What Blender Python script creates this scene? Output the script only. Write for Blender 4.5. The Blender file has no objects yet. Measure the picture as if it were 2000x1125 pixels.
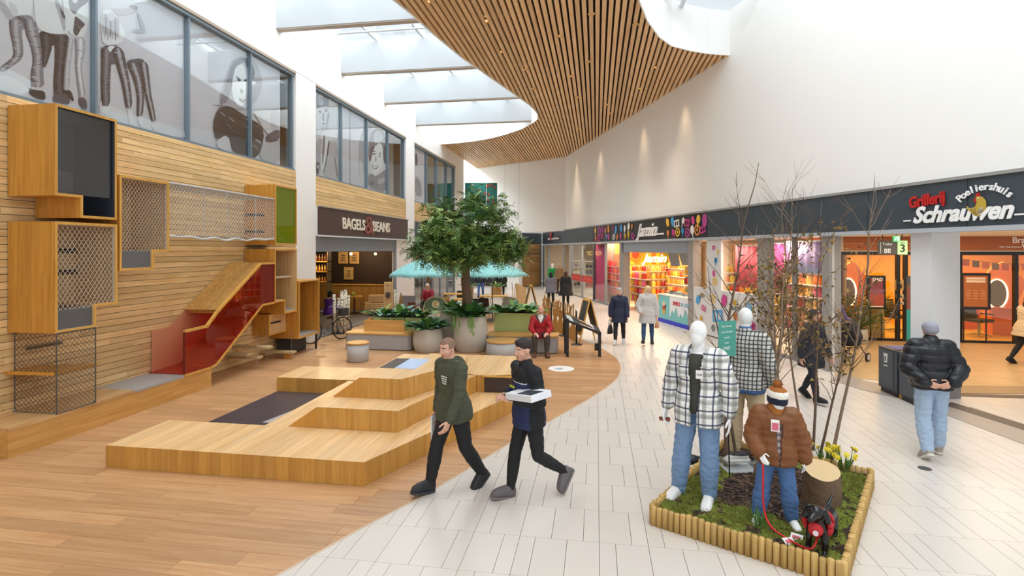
import bpy, bmesh, math, random
from mathutils import Vector, Matrix, noise
random.seed(7)
R = math.radians
SC = bpy.context.scene
COL = SC.collection

# ---------------------------------------------------------------- camera
F0, HZ, CH, YAW = 1040.0, 487.0, 2.75, R(9.0)
cs, sn = math.cos(YAW), math.sin(YAW)
cam = bpy.data.cameras.new('camera'); camo = bpy.data.objects.new('camera', cam); COL.objects.link(camo)
camo.location = (0, 0, CH); camo.rotation_euler = (R(90), 0, YAW)
cam.sensor_width = 36; cam.lens = F0 * 36 / 2000
cam.shift_y = -(562.5 - HZ) / 2000
cam.clip_start = 0.05; cam.clip_end = 300
SC.camera = camo

# ---------------------------------------------------------------- daylight
w = bpy.data.worlds.new('overcast_sky'); SC.world = w; w.use_nodes = True
bg = w.node_tree.nodes['Background']
bg.inputs[0].default_value = (0.93, 0.97, 1.0, 1); bg.inputs[1].default_value = 0.80
SC.view_settings.view_transform = 'Standard'; SC.view_settings.look = 'None'
SC.view_settings.gamma = 1; SC.view_settings.use_curve_mapping = False
SC.view_settings.exposure = 0.26

def lamp(name, kind, loc, energy, col=(1, 1, 1), size=1.0, size_y=None, rot=(0, 0, 0), spot=None, blend=0.5):
    l = bpy.data.lights.new(name, kind); o = bpy.data.objects.new(name, l); COL.objects.link(o)
    l.energy = energy; l.color = col; o.location = loc; o.rotation_euler = rot
    if kind == 'AREA':
        l.size = size
        if size_y: l.shape = 'RECTANGLE'; l.size_y = size_y
    elif kind == 'SPOT':
        l.spot_size = spot or R(50); l.spot_blend = blend; l.shadow_soft_size = size
    elif kind == 'POINT': l.shadow_soft_size = size
    return o

# daylight falling through the glazed roof: one large sky panel over each run of roof glass
lamp('daylight_panel', 'AREA', (-6.2, 15, 11.6), 1900, (0.95, 0.98, 1.0), 4.5, 24)
lamp('daylight_panel', 'AREA', (3.2, 5, 11.6), 1250, (0.95, 0.98, 1.0), 7, 16)

lamp('daylight_panel', 'AREA', (-11.5, 36, 11.6), 1500, (0.96, 0.98, 1.0), 5, 6)  # unseen extra panel, added to brighten the far end wall; no roof glass below

# ---------------------------------------------------------------- pixel -> place
def ray(px, py):
    u = (px - 1000) / F0; v = (HZ - py) / F0
    return Vector((-sn + u * cs, cs + u * sn, v))
def fl(px, py, z=0.0):
    d = ray(px, py); t = (z - CH) / d.z; return Vector((d.x * t, d.y * t, z))
def onX(px, py, X):
    d = ray(px, py); t = X / d.x; return Vector((X, d.y * t, CH + d.z * t))
def onY(px, py, Y):
    d = ray(px, py); t = Y / d.y; return Vector((d.x * t, Y, CH + d.z * t))
# the line of the right-hand shop fronts
P0 = Vector((3.89, 16.6, 0)); FD = Vector((-0.3266, 0.9452, 0)); FN = Vector((0.9452, 0.3266, 0))   # along, and into the shops
def S(px, off=0.0):
    d = ray(px, 0); p = P0 + FN * off
    t = (p.x * FD.y - p.y * FD.x) / (d.x * FD.y - d.y * FD.x)
    q = Vector((d.x * t, d.y * t, 0)) - p
    return q.dot(FD)
def FP(s, off=0.0, z=0.0):
    return P0 + FD * s + FN * off + Vector((0, 0, z))
def onF(px, py, off=0.0):
    d = ray(px, py); p = P0 + FN * off
    t = (p.x * FD.y - p.y * FD.x) / (d.x * FD.y - d.y * FD.x)
    return Vector((d.x * t, d.y * t, CH + d.z * t))

# ---------------------------------------------------------------- materials
def lin(c):
    c = c / 255.0
    return c / 12.92 if c <= 0.04045 else ((c + 0.055) / 1.055) ** 2.4
def rgb(h):
    if isinstance(h, str):
        h = h.lstrip('#'); h = [int(h[i:i + 2], 16) for i in (0, 2, 4)]
    return (lin(h[0]), lin(h[1]), lin(h[2]), 1)
MC = {}
def pm(col, rough=0.6, metal=0.0, emit=None, es=1.0, alpha=1.0, spec=0.5, var=0.0, bump=0.0, bs=40, trans=0.0):
    key = (str(col), rough, metal, str(emit), es, alpha, spec, var, bump, bs, trans)
    if key in MC: return MC[key]
    m = bpy.data.materials.new('mat_%d' % len(MC)); m.use_nodes = True
    nt = m.node_tree; b = nt.nodes['Principled BSDF']
    b.inputs['Base Color'].default_value = rgb(col)
    b.inputs['Roughness'].default_value = rough; b.inputs['Metallic'].default_value = metal
    b.inputs['Specular IOR Level'].default_value = spec
    b.inputs['Alpha'].default_value = alpha
    b.inputs['Transmission Weight'].default_value = trans
    if emit is not None:
        b.inputs['Emission Color'].default_value = rgb(emit); b.inputs['Emission Strength'].default_value = es
    if var or bump:
        tc = nt.nodes.new('ShaderNodeTexCoord'); nz = nt.nodes.new('ShaderNodeTexNoise')
        nz.inputs['Scale'].default_value = bs; nz.inputs['Detail'].default_value = 3
        nt.links.new(tc.outputs['Object'], nz.inputs['Vector'])
        if var:
            oi = nt.nodes.new('ShaderNodeObjectInfo'); ad = nt.nodes.new('ShaderNodeMath'); ad.operation = 'ADD'
            nt.links.new(nz.outputs['Fac'], ad.inputs[0]); nt.links.new(oi.outputs['Random'], ad.inputs[1])
            mr = nt.nodes.new('ShaderNodeMapRange'); mr.inputs[1].default_value = 0.3; mr.inputs[2].default_value = 1.7
            mr.inputs[3].default_value = 1 - var; mr.inputs[4].default_value = 1 + var
            nt.links.new(ad.outputs[0], mr.inputs[0])
            hs = nt.nodes.new('ShaderNodeHueSaturation'); hs.inputs['Color'].default_value = rgb(col)
            nt.links.new(mr.outputs[0], hs.inputs['Value']); nt.links.new(hs.outputs[0], b.inputs['Base Color'])
        if bump:
            bp = nt.nodes.new('ShaderNodeBump'); bp.inputs['Strength'].default_value = bump; bp.inputs['Distance'].default_value = 0.01
            nt.links.new(nz.outputs['Fac'], bp.inputs['Height']); nt.links.new(bp.outputs[0], b.inputs['Normal'])
    MC[key] = m
    return m

def wood(c1, c2, axis='x', rough=0.45, var=0.10, band=None, scale=1.0):
    """Streaky board wood: grain along axis, tone differing from board object to board object, and from band to band where a face is glued up of boards."""
    key = ('wood', c1, c2, axis, rough, var, band, scale)
    if key in MC: return MC[key]
    m = bpy.data.materials.new('wood_%d' % len(MC)); m.use_nodes = True
    nt = m.node_tree; N = nt.nodes.new; L = nt.links.new; b = nt.nodes['Principled BSDF']
    tc = N('ShaderNodeTexCoord'); oi = N('ShaderNodeObjectInfo')
    mp = N('ShaderNodeMapping'); k = {'x': (0.7, 11, 11), 'y': (11, 0.7, 11), 'z': (11, 11, 0.7), 'yz': (11, 0.7, 0.7)}[axis]
    mp.inputs['Scale'].default_value = tuple(v * scale for v in k)
    off = N('ShaderNodeVectorMath'); off.operation = 'SCALE'; off.inputs[3].default_value = 40
    cmb = N('ShaderNodeCombineXYZ')
    for i in range(3): L(oi.outputs['Random'], cmb.inputs[i])
    L(cmb.outputs[0], off.inputs[0]); L(off.outputs[0], mp.inputs['Location']); L(tc.outputs['Object'], mp.inputs['Vector'])
    nz = N('ShaderNodeTexNoise'); nz.inputs['Scale'].default_value = 1.6; nz.inputs['Detail'].default_value = 5; nz.inputs['Roughness'].default_value = 0.6
    nz.inputs['Distortion'].default_value = 0.6
    L(mp.outputs[0], nz.inputs['Vector'])
    cr = N('ShaderNodeValToRGB'); cr.color_ramp.elements[0].position = 0.3; cr.color_ramp.elements[1].position = 0.72
    cr.color_ramp.elements[0].color = rgb(c2); cr.color_ramp.elements[1].color = rgb(c1)
    L(nz.outputs['Fac'], cr.inputs[0])
    src = oi.outputs['Random']
    if band:
        bm_ = N('ShaderNodeMapping'); bm_.inputs['Scale'].default_value = tuple(1.0 / q if q else 0.0 for q in band)
        fl_ = N('ShaderNodeVectorMath'); fl_.operation = 'FLOOR'; wn = N('ShaderNodeTexWhiteNoise'); wn.noise_dimensions = '4D'
        L(tc.outputs['Object'], bm_.inputs['Vector']); L(bm_.outputs[0], fl_.inputs[0]); L(fl_.outputs[0], wn.inputs['Vector']); L(oi.outputs['Random'], wn.inputs['W'])
        src = wn.outputs['Value']
    mr = N('ShaderNodeMapRange'); mr.inputs[3].default_value = 1 - var * 1.3; mr.inputs[4].default_value = 1 + var
    L(src, mr.inputs[0])
    hs = N('ShaderNodeHueSaturation'); L(cr.outputs[0], hs.inputs['Color']); L(mr.outputs[0], hs.inputs['Value']); L(hs.outputs[0], b.inputs['Base Color'])
    b.inputs['Roughness'].default_value = rough
    MC[key] = m
    return m

def glass(tint=(255, 255, 255), refl=0.08, rough=0.02, body=0.0):
    """Thin sheet glass: what lies behind shows through (tinted), plus a mirror reflection by the viewing angle."""
    key = ('glass', tint, refl, rough, body)
    if key in MC: return MC[key]
    m = bpy.data.materials.new('glass_%d' % len(MC)); m.use_nodes = True
    nt = m.node_tree; nt.nodes.clear(); N = nt.nodes.new; L = nt.links.new
    out = N('ShaderNodeOutputMaterial'); tr = N('ShaderNodeBsdfTransparent'); tr.inputs[0].default_value = rgb(tint)
    gl = N('ShaderNodeBsdfGlossy'); gl.inputs['Roughness'].default_value = rough
    fr = N('ShaderNodeLayerWeight'); fr.inputs[0].default_value = 0.25
    mr = N('ShaderNodeMapRange'); mr.inputs[3].default_value = refl; mr.inputs[4].default_value = min(1, refl * 5)
    L(fr.outputs['Facing'], mr.inputs[0])
    mx = N('ShaderNodeMixShader'); L(mr.outputs[0], mx.inputs[0]); L(tr.outputs[0], mx.inputs[1]); L(gl.outputs[0], mx.inputs[2])
    last = mx
    if body:
        df = N('ShaderNodeBsdfDiffuse'); df.inputs[0].default_value = rgb(tint); m2 = N('ShaderNodeMixShader'); m2.inputs[0].default_value = body
        L(mx.outputs[0], m2.inputs[1]); L(df.outputs[0], m2.inputs[2]); last = m2
    L(last.outputs[0], out.inputs[0])
    MC[key] = m
    return m

def plaid(base, bands, rough=0.8):
    """Woven check: bands = [(axis, period, width, offset, colour, strength)] over a base colour, in object space."""
    m = bpy.data.materials.new('plaid'); m.use_nodes = True
    nt = m.node_tree; N = nt.nodes.new; L = nt.links.new; b = nt.nodes['Principled BSDF']; b.inputs['Roughness'].default_value = rough
    tc = N('ShaderNodeTexCoord'); sp = N('ShaderNodeSeparateXYZ'); L(tc.outputs['Object'], sp.inputs[0])
    ang = N('ShaderNodeMath'); ang.operation = 'ADD'; L(sp.outputs[0], ang.inputs[0]); L(sp.outputs[1], ang.inputs[1])
    cur = None
    for ax, per, wd, o, col, st in bands:
        a = N('ShaderNodeMath'); a.operation = 'ADD'; a.inputs[1].default_value = o + 10
        L(sp.outputs[2] if ax == 'z' else sp.outputs[0] if ax == 'x' else ang.outputs[0], a.inputs[0])
        dv = N('ShaderNodeMath'); dv.operation = 'DIVIDE'; dv.inputs[1].default_value = per; L(a.outputs[0], dv.inputs[0])
        fr = N('ShaderNodeMath'); fr.operation = 'FRACT'; L(dv.outputs[0], fr.inputs[0])
        lt = N('ShaderNodeMath'); lt.operation = 'LESS_THAN'; lt.inputs[1].default_value = wd / per; L(fr.outputs[0], lt.inputs[0])
        ml = N('ShaderNodeMath'); ml.operation = 'MULTIPLY'; ml.inputs[1].default_value = st; L(lt.outputs[0], ml.inputs[0])
        mx = N('ShaderNodeMixRGB'); mx.inputs[2].default_value = rgb(col); L(ml.outputs[0], mx.inputs[0])
        if cur is None: mx.inputs[1].default_value = rgb(base)
        else: L(cur.outputs[0], mx.inputs[1])
        cur = mx
    L(cur.outputs[0], b.inputs['Base Color'])
    return m

# ---------------------------------------------------------------- mesh building
class MB:
    def __init__(s): s.v = []; s.f = []; s.mi = []; s.m = 0
    def add(s, vs, fs, m=None):
        n = len(s.v); s.v += [tuple(p) for p in vs]
        s.f += [tuple(i + n for i in f) for f in fs]; s.mi += [s.m if m is None else m] * len(fs)
        return s
    def poly(s, pts, m=None): return s.add(pts, [tuple(range(len(pts)))], m)
    def box(s, a, b, m=None, M=None):
        x0, y0, z0 = a; x1, y1, z1 = b
        vs = [Vector(p) for p in ((x0, y0, z0), (x1, y0, z0), (x1, y1, z0), (x0, y1, z0), (x0, y0, z1), (x1, y0, z1), (x1, y1, z1), (x0, y1, z1))]
        if M: vs = [M @ p for p in vs]
        return s.add(vs, [(3, 2, 1, 0), (4, 5, 6, 7), (0, 1, 5, 4), (1, 2, 6, 5), (2, 3, 7, 6), (3, 0, 4, 7)], m)
    def obox(s, c, ax, ay, hx, hy, z0, z1, m=None):
        """box about c with horizontal axes ax, ay"""
        ax = Vector(ax).normalized(); ay = Vector(ay).normalized(); c = Vector(c)
        M = Matrix(((ax.x, ay.x, 0, c.x), (ax.y, ay.y, 0, c.y), (0, 0, 1, c.z), (0, 0, 0, 1)))
        return s.box((-hx, -hy, z0), (hx, hy, z1), m, M)
    def slab(s, pts, d, m=None):
        """polygon extruded by vector d"""
        n = len(pts); d = Vector(d); a = [Vector(p) for p in pts]
        return s.add(a + [p + d for p in a], [tuple(range(n - 1, -1, -1)), tuple(range(n, 2 * n))] + [(i, (i + 1) % n, (i + 1) % n + n, i + n) for i in range(n)], m)
    def prism(s, pts2, z0, z1, m=None):
        return s.slab([(p[0], p[1], z0) for p in pts2], (0, 0, z1 - z0), m)
    def tube(s, pts, r, n=8, m=None, caps=True):
        P = [Vector(p) for p in pts]; rr = r if isinstance(r, (list, tuple)) else [r] * len(P)
        vs = []; up = None
        for i, p in enumerate(P):
            t = (P[min(i + 1, len(P) - 1)] - P[max(i - 1, 0)])
            t = t.normalized() if t.length > 1e-9 else Vector((0, 0, 1))
            if up is None or abs(up.dot(t)) > 0.95: up = Vector((0, 0, 1)) if abs(t.z) < 0.9 else Vector((1, 0, 0))
            a = t.cross(up).normalized(); b = a.cross(t).normalized(); up = b
            for k in range(n):
                an = 2 * math.pi * k / n
                vs.append(p + (a * math.cos(an) + b * math.sin(an)) * rr[i])
        fs = [(i * n + k, i * n + (k + 1) % n, (i + 1) * n + (k + 1) % n, (i + 1) * n + k) for i in range(len(P) - 1) for k in range(n)]
        if caps: fs += [tuple(range(n - 1, -1, -1)), tuple((len(P) - 1) * n + k for k in range(n))]
        return s.add(vs, fs, m)
    def lathe(s, prof, c=(0, 0, 0), n=24, m=None, caps=True):
        c = Vector(c); vs = [c + Vector((r * math.cos(2 * math.pi * k / n), r * math.sin(2 * math.pi * k / n), z)) for r, z in prof for k in range(n)]
        L = len(prof)
        fs = [(i * n + k, i * n + (k + 1) % n, (i + 1) * n + (k + 1) % n, (i + 1) * n + k) for i in range(L - 1) for k in range(n)]
        if caps: fs += [tuple(range(n - 1, -1, -1)), tuple((L - 1) * n + k for k in range(n))]
        return s.add(vs, fs, m)
    def ell(s, c, r, n=12, M=None, m=None):
        c = Vector(c); h = n // 2; vs = []
        for i in range(h + 1):
            th = math.pi * i / h
            for k in range(n):
                ph = 2 * math.pi * k / n
                p = Vector((r[0] * math.sin(th) * math.cos(ph), r[1] * math.sin(th) * math.sin(ph), -r[2] * math.cos(th)))
                vs.append(c + (M @ p if M else p))
        fs = [(i * n + k, i * n + (k + 1) % n, (i + 1) * n + (k + 1) % n, (i + 1) * n + k) for i in range(h) for k in range(n)]
        return s.add(vs, fs, m)
    def build(s, name, mats, parent=None, smooth=False, bevel=0.0, **tags):
        me = bpy.data.meshes.new(name); me.from_pydata(s.v, [], s.f)
        if not isinstance(mats, (list, tuple)): mats = [mats]
        for q in mats: me.materials.append(q)
        if len(mats) > 1: me.polygons.foreach_set('material_index', s.mi)
        bm = bmesh.new(); bm.from_mesh(me)
        bmesh.ops.remove_doubles(bm, verts=bm.verts, dist=1e-6)
        if len(bm.faces) < 4000: bmesh.ops.recalc_face_normals(bm, faces=bm.faces)
        bm.to_mesh(me); bm.free()
        if smooth:
            me.polygons.foreach_set('use_smooth', [True] * len(me.polygons))
        o = bpy.data.objects.new(name, me); COL.objects.link(o)
        if parent: o.parent = parent
        if bevel:
            md = o.modifiers.new('bevel', 'BEVEL'); md.width = bevel; md.segments = 2; md.limit_method = 'ANGLE'
        for k, v in tags.items(): o[k] = v
        return o

def thing(name, label, cat, loc=(0, 0, 0), rz=0.0, group=None):
    o = bpy.data.objects.new(name, None); COL.objects.link(o); o.empty_display_size = 0.1
    o.location = loc; o.rotation_euler = (0, 0, rz); o['label'] = label; o['category'] = cat
    if group: o['group'] = group
    return o
def tag(o, label, cat, group=None):
    o['label'] = label; o['category'] = cat
    if group: o['group'] = group
    return o
def struct(o): o['kind'] = 'structure'; return o
def stuff(o): o['kind'] = 'stuff'; return o
KIDS = {}
def kids(o): return [c for c in o.children]
def dup(o, loc=None, rz=None, label=None, parent=None):
    c = o.copy(); COL.objects.link(c)
    if parent is not None: c.parent = parent
    if loc is not None: c.location = loc
    if rz is not None: c.rotation_euler = (0, 0, rz)
    if label: c['label'] = label
    for ch in list(o.children): dup(ch, parent=c)
    return c

def clip(poly, a, b, c):
    """keep the part of a 2-D polygon with a*x + b*y <= c"""
    out = []
    for i in range(len(poly)):
        p, q = poly[i], poly[(i + 1) % len(poly)]
        dp = a * p[0] + b * p[1] - c; dq = a * q[0] + b * q[1] - c
        if dp <= 0: out.append(p)
        if dp * dq < 0:
            t = dp / (dp - dq); out.append((p[0] + (q[0] - p[0]) * t, p[1] + (q[1] - p[1]) * t))
    return out
def area(poly):
    return abs(sum(poly[i][0] * poly[(i + 1) % len(poly)][1] - poly[(i + 1) % len(poly)][0] * poly[i][1] for i in range(len(poly)))) / 2

def text(s, size, M, mat, parent=None, name='lettering', ext=0.01, shear=0.0, bold=0.0, align='CENTER', width=None, space=1.0):
    cu = bpy.data.curves.new(name, 'FONT'); cu.body = s; cu.size = size; cu.extrude = ext; cu.shear = shear; cu.offset = bold
    cu.align_x = align; cu.align_y = 'CENTER'; cu.space_character = space; cu.resolution_u = 3
    t = bpy.data.objects.new('t', cu); COL.objects.link(t)
    dg = bpy.context.evaluated_depsgraph_get(); dg.update()
    me = bpy.data.meshes.new_from_object(t.evaluated_get(dg)); bpy.data.objects.remove(t)
    if width:
        xs = [v.co.x for v in me.vertices]
        if xs:
            k = width / (max(xs) - min(xs))
            for v in me.vertices: v.co.x *= k
    me.transform(M); me.materials.clear(); me.materials.append(mat)
    o = bpy.data.objects.new(name, me); COL.objects.link(o)
    if parent: o.parent = parent
    return o
def frame_M(o, x, y):
    """matrix for flat lettering at o whose reading direction is x and up direction is y"""
    x = Vector(x).normalized(); y = Vector(y).normalized(); z = x.cross(y); o = Vector(o)
    return Matrix(((x.x, y.x, z.x, o.x), (x.y, y.y, z.y, o.y), (x.z, y.z, z.z, o.z), (0, 0, 0, 1)))

WHITE = pm('#f4f3f0', 0.7)
BLACK = pm('#1d1d20', 0.5)
# ================================================================ SETTING
WX = -8.41
OAK = wood('#efd09c', '#d6ad70', 'y', 0.5, 0.13)            # wall boards
OAK_FLOOR = wood('#cfa478', '#b7875c', 'x', 0.34, 0.11)
OAK_TOP = wood('#e9c08c', '#d3a066', 'y', 0.35, 0.08)
ORANGE = wood('#d79c45', '#b87c2c', 'z', 0.42, 0.06, band=(0.21, 0.21, 0))
ORANGE_Y = wood('#d79c45', '#b87c2c', 'y', 0.42, 0.05)
PLY = wood('#e6c290', '#cda36c', 'z', 0.5, 0.04)
SLATW = wood('#eec99a', '#d2a473', 'y', 0.5, 0.10)
TILE = pm('#d6cdc3', 0.30, var=0.03, bs=1.5)
GROUT = pm('#8d857d', 0.9)
STEEL = pm('#8f9aa5', 0.35, 0.6)
GREYFR = pm('#8d9298', 0.45, 0.3)
ANTH = pm('#3c434a', 0.5)

# wooden floor / tiled floor meet along this curve x = B(y)
BND = [(2.0, -3.65), (4.12, -2.66), (4.92, -2.30), (5.66, -1.93), (6.35, -1.64), (7.51, -1.19), (8.93, -0.55), (9.86, -0.14), (10.76, 0.2), (11.4, 0.40), (11.9, 0.5), (12.5, 0.56),
       (13.1, 0.56), (13.68, 0.51), (14.2, 0.38), (14.81, 0.21), (15.96, -0.22), (17.12, -0.72), (18.69, -1.5), (20.5, -2.6), (22.5, -4.2), (24.5, -6.2), (26.5, -8.4), (60, -8.5)]
def Bx(y):
    for (a, p), (b, q) in zip(BND, BND[1:]):
        if a <= y <= b: return p + (q - p) * (y - a) / (b - a)
    return BND[0][1]
def strip_left(x0, x1, y0, y1, n=4):      # part of a rectangle left of the curve
    e = [(min(x1, Bx(y0 + (y1 - y0) * i / n)), y0 + (y1 - y0) * i / n) for i in range(n + 1)]
    if max(p[0] for p in e) <= x0 + 0.02: return None
    if min(p[0] for p in e) >= x1: return [(x0, y0), (x1, y0), (x1, y1), (x0, y1)]
    return [(x0, y0)] + [(max(x0, p[0]), p[1]) for p in e] + [(x0, y1)]
def strip_right(x0, x1, y0, y1, n=4):
    e = [(max(x0, Bx(y0 + (y1 - y0) * i / n)), y0 + (y1 - y0) * i / n) for i in range(n + 1)]
    if min(p[0] for p in e) >= x1 - 0.02: return None
    if max(p[0] for p in e) <= x0: return [(x0, y0), (x1, y0), (x1, y1), (x0, y1)]
    return [(x1, y1), (x1, y0)][::-1] + [(min(x1, p[0]), p[1]) for p in reversed(e)]
def dedupe(p):
    out = []
    for q in p:
        if not out or (abs(q[0] - out[-1][0]) + abs(q[1] - out[-1][1])) > 1e-4: out.append(q)
    if len(out) > 1 and abs(out[0][0] - out[-1][0]) + abs(out[0][1] - out[-1][1]) < 1e-4: out.pop()
    return out
def lay(pieces, parent, name, mat, limit, thick):
    """the pieces nearest the camera become parts, the others one joined part"""
    def near(p):
        cx = sum(q[0] for q in p) / len(p); cy = sum(q[1] for q in p) / len(p)
        d = -sn * cx + cs * cy; u = (cs * cx + sn * cy) / max(d, .1)
        vis = abs(u) < 1.0 and d > 3.9
        return (0 if vis else 1, math.hypot(cx, cy))
    pieces.sort(key=near); rest = MB()
    for i, p in enumerate(pieces):
        if i < limit: MB().prism(p, -thick, 0).build(name, mat, parent)
        else: rest.prism(p, -thick, 0)
    if rest.v: stuff(rest.build(name + '_field', mat, parent))

# --- boards
fb = struct(MB().prism([(-8.5, 1.0), (-4.1, 1.0)] + [(x, y) for y, x in BND[:-1]] + [(-8.5, 26.5)], -0.2, -0.014).build('floor', pm('#4a3828', 0.9)))
rng = random.Random(3); pcs = []; y = 1.0; row = 0
while y < 26:
    h = 0.20; x = -8.45 - rng.random() * 1.9
    while x < 0.8:
        Lx = rng.uniform(1.5, 2.3)
        p = strip_left(max(x, -8.45), min(x + Lx - 0.003, 0.8), y, y + h - 0.003)
        if p and x + Lx > -8.4:
            p = dedupe(p)
            if len(p) > 2 and area(p) > 0.003: pcs.append(p)
        x += Lx
    y += h
lay(pcs, fb, 'plank', OAK_FLOOR, 300, 0.012)
m = MB(); ys = [2 + .12 * i for i in range(190)]
for a, b in zip(ys, ys[1:]): m.prism([(Bx(a) - .014, a), (Bx(a) + .014, a), (Bx(b) + .014, b), (Bx(b) - .014, b)], -.02, .0015)
struct(m.build('trim_40', pm('#cdb9a2', .4)))
# --- tiles
ft = struct(MB().box((-14, 1, -0.25), (16, 45, -0.012)).build('floor', GROUT))
ft.data.transform(Matrix.Translation((0, 0, -0.003)))
pcs = []; x3 = fl(1171, 1124.8).x; y0 = fl(1000, 1045).y - 0.62 * 9; r = 0
bands = []; x = x3 - 0.75 - 1.2 * 9; k = 0
while x < 9:
    wd = 0.75 if k % 2 == 0 else 0.45
    bands.append((x, wd)); x += wd; k += 1
for row in range(70):
    ya = y0 + row * 0.62
    for k, (bx, wd) in enumerate(bands):
        parts = ([0.3, 0.15] if wd < 0.6 else [0.3, 0.3, 0.15])
        if (row + k // 2) % 2: parts = parts[::-1]
        xx = bx
        for q in parts:
            if ya < 42 and ya > 1.2:
                p = strip_right(xx + 0.0022, xx + q - 0.0022, ya + 0.0015, ya + 0.6185)
                if p:
                    # only as far as the shop fronts
                    p = clip(p, FN.x, FN.y, P0.dot(FN) + (0.3 if ya > 13.3 else 9.0))
                    p = dedupe(p)
                    if len(p) > 2 and area(p) > 0.002: pcs.append(p)
            xx += q
lay(pcs, ft, 'tile', TILE, 300, 0.012)
# grey-brown border strip, dark joint and warm floor of the side passage
def strip_px(name, pts, mat, z):
    q = [fl(*p) for p in pts]
    return struct(MB().prism([(p.x, p.y) for p in q], 0.0005, z).build(name, mat))
strip_px('trim_1', [(1622, 742), (1640, 728), (1690, 744), (1730, 752), (1820, 790), (1900, 796), (2400, 961), (2400, 1036), (2000, 868), (1858, 815), (1794, 788), (1680, 761)], pm('#a2958a', 0.4, var=0.04, bs=2), 0.0065)
strip_px('trim_2', [(1850, 787), (1862, 787), (2400, 953), (2400, 968), (1852, 794)], pm('#4d443d', 0.5), 0.009)
strip_px('trim_3', [(1870, 769), (2060, 774), (2060, 780), (1870, 774)], pm('#5a4a3c', 0.5), 0.008)
strip_px('trim_4', [(1800, 752), (2060, 756), (2060, 770), (1800, 768)], pm('#9a7f5e', 0.4), 0.0072)

# --- left wall: wall behind, boards as pieces
struct(MB().box((-8.75, 1, -0.1), (-8.445, 14.0, 5.0)).build('wall_left', pm('#3a2c1e', 0.9)))
wl = bpy.data.objects['wall_left']
def boards(parent, y0, y1, z0, z1, h, seed, X=WX, mat=OAK, lmin=1.3, lmax=3.2):
    rg = random.Random(seed); z = z0
    proto = {}
    while z < z1 - 0.01:
        y = y0 - rg.random() * 1.5
        while y < y1:
            Lb = rg.uniform(lmin, lmax); a = max(y, y0); b = min(y + Lb, y1)
            if b - a > 0.05:
                d = rg.uniform(0, 0.004)
                MB().box((X - 0.03, a + 0.001, z + 0.004), (X - d, b - 0.001, min(z + h, z1) - 0.004)).build('board', mat, parent)
            y += Lb
        z += h
boards(wl, 2.5, 13.95, 0.0, 4.98, 0.1085, 11)
OPEN2 = (15.03, 22.8); OPEN3 = (23.9, 31.3)
w2 = struct(MB().box((-8.75, 15.03, 4.05), (-8.445, 22.8, 4.97)).build('wall_left_upper', pm('#3a2c1e', 0.9)))
boards(w2, 15.03, 22.8, 4.06, 4.98, 0.115, 12)
w3 = struct(MB().box((-8.75, 23.9, 4.05), (-8.445, 31.3, 4.97)).build('wall_left_upper', pm('#3a2c1e', 0.9)))
boards(w3, 23.9, 31.3, 4.06, 4.98, 0.115, 13, lmin=2, lmax=4)
# white plaster: band over the windows, piers between the bays
struct(MB().box((-8.8, 1, 7.78), (WX, 33.3, 9.8)).build('wall_left_upper', WHITE))
for a, b in ((13.95, 15.03), (22.8, 23.9), (31.3, 33.3)):
    struct(MB().box((-9.0, a, -0.02), (WX, b, 7.79)).build('pillar', WHITE))
struct(MB().box((-8.6, 21.62, 0), (WX + 0.0, 22.82, 3.17)).build('wall_left', WHITE))
# reveal above the windows
for i, (a, b) in enumerate(((1, 13.95), OPEN2, OPEN3)):
    struct(MB().box((-8.80, a, 7.72), (WX + 0.004, b, 7.785)).build('trim_%d' % (5 + i), pm('#b3a392', 0.6)))

# --- windows with mullions and panes
PANE = glass((250, 253, 253), 0.085)
def window(name, y0, y1, mull, z0=4.98, z1=7.72):
    w_ = struct(MB().box((-8.66, y0, z0), (-8.44, y1, z0 + 0.05)).box((-8.66, y0, z1 - 0.07), (-8.44, y1, z1)).build(name, pm('#7d8c96', 0.4, 0.3)))
    for k, m in enumerate(mull):
        MB().box((-8.66, m - 0.022, z0 + 0.05), (-8.47, m + 0.022, z1 - 0.07)).build('mullion', pm('#7d8c96', 0.4, 0.3), w_)
    ed = [y0] + list(mull) + [y1]
    for a, b in zip(ed, ed[1:]):
        MB().box((-8.545, a + 0.035, z0 + 0.05), (-8.535, b - 0.035, z1 - 0.07)).build('pane', PANE, w_)
    return w_
mY = lambda px: onX(px, 300, -8.5).y
window('window_1', 1.2, 13.93, [3.7, 5.75, mY(186), mY(367.5), mY(489), 13.88])
window('window_2', 15.05, 22.78, [15.1, mY(666.5), mY(716.5), mY(757.5), 22.72])
window('window_3', 23.92, 31.28, [mY(833), mY(852.5), mY(871.5), 31.22])
# the upstairs rooms behind the glass
for a, b in ((1, 13.95), (15.03, 22.8), (23.9, 31.3)):
    rm = MB().poly([(-11.5, a, 4.9), (-11.5, b, 4.9), (-11.5, b, 8), (-11.5, a, 8)]).poly([(-11.5, a, 4.9), (-8.7, a, 4.9), (-8.7, b, 4.9), (-11.5, b, 4.9)])
    rm.poly([(-11.5, a, 7.9), (-8.7, a, 7.9), (-8.7, b, 7.9), (-11.5, b, 7.9)]).poly([(-11.5, b, 4.9), (-8.7, b, 4.9), (-8.7, b, 8), (-11.5, b, 8)]).poly([(-11.5, a, 4.9), (-8.7, a, 4.9), (-8.7, a, 8), (-11.5, a, 8)])
    struct(rm.build('wall_upstairs', pm('#e6e2dc', 0.8)))
    pl = struct(MB().box((-10.2, b - 1.5, 4.92), (-9.6, b - 0.02, 6.6)).build('partition', pm('#b98f52', 0.6)))

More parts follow.
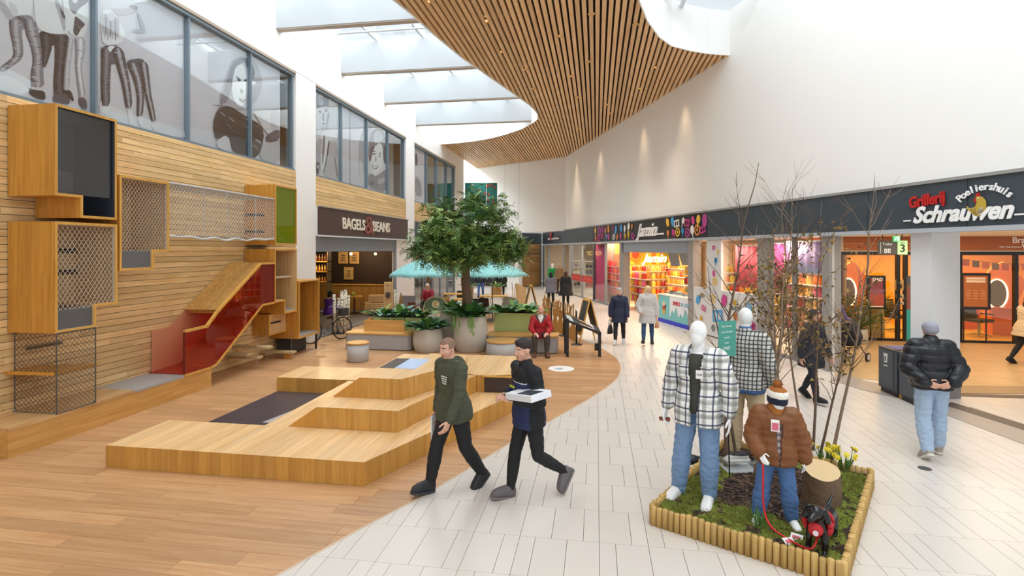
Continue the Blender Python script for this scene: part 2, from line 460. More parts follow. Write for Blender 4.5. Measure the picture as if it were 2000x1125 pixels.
# --- roof: white beams between the left wall and the slatted ceiling, glazed roof above
for Y in (1.8, 5.6, 9.4, 13.0, 16.65, 20.3, 24.1):
    struct(MB().box((WX, Y, 8.63), (-2.0 if Y < 22.5 else -2.6, Y + 0.24, 9.62), 0).box((WX, Y + 0.02, 8.60), (-2.0, Y + 0.22, 8.63), 1).build('roof_beam', [pm('#b6babd', .7), pm('#b9aca0', 0.6)]))
ROOFG = glass((250, 253, 255), 0.05)
FRAMEW = pm('#cfd4d8', 0.5, 0.2)
rg_ = struct(MB().box((WX + 0.0, 1, 9.80), (-4.0, 29, 9.83)).build('roof_glazing', ROOFG))
for k, Y in enumerate([2.4 + 1.83 * i for i in range(15)]):
    MB().box((WX, Y - 0.04, 9.70), (-2.2, Y + 0.04, 9.80)).build('glazing_bar', FRAMEW, rg_)
for X in (-7.2, -5.6, -4.1):
    MB().box((X - 0.04, 1, 9.66), (X + 0.04, 29, 9.75)).build('glazing_bar', FRAMEW, rg_)
for Y in (14.8, 18.4, 22.1, 11.2):                                    # thin trusses under the glass
    t_ = MB()
    t_.tube([(WX, Y, 9.62), (-2.5, Y, 9.62)], 0.035, 6).tube([(WX + .8, Y, 9.15), (-2.5, Y, 9.15)], 0.03, 6)
    for i in range(5):
        x = WX + 0.9 + i * 1.1
        t_.tube([(x, Y, 9.15), (x, Y, 9.62)], 0.02, 6)
    t_.tube([(-5.3, Y, 9.62), (-4.6, Y, 9.15)], 0.035, 6)
    t_.build('truss', FRAMEW, rg_)
rg2 = struct(MB().box((0.3, 1, 9.80), (9, 16.6, 9.83)).build('roof_glazing', ROOFG))
for Y in (3, 6, 9, 12, 15): MB().box((0.3, Y - 0.05, 9.7), (9, Y + 0.05, 9.8)).build('glazing_bar', FRAMEW, rg2)
for X in (2.4, 4.6, 6.8): MB().box((X - 0.05, 1, 9.64), (X + 0.05, 16.6, 9.72)).build('glazing_bar', FRAMEW, rg2)

# --- slatted timber ceiling with two wavy edges
CZ = 8.5
LE = [(1.0, -4.75), (9.0, -4.72), (11.7, -4.6), (12.32, -4.47), (13.77, -4.27), (15.43, -3.99), (17.14, -3.57), (19.24, -3.05), (21.06, -2.61), (22.0, -2.48), (22.7, -2.45), (23.4, -2.55), (23.9, -2.75), (25.2, -3.5), (26.2, -4.4),
      (27.05, -5.36), (27.6, -6.3), (27.96, -7.23), (28.19, -8.41)]
RE = [(1.0, 0.75), (9, 0.8), (12.0, 0.88), (12.58, 0.95), (13.74, 1.24), (14.85, 1.65), (15.58, 2.08), (16.08, 2.72), (16.4, 3.3), (16.6, 3.89)]
def wall_x(y): return 3.89 - 0.3455 * (y - 16.6)
CP = [(x, y) for y, x in RE] + [(-1.88, 33.31), (-8.41, 37.0)] + [(x, y) for y, x in reversed(LE)]
slatc = struct(MB().prism([(x, y) for x, y in CP], 8.66, 8.72).build('ceiling', pm('#2a2420', 0.9)))
sl = 0.158; x = -8.40; rs = random.Random(5)
def y_hits(x):
    ys = []
    for i in range(len(CP)):
        (xa, ya), (xb, yb) = CP[i], CP[(i + 1) % len(CP)]
        if (xa <= x) != (xb <= x): ys.append(ya + (yb - ya) * (x - xa) / (xb - xa))
    return sorted(ys)
while x < 3.85:
    ha = y_hits(x + 0.0041); hb = y_hits(x + 0.1061)
    if len(ha) != len(hb): ha = hb = max(ha, hb, key=len) if False else y_hits(x + 0.0581)
    if len(ha) == len(hb):
        for i in range(0, len(ha) - 1, 2):
            a0, a1, b0, b1 = ha[i], ha[i + 1], hb[i], hb[i + 1]
            if min(a1 - a0, b1 - b0) > 0.05:
                MB().prism([(x + .004, a0), (x + .106, b0), (x + .106, b1), (x + .004, a1)], CZ + rs.uniform(0, .004), 8.60).build('slat', SLATW, slatc)
    x += sl
# white upstands round the roof openings
def upstand(path, z0, z1, name, sg=1):
    for_ = MB()
    for (xa, ya), (xb, yb) in zip(path, path[1:]):
        d = Vector((xb - xa, yb - ya, 0)).normalized(); n = Vector((d.y, -d.x, 0)) * 0.035 * sg
        for_.slab([(xa, ya, z0), (xb, yb, z0), (xb, yb, z1), (xa, ya, z1)], n)
    return struct(for_.build(name, WHITE))
upstand([(x, y) for y, x in LE], 8.485, 9.82, 'ceiling_upstand', -1)
upstand([(x, y) for y, x in RE], 8.49, 9.82, 'ceiling_upstand')
struct(MB().prism([(x, y) for y, x in LE] + [(-2.0, 30), (0.3, 30), (0.3, 1)], 9.8, 9.9).build('roof', WHITE))
struct(MB().prism([(-8.7, 28.2), (4.2, 28.2), (4.2, 38), (-10, 40)], 9.8, 9.9).build('roof', WHITE))

# --- right wall, the end wall
def fwall(name, s0, s1, z0, z1, off, mat, th=0.25):
    a, b = FP(s0, off), FP(s1, off)
    return struct(MB().slab([(a.x, a.y, z0), (b.x, b.y, z0), (b.x, b.y, z1), (a.x, a.y, z1)], FN * th).build(name, mat))
fwall('wall_right', -16, 17.7, 3.94, 9.82, 0.0, WHITE)
def seg(name, a, b, z0, z1, mat, th=0.2):
    a = Vector((a[0], a[1], 0)); b = Vector((b[0], b[1], 0)); d = (b - a).normalized(); n = Vector((-d.y, d.x, 0))
    if n.y < 0: n = -n
    return struct(MB().slab([(a.x, a.y, z0), (b.x, b.y, z0), (b.x, b.y, z1), (a.x, a.y, z1)], n * th).build(name, mat))
CEw = (-1.88, 33.31)
seg('wall_back', CEw, (-11.0, 38.5), 3.9, 9.8, WHITE)
# ================================================================ PLAY WALL
XF = -7.6
def offset_poly(P, d):
    """inset a counter-clockwise 2-D polygon by d"""
    n = len(P); out = []
    ar = sum(P[i][0] * P[(i + 1) % n][1] - P[(i + 1) % n][0] * P[i][1] for i in range(n)); sg = 1 if ar > 0 else -1
    for i in range(n):
        a, b, c = Vector(P[i - 1]), Vector(P[i]), Vector(P[(i + 1) % n])
        d1 = (b - a).normalized(); d2 = (c - b).normalized()
        n1 = Vector((-d1.y, d1.x)) * sg; n2 = Vector((-d2.y, d2.x)) * sg
        k = 1 + n1.dot(n2)
        out.append(tuple(b + (n1 + n2) * (d / max(k, .2))))
    return out
def wallbox(name, label, P, back=WX, front=XF, t=0.04, inside=None, backmat=None, wood_m=None):
    """open-fronted box on the wall: P is its outline (y, z) seen from the room"""
    root = thing(name, label, 'play box', (back, P[0][0], P[0][1]))
    o0 = Vector((back, P[0][0], P[0][1])); Q = offset_poly(P, t); n = len(P)
    pt = lambda p, x: Vector((x, p[0], p[1])) - o0
    sh = MB()
    for i in range(n):
        j = (i + 1) % n
        sh.poly([pt(P[i], back + .01), pt(P[j], back + .01), pt(P[j], front), pt(P[i], front)], 0)
        sh.poly([pt(Q[i], back + .05), pt(Q[j], back + .05), pt(Q[j], front), pt(Q[i], front)], 1)
        sh.poly([pt(P[i], front), pt(P[j], front), pt(Q[j], front), pt(Q[i], front)], 2)
    sh.build('shell', [wood_m or ORANGE, inside or ORANGE, PLY_EDGE], root)
    MB().poly([pt(q, back + .055) for q in Q]).build('back_panel', backmat or inside or PLY, root)
    return root, (lambda x, y, z: Vector((x, y, z)) - o0), Q
PLY_EDGE = wood('#e2b25c', '#c9923c', 'z', 0.45, 0.04)
DKIN = pm('#41434c', 0.35, var=0.05, bs=3)
ROPE = pm('#b3aa9c', 0.8); ROPEW = pm('#c9c7c0', 0.8); ROPED = pm('#55514c', 0.8)
def net(o, u, v, nu, nv, r, mat, parent, name='net', shape=None):
    """diamond net in the parallelogram o + a*u + b*v; strands are thin cords"""
    o, u, v = Vector(o), Vector(u), Vector(v); m = MB()
    def seg2(a0, b0, a1, b1):
        m.tube([o + u * a0 + v * b0, o + u * a1 + v * b1], r, 3, caps=False)
    k = nv / nu
    for i in range(-int(nv), int(nu) + 1):
        a = i / nu                       # rising strands: from (a,0) to (a+nv/nu,1)
        for sgn in (1, -1):
            a0, a1 = (a, a + k) if sgn > 0 else (a + k, a)
            b0, b1 = 0.0, 1.0
            if a1 == a0: continue
            t0, t1 = 0.0, 1.0
            for lo, hi in ((0, 1),):
                ta = (0 - a0) / (a1 - a0); tb = (1 - a0) / (a1 - a0)
                t0 = max(t0, min(ta, tb)); t1 = min(t1, max(ta, tb))
            if t1 - t0 > 0.01: seg2(a0 + (a1 - a0) * t0, t0, a0 + (a1 - a0) * t1, t1)
    # border cord
    for p, q in ((o, o + u), (o + u, o + u + v), (o + u + v, o + v), (o + v, o)): m.tube([p, q], r * 1.7, 4, caps=False)
    return m.build(name, mat, parent)

# long low bench under the wall
bn = thing('wall_bench', 'long low oak bench along the timber wall with a grey slab set in its top', 'bench', (WX, 5.86, 0))
MB().prism([(0, 0), (0.79, 0), (0.79, 3.74), (0, 3.74)], 0.0, 0.355).build('front_board', wood('#e0b06a', '#c48f4a', 'y', 0.42, 0.05), bn)
for a, b, q in ((0, 1.18, 0), (1.185, 1.93, 0), ):
    MB().box((0, a, 0.355), (0.80, b, 0.40)).build('seat_board', wood('#d9b27e', '#bb8f5c', 'y', 0.42, 0.08), bn)
MB().box((0, 1.935, 0.355), (0.80, 3.02, 0.398)).build('slab', pm('#a5a6a6', 0.35, var=0.03, bs=4), bn)['label'] = 'grey slab'
MB().box((0, 3.025, 0.355), (0.80, 3.75, 0.40)).build('seat_board', wood('#d9b27e', '#bb8f5c', 'y', 0.42, 0.08), bn)

# upper-left box with dark lining
b1, L1, Q1 = wallbox('play_box', 'big stepped oak box high on the timber wall with dark grey lining', [(6.46, 3.52), (6.84, 3.52), (6.84, 3.22), (7.45, 3.22), (7.45, 4.83), (6.46, 4.83)], inside=DKIN, backmat=DKIN)
MB().box(L1(WX + .056, 7.0, 3.35), L1(WX + .09, 7.36, 3.98)).build('hatch', pm('#6f6468', 0.5), b1)
MB().box(L1(WX + .06, 6.95, 3.62), L1(WX + .2, 7.4, 3.66)).build('ledge', DKIN, b1)
MB().box(L1(XF - .05, 6.50, 3.56), L1(XF - .044, 7.41, 4.79)).build('front_pane', glass((228, 232, 238), 0.06), b1)
# lower-left box with net
b2, L2, Q2 = wallbox('play_box', 'stepped oak box low on the left of the timber wall behind rope netting', [(6.46, 1.55), (7.09, 1.55), (7.09, 1.87), (7.46, 1.87), (7.46, 3.15), (6.46, 3.15)], inside=PLY, backmat=PLY)
MB().box(L2(WX + .06, 6.5, 1.59), L2(XF - .03, 7.05, 1.87)).build('step', pm('#5d5e60', 0.5), b2)
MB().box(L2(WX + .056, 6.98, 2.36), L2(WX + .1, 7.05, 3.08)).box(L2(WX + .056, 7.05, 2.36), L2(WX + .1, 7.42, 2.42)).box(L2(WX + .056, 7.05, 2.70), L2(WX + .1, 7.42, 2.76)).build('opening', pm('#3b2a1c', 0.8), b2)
net(L2(XF - .04, 6.50, 1.87), (0, 0.92, 0), (0, 0, 1.24), 13, 12, 0.0055, ROPE, b2)
net(L2(XF - .04, 6.50, 1.59), (0, 0.55, 0), (0, 0, 0.28), 8, 3, 0.0055, ROPE, b2)
# rope curtain under it and oak shelf
rn = thing('rope_net', 'grey rope net hanging from the lower left box down to the bench', 'net', (WX, 6.46, 0.40))
net((0.81, 0.02, 0.0), (0, 0.60, 0), (0, 0, 1.15), 9, 16, 0.004, ROPED, rn, 'net_panel')
net((0.10, 0.02, 0.0), (0.71, 0.0, 0), (0, 0, 1.15), 9, 16, 0.004, ROPED, rn, 'net_panel')
for p in ((0.81, 0.02), (0.81, 0.62), (0.10, 0.02)): MB().tube([(p[0], p[1], 0.0), (p[0], p[1], 1.15)], 0.008, 6).build('post_cord', ROPED, rn)
for p in ((0.79, 0.02), (0.79, 0.62), (0.10, 0.02)): MB().ell((p[0], p[1], 0.012), (0.025, 0.025, 0.014), 8).build('anchor', STEEL, rn)
sh = thing('wall_shelf', 'triangular oak shelf board on the wall behind the hanging rope net', 'shelf', (WX, 6.42, 0.95))
MB().slab([(0, 0, 0), (0.79, 0.05, 0), (0.79, 0.72, 0), (0, 0.45, 0)], (0, 0, 0.04)).build('board', ORANGE_Y, sh)
MB().tube([(0.02, 0.2, -0.15), (0.4, 0.22, 0.0)], 0.015, 6).build('bracket', ORANGE_Y, sh)
tag(MB().box((WX, 6.72, 1.245), (WX + .03, 7.25, 1.285)).build('rail', pm('#6d5633', 0.6), None), 'short dark timber rail on the wall left of the rope net', 'rail')
# small box with net at the tunnel's mouth
b3, L3, Q3 = wallbox('play_box', 'small stepped oak box with net at the left end of the net tunnel', [(7.50, 2.40), (8.17, 2.40), (8.17, 2.71), (8.51, 2.71), (8.51, 3.96), (7.50, 3.96)], inside=PLY, backmat=PLY)
MB().box(L3(WX + .06, 7.54, 2.45), L3(XF - .03, 8.13, 2.72)).build('step', pm('#67686a', 0.5), b3)
MB().box(L3(WX + .058, 7.95, 2.95), L3(WX + .08, 8.46, 3.85)).build('opening', wood('#e6c38a', '#cfa468', 'y', .5, .04), b3)
net(L3(XF - .04, 7.54, 2.72), (0, 0.93, 0), (0, 0, 1.20), 14, 13, 0.0048, ROPE, b3)
net(L3(XF - .04, 7.54, 2.44), (0, 0.60, 0), (0, 0, 0.28), 9, 3, 0.0048, ROPE, b3)
# net tunnel
tn = thing('net_tunnel', 'long white rope net tunnel slung between oak boxes on the wall', 'net', (WX, 8.52, 2.95))
Lt = 3.19
net((0.78, 0, 0.05), (0, Lt, 0), (0, 0, 0.95), 40, 10, 0.0045, ROPEW, tn, 'net_side')
net((0.10, 0, 1.0), (0.68, 0, 0), (0, Lt, 0), 8, 36, 0.006, ROPEW, tn, 'net_top')
net((0.10, 0, 0.05), (0.68, 0, 0), (0, Lt, 0), 8, 36, 0.0045, ROPEW, tn, 'net_bottom')
m = MB(); rs = random.Random(2)
for x, z in ((0.78, 1.0), (0.10, 1.0)): m.tube([(x, 0, z), (x, Lt, z)], 0.022, 8)
m.build('tube_rail', pm('#b9babb', .4, .4), tn)
m = MB()
m.tube([(0.78, i * Lt / 30, 0.045 - 0.06 * math.sin(math.pi * i / 30) * (0.6 + 0.4 * math.sin(i))) for i in range(31)], [0.022 + 0.008 * rs.random() for _ in range(31)], 6)
m.build('edge_rope', ROPEW, tn)
for yy in (0.9, 1.55, 2.5):
    m = MB()
    m.tube([(0.78, yy, 1.0), (0.78, yy, 0.0)], 0.008, 5).tube([(0.10, yy, 1.0), (0.78, yy, 1.0)], 0.014, 6)
    m.build('hoop', pm('#b9babb', .4, .4), tn)
# green box, mesh boxes
b4, L4, Q4 = wallbox('play_box', 'oak box with lime green front pane at the right end of the net tunnel', [(11.72, 2.86), (12.65, 2.86), (12.65, 4.31), (11.72, 4.31)], inside=ORANGE, backmat=PLY)
MB().box(L4(XF - .03, 11.76, 2.90), L4(XF - .02, 12.61, 4.27)).build('front_pane', glass((170, 190, 40), 0.05, body=0.35), b4)['label'] = 'lime green pane'
for z in (3.15, 3.55): MB().box(L4(XF - .78, 11.70, z), L4(XF - .28, 11.715, z + .06)).build('slot', pm('#2b2413', .8), b4)
MESH_ = pm('#a58a60', 0.8, var=.08, bs=60, bump=.4)
b5, L5, Q5 = wallbox('play_box', 'tall stepped oak box with mesh at the top of the slide', [(11.70, 1.47), (12.10, 1.47), (12.10, 1.16), (12.65, 1.16), (12.65, 2.76), (11.70, 2.76)], inside=PLY, backmat=MESH_)
MB().box(L5(WX + .06, 11.74, 2.04), L5(XF - .12, 12.61, 2.08)).build('shelf_board', pm('#cfc3ae', .5), b5)
MB().box(L5(WX + .06, 12.14, 1.20), L5(XF - .08, 12.61, 1.25)).build('shelf_board', pm('#9d9a94', .5), b5)
b6, L6, Q6 = wallbox('play_box', 'oak box with woven mesh back standing in front of the white pier', [(12.74, 0.43), (13.78, 0.43), (13.78, 1.93), (12.74, 1.93)], inside=ORANGE, backmat=MESH_)
MB().box(L6(WX + .3, 12.78, 0.47), L6(XF - .04, 13.74, 0.50)).build('floor_board', pm('#a7a6a2', .5), b6)
MB().box(L6(WX + .1, 12.9, 0.0), L6(-7.9, 13.6, 0.43)).build('plinth', pm('#3b3a3a', .6), b6)
MB().tube([L6(XF - .08, 13.74, 0.0), L6(XF - .08, 13.74, 0.43)], 0.03, 8).build('leg', BLACK, b6)
# recessed cupboard under the mesh box
b7, L7, Q7 = wallbox('play_box', 'low recessed oak cupboard under the mesh box at the slide', [(12.0, 0.62), (13.05, 0.62), (13.05, 1.14), (12.0, 1.14)], front=-7.95, inside=PLY, backmat=PLY)
MB().box(L7(-7.98, 12.04, 0.66), L7(-7.97, 13.01, 1.10)).build('panel', PLY, b7)
MB().box(L7(-7.97, 12.1, 0.90), L7(-7.955, 12.5, 0.94)).build('slot', BLACK, b7)

# slide
sd = thing('slide', 'red acrylic slide with sloping oak roof coming down onto the wall bench', 'slide', (WX, 8.88, 0.4))
def SP(x, y, z): return Vector((x - WX, y - 8.88, z - 0.4))
top = [(8.88, 1.19), (9.47, 1.205), (9.78, 1.47), (11.18, 2.40), (11.68, 2.40)]
bot = [(8.88, 0.41), (9.55, 0.41), (9.70, 0.44), (9.82, 0.52), (11.22, 1.49), (11.68, 1.50)]
RED = glass((232, 84, 44), 0.05, body=0.10)
pf = [SP(XF, *p) for p in bot] + [SP(XF, *p) for p in reversed(top)]
MB().slab(pf, (-0.012, 0, 0)).build('front_pane', RED, sd)['label'] = 'clear red acrylic side'
def ribbon(path, x0, x1, th, mat, name):
    m = MB(); n = len(path); up = [Vector((0, 0, th))] * n
    for (a, b) in zip(path, path[1:]):
        d = Vector((0, b[0] - a[0], b[1] - a[1])).normalized(); nn = Vector((0, -d.z, d.y)) * th
        m.slab([SP(x0, *a), SP(x1, *a), SP(x1, *b), SP(x0, *b)], nn)
    return m.build(name, mat, sd)
ribbon(top, XF - .045, XF + .012, 0.045, PLY_EDGE, 'rail')
ribbon(bot, XF - .045, XF + .012, -0.045, PLY_EDGE, 'stringer')
for k in range(3):
    x0 = WX + .01 + k * .25; x1 = min(x0 + .247, XF - .047)
    ribbon([(9.80, 1.49), (11.18, 2.42), (11.68, 2.42)], x0, x1, 0.03, wood('#cfa15a', '#ab7c3c', 'y', .45, .1), 'roof_board')
ribbon([(8.9, 0.405)] + bot[1:], WX + .02, XF - .02, 0.012, pm('#9a3020', .25), 'chute')
MB().slab([SP(WX + .015, *p) for p in ((8.97, 0.41), (8.97, 1.20), (9.36, 1.20), (9.86, 1.55), (11.2, 2.40), (11.68, 2.40), (11.68, 1.5), (11.22, 1.49), (9.82, 0.52), (9.6, 0.41))], (.012, 0, 0)).build('back_panel', pm('#d99a72', .45, var=.06, bs=3), sd)['label'] = 'pinkish plywood back panel'
MB().box(SP(XF - .03, 8.865, .42), SP(XF + .005, 8.885, 1.20)).build('edge_post', pm('#6e1d12', .4), sd)
MB().box(SP(WX + .05, 9.84, 1.44), SP(XF - .05, 9.86, 1.50)).build('lintel', ORANGE_Y, sd)
MB().box(SP(XF - .8, 11.66, 1.50), SP(XF, 11.69, 2.42)).build('end_panel', pm('#8a3a20', .4), sd)

# stepping boards hung on cables below the slide
for k, (p, q) in enumerate((((460, 676), (531, 676)), ((512, 686), (577, 686)), ((440, 691), (488, 690)), ((452, 696), (509, 696)))):
    a = onX(p[0], p[1], WX + .02); lab = ('highest of the small stepping boards under the slide', 'furthest stepping board, resting on a block near the cupboard', 'nearest stepping board to the bench end under the slide', 'lowest long stepping board under the slide')[k]
    b = onY(q[0], q[1], a.y); bx = min(b.x, XF + .1)
    root = thing('stepping_board', lab, 'step', (WX, a.y, a.z), 0, 'stepping boards under the slide')
    MB().box((0.0, -0.10, -0.025), (bx - WX, 0.10, 0.025)).build('board', wood('#d8c49a', '#b99f70', 'x', .5, .06), root)
    if k == 1: MB().box((bx - WX - .25, -0.05, -a.z), (bx - WX - .1, 0.05, -.025)).build('block', ORANGE_Y, root)
    MB().tube([(bx - WX - .04, -0.08, -a.z), (bx - WX - .04, -0.08, min(.55, 1.3 - a.z + k * .02))], 0.004, 4).build('cable', STEEL, root)

# ================================================================ STEPPED PLATFORM
pf_ = thing('stepped_platform', 'large three tier oak seating platform in the middle of the wooden floor', 'seating platform', (-3.5, 5.83, 0))
o0 = Vector((-3.5, 5.83, 0))
def tier(polys, z0, z1, wds, name='tier'):
    root = None
    for P in polys:
        Pl = [(x - o0.x, y - o0.y) for x, y in P]
        core = MB().prism(offset_poly(Pl, .02), z0 + .001, z1 - .02).build(name, pm('#6b4a26', .8), pf_)
        x = min(p[0] for p in Pl); xm = max(p[0] for p in Pl)
        while x < xm:
            wd = wds * random.uniform(.85, 1.15)
            q = clip(clip(Pl, -1, 0, -x), 1, 0, x + wd - .0015)
            q = dedupe(q)
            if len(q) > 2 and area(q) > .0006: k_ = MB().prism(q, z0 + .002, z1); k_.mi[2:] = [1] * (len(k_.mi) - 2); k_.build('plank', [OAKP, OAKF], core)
            x += wd
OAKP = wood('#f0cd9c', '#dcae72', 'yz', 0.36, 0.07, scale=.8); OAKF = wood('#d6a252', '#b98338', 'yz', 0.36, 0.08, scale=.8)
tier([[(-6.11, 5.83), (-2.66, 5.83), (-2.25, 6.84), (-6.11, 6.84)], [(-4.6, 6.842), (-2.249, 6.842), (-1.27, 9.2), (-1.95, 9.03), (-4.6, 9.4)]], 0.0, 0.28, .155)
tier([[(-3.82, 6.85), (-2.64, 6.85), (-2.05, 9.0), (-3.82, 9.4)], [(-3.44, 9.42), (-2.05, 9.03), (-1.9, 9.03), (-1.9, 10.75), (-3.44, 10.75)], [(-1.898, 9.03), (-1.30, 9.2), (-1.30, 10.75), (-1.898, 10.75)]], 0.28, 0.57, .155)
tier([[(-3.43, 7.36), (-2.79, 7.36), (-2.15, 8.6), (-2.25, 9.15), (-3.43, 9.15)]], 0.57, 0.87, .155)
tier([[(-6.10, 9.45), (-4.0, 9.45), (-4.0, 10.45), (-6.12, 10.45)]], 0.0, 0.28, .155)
def wedge(a, name):      # triangular cheeks of the ramp
    MB().slab([Vector(p) - o0 for p in a[0]], (0, a[1], 0)).build(name, wood('#dca04a', '#c08534', 'z', .4, .04, band=(.15, 0, 0)), pf_)
wedge(([(-4.66, 6.85, .0), (-3.82, 6.85, .0), (-3.82, 6.85, .57)], 2.6), 'ramp_cheek')
wedge(([(-3.86, 7.37, .57), (-3.43, 7.37, .57), (-3.43, 7.37, .87)], 1.78), 'ramp_cheek')
# lit screen and dark cover let into the top
MB().box(Vector((-3.40, 8.02, .871)) - o0, Vector((-3.15, 8.75, .876)) - o0).build('hatch', pm('#4c4038', .5), pf_)
MB().box(Vector((-3.15, 8.02, .871)) - o0, Vector((-2.80, 8.75, .878)) - o0).build('screen', pm('#9fb4d2', .15, emit='#a9bedc', es=.35), pf_)
# niche with dark recess
nb = Vector((-1.93, 9.02, .0)) - o0
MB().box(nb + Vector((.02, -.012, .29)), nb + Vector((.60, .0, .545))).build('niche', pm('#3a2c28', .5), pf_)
MB().box(nb + Vector((.0, -.02, .545)), nb + Vector((.62, .01, .572))).build('niche_edge', PLY_EDGE, pf_)
mt = MB().prism([(-6.08, 9.44), (-6.08, 6.86), (-4.66, 6.86), (-4.66, 9.44)], 0.0, 0.012).build('floor_mat', pm('#4a454a', .32, var=.03, bs=3))
tag(mt, 'dark grey rubber play mat on the floor between the platform tiers', 'mat')
hb = tag(MB().slab([(-5.20, 7.68, .013), (-4.72, 7.68, .013), (-4.72, 8.45, .013), (-5.05, 8.45, .013)], (0, 0, .012)).build('floor_panel', pm('#b9bcbf', .12)), 'small glossy light grey panel lying on the dark mat', 'panel')
# ================================================================ FIGURES
def V(*a): return Vector(a)
def rot(axis, deg): return Matrix.Rotation(R(deg), 3, axis)
def cap(m, p0, r0, p1, r1, n=10):
    """closed tapered capsule"""
    p0, p1 = Vector(p0), Vector(p1); d = p1 - p0; L = max(d.length, 1e-6); d = d / L
    pts, rr = [], []
    for k in range(4):
        a = math.pi / 2 * (k + .35) / 4; pts.append(p0 - d * r0 * math.cos(a)); rr.append(r0 * math.sin(a))
    pts.append(p0); rr.append(r0); pts.append(p1); rr.append(r1)
    for k in range(3, -1, -1):
        a = math.pi / 2 * (k + .35) / 4; pts.append(p1 + d * r1 * math.cos(a)); rr.append(r1 * math.sin(a))
    m.tube(pts, rr, n)
def loft(m, rings, n=16):
    """rings: (centre, x axis * rx, y axis * ry) from bottom to top, closed"""
    vs = []
    for c, ax, ay in rings:
        for k in range(n):
            a = 2 * math.pi * k / n; ca, sa = math.cos(a), math.sin(a)
            q = 0.8
            vs.append(c + ax * (math.copysign(abs(ca) ** q, ca)) + ay * (math.copysign(abs(sa) ** q, sa)))
    L = len(rings)
    fs = [(i * n + k, i * n + (k + 1) % n, (i + 1) * n + (k + 1) % n, (i + 1) * n + k) for i in range(L - 1) for k in range(n)]
    fs += [tuple(range(n - 1, -1, -1)), tuple((L - 1) * n + k for k in range(n))]
    m.add(vs, fs)
def skin_up(m, name, mats, parent, voxel, smooth=2, wrinkle=0.0, wfreq=9.0, puff=0.0, pfreq=70.0, pfun=None, cut=None, solid=0.0, matfn=None, seed=0):
    """grow ONE continuous surface over overlapping closed shapes, then wrinkle / quilt / open it"""
    me = bpy.data.meshes.new('tmp'); me.from_pydata([tuple(v) for v in m.v], [], m.f)
    bm = bmesh.new(); bm.from_mesh(me); bmesh.ops.recalc_face_normals(bm, faces=bm.faces); bm.to_mesh(me); bm.free()
    o = bpy.data.objects.new(name, me); COL.objects.link(o)
    md = o.modifiers.new('r', 'REMESH'); md.mode = 'VOXEL'; md.voxel_size = voxel; md.use_smooth_shade = True
    if smooth:
        sm = o.modifiers.new('s', 'SMOOTH'); sm.iterations = smooth; sm.factor = .5
    dg = bpy.context.evaluated_depsgraph_get(); dg.update()
    me2 = bpy.data.meshes.new_from_object(o.evaluated_get(dg)); o.modifiers.clear(); o.data = me2; bpy.data.meshes.remove(me); me2.name = name
    if wrinkle or puff:
        nm = [v.normal.copy() for v in me2.vertices]
        for v, nn in zip(me2.vertices, nm):
            d = 0
            if wrinkle:
                p = Vector((v.co.x * wfreq, v.co.y * wfreq, v.co.z * wfreq * 1.5 + seed))
                d += wrinkle * (1 - 2.2 * abs(noise.noise(p))) + wrinkle * .5 * noise.noise(p * 2.3)
            if puff:
                t = pfun(v.co) if pfun else v.co.z
                d += puff * (abs(math.sin(t * pfreq)) ** .6 - .6)
            v.co += nn * d
    if cut:
        bm = bmesh.new(); bm.from_mesh(me2)
        kill = [f for f in bm.faces if cut(f.calc_center_median())]
        bmesh.ops.delete(bm, geom=kill, context='FACES'); bm.to_mesh(me2); bm.free()
    for q in mats: me2.materials.append(q)
    if matfn and len(mats) > 1:
        me2.polygons.foreach_set('material_index', [matfn(p.center) for p in me2.polygons])
    me2.polygons.foreach_set('use_smooth', [True] * len(me2.polygons))
    if solid:
        s = o.modifiers.new('solid', 'SOLIDIFY'); s.thickness = solid; s.offset = 0
    if parent: o.parent = parent
    return o

SKIN = pm('#d9a58a', 0.5); SKIN2 = pm('#c98d6e', 0.5); LIP = pm('#a8584e', 0.45); MANN = pm('#f1f1ef', 0.28)
BROW = pm('#4a382c', 0.8); EYE = pm('#20181a', 0.2); EYEW = pm('#e8e4e0', 0.3)

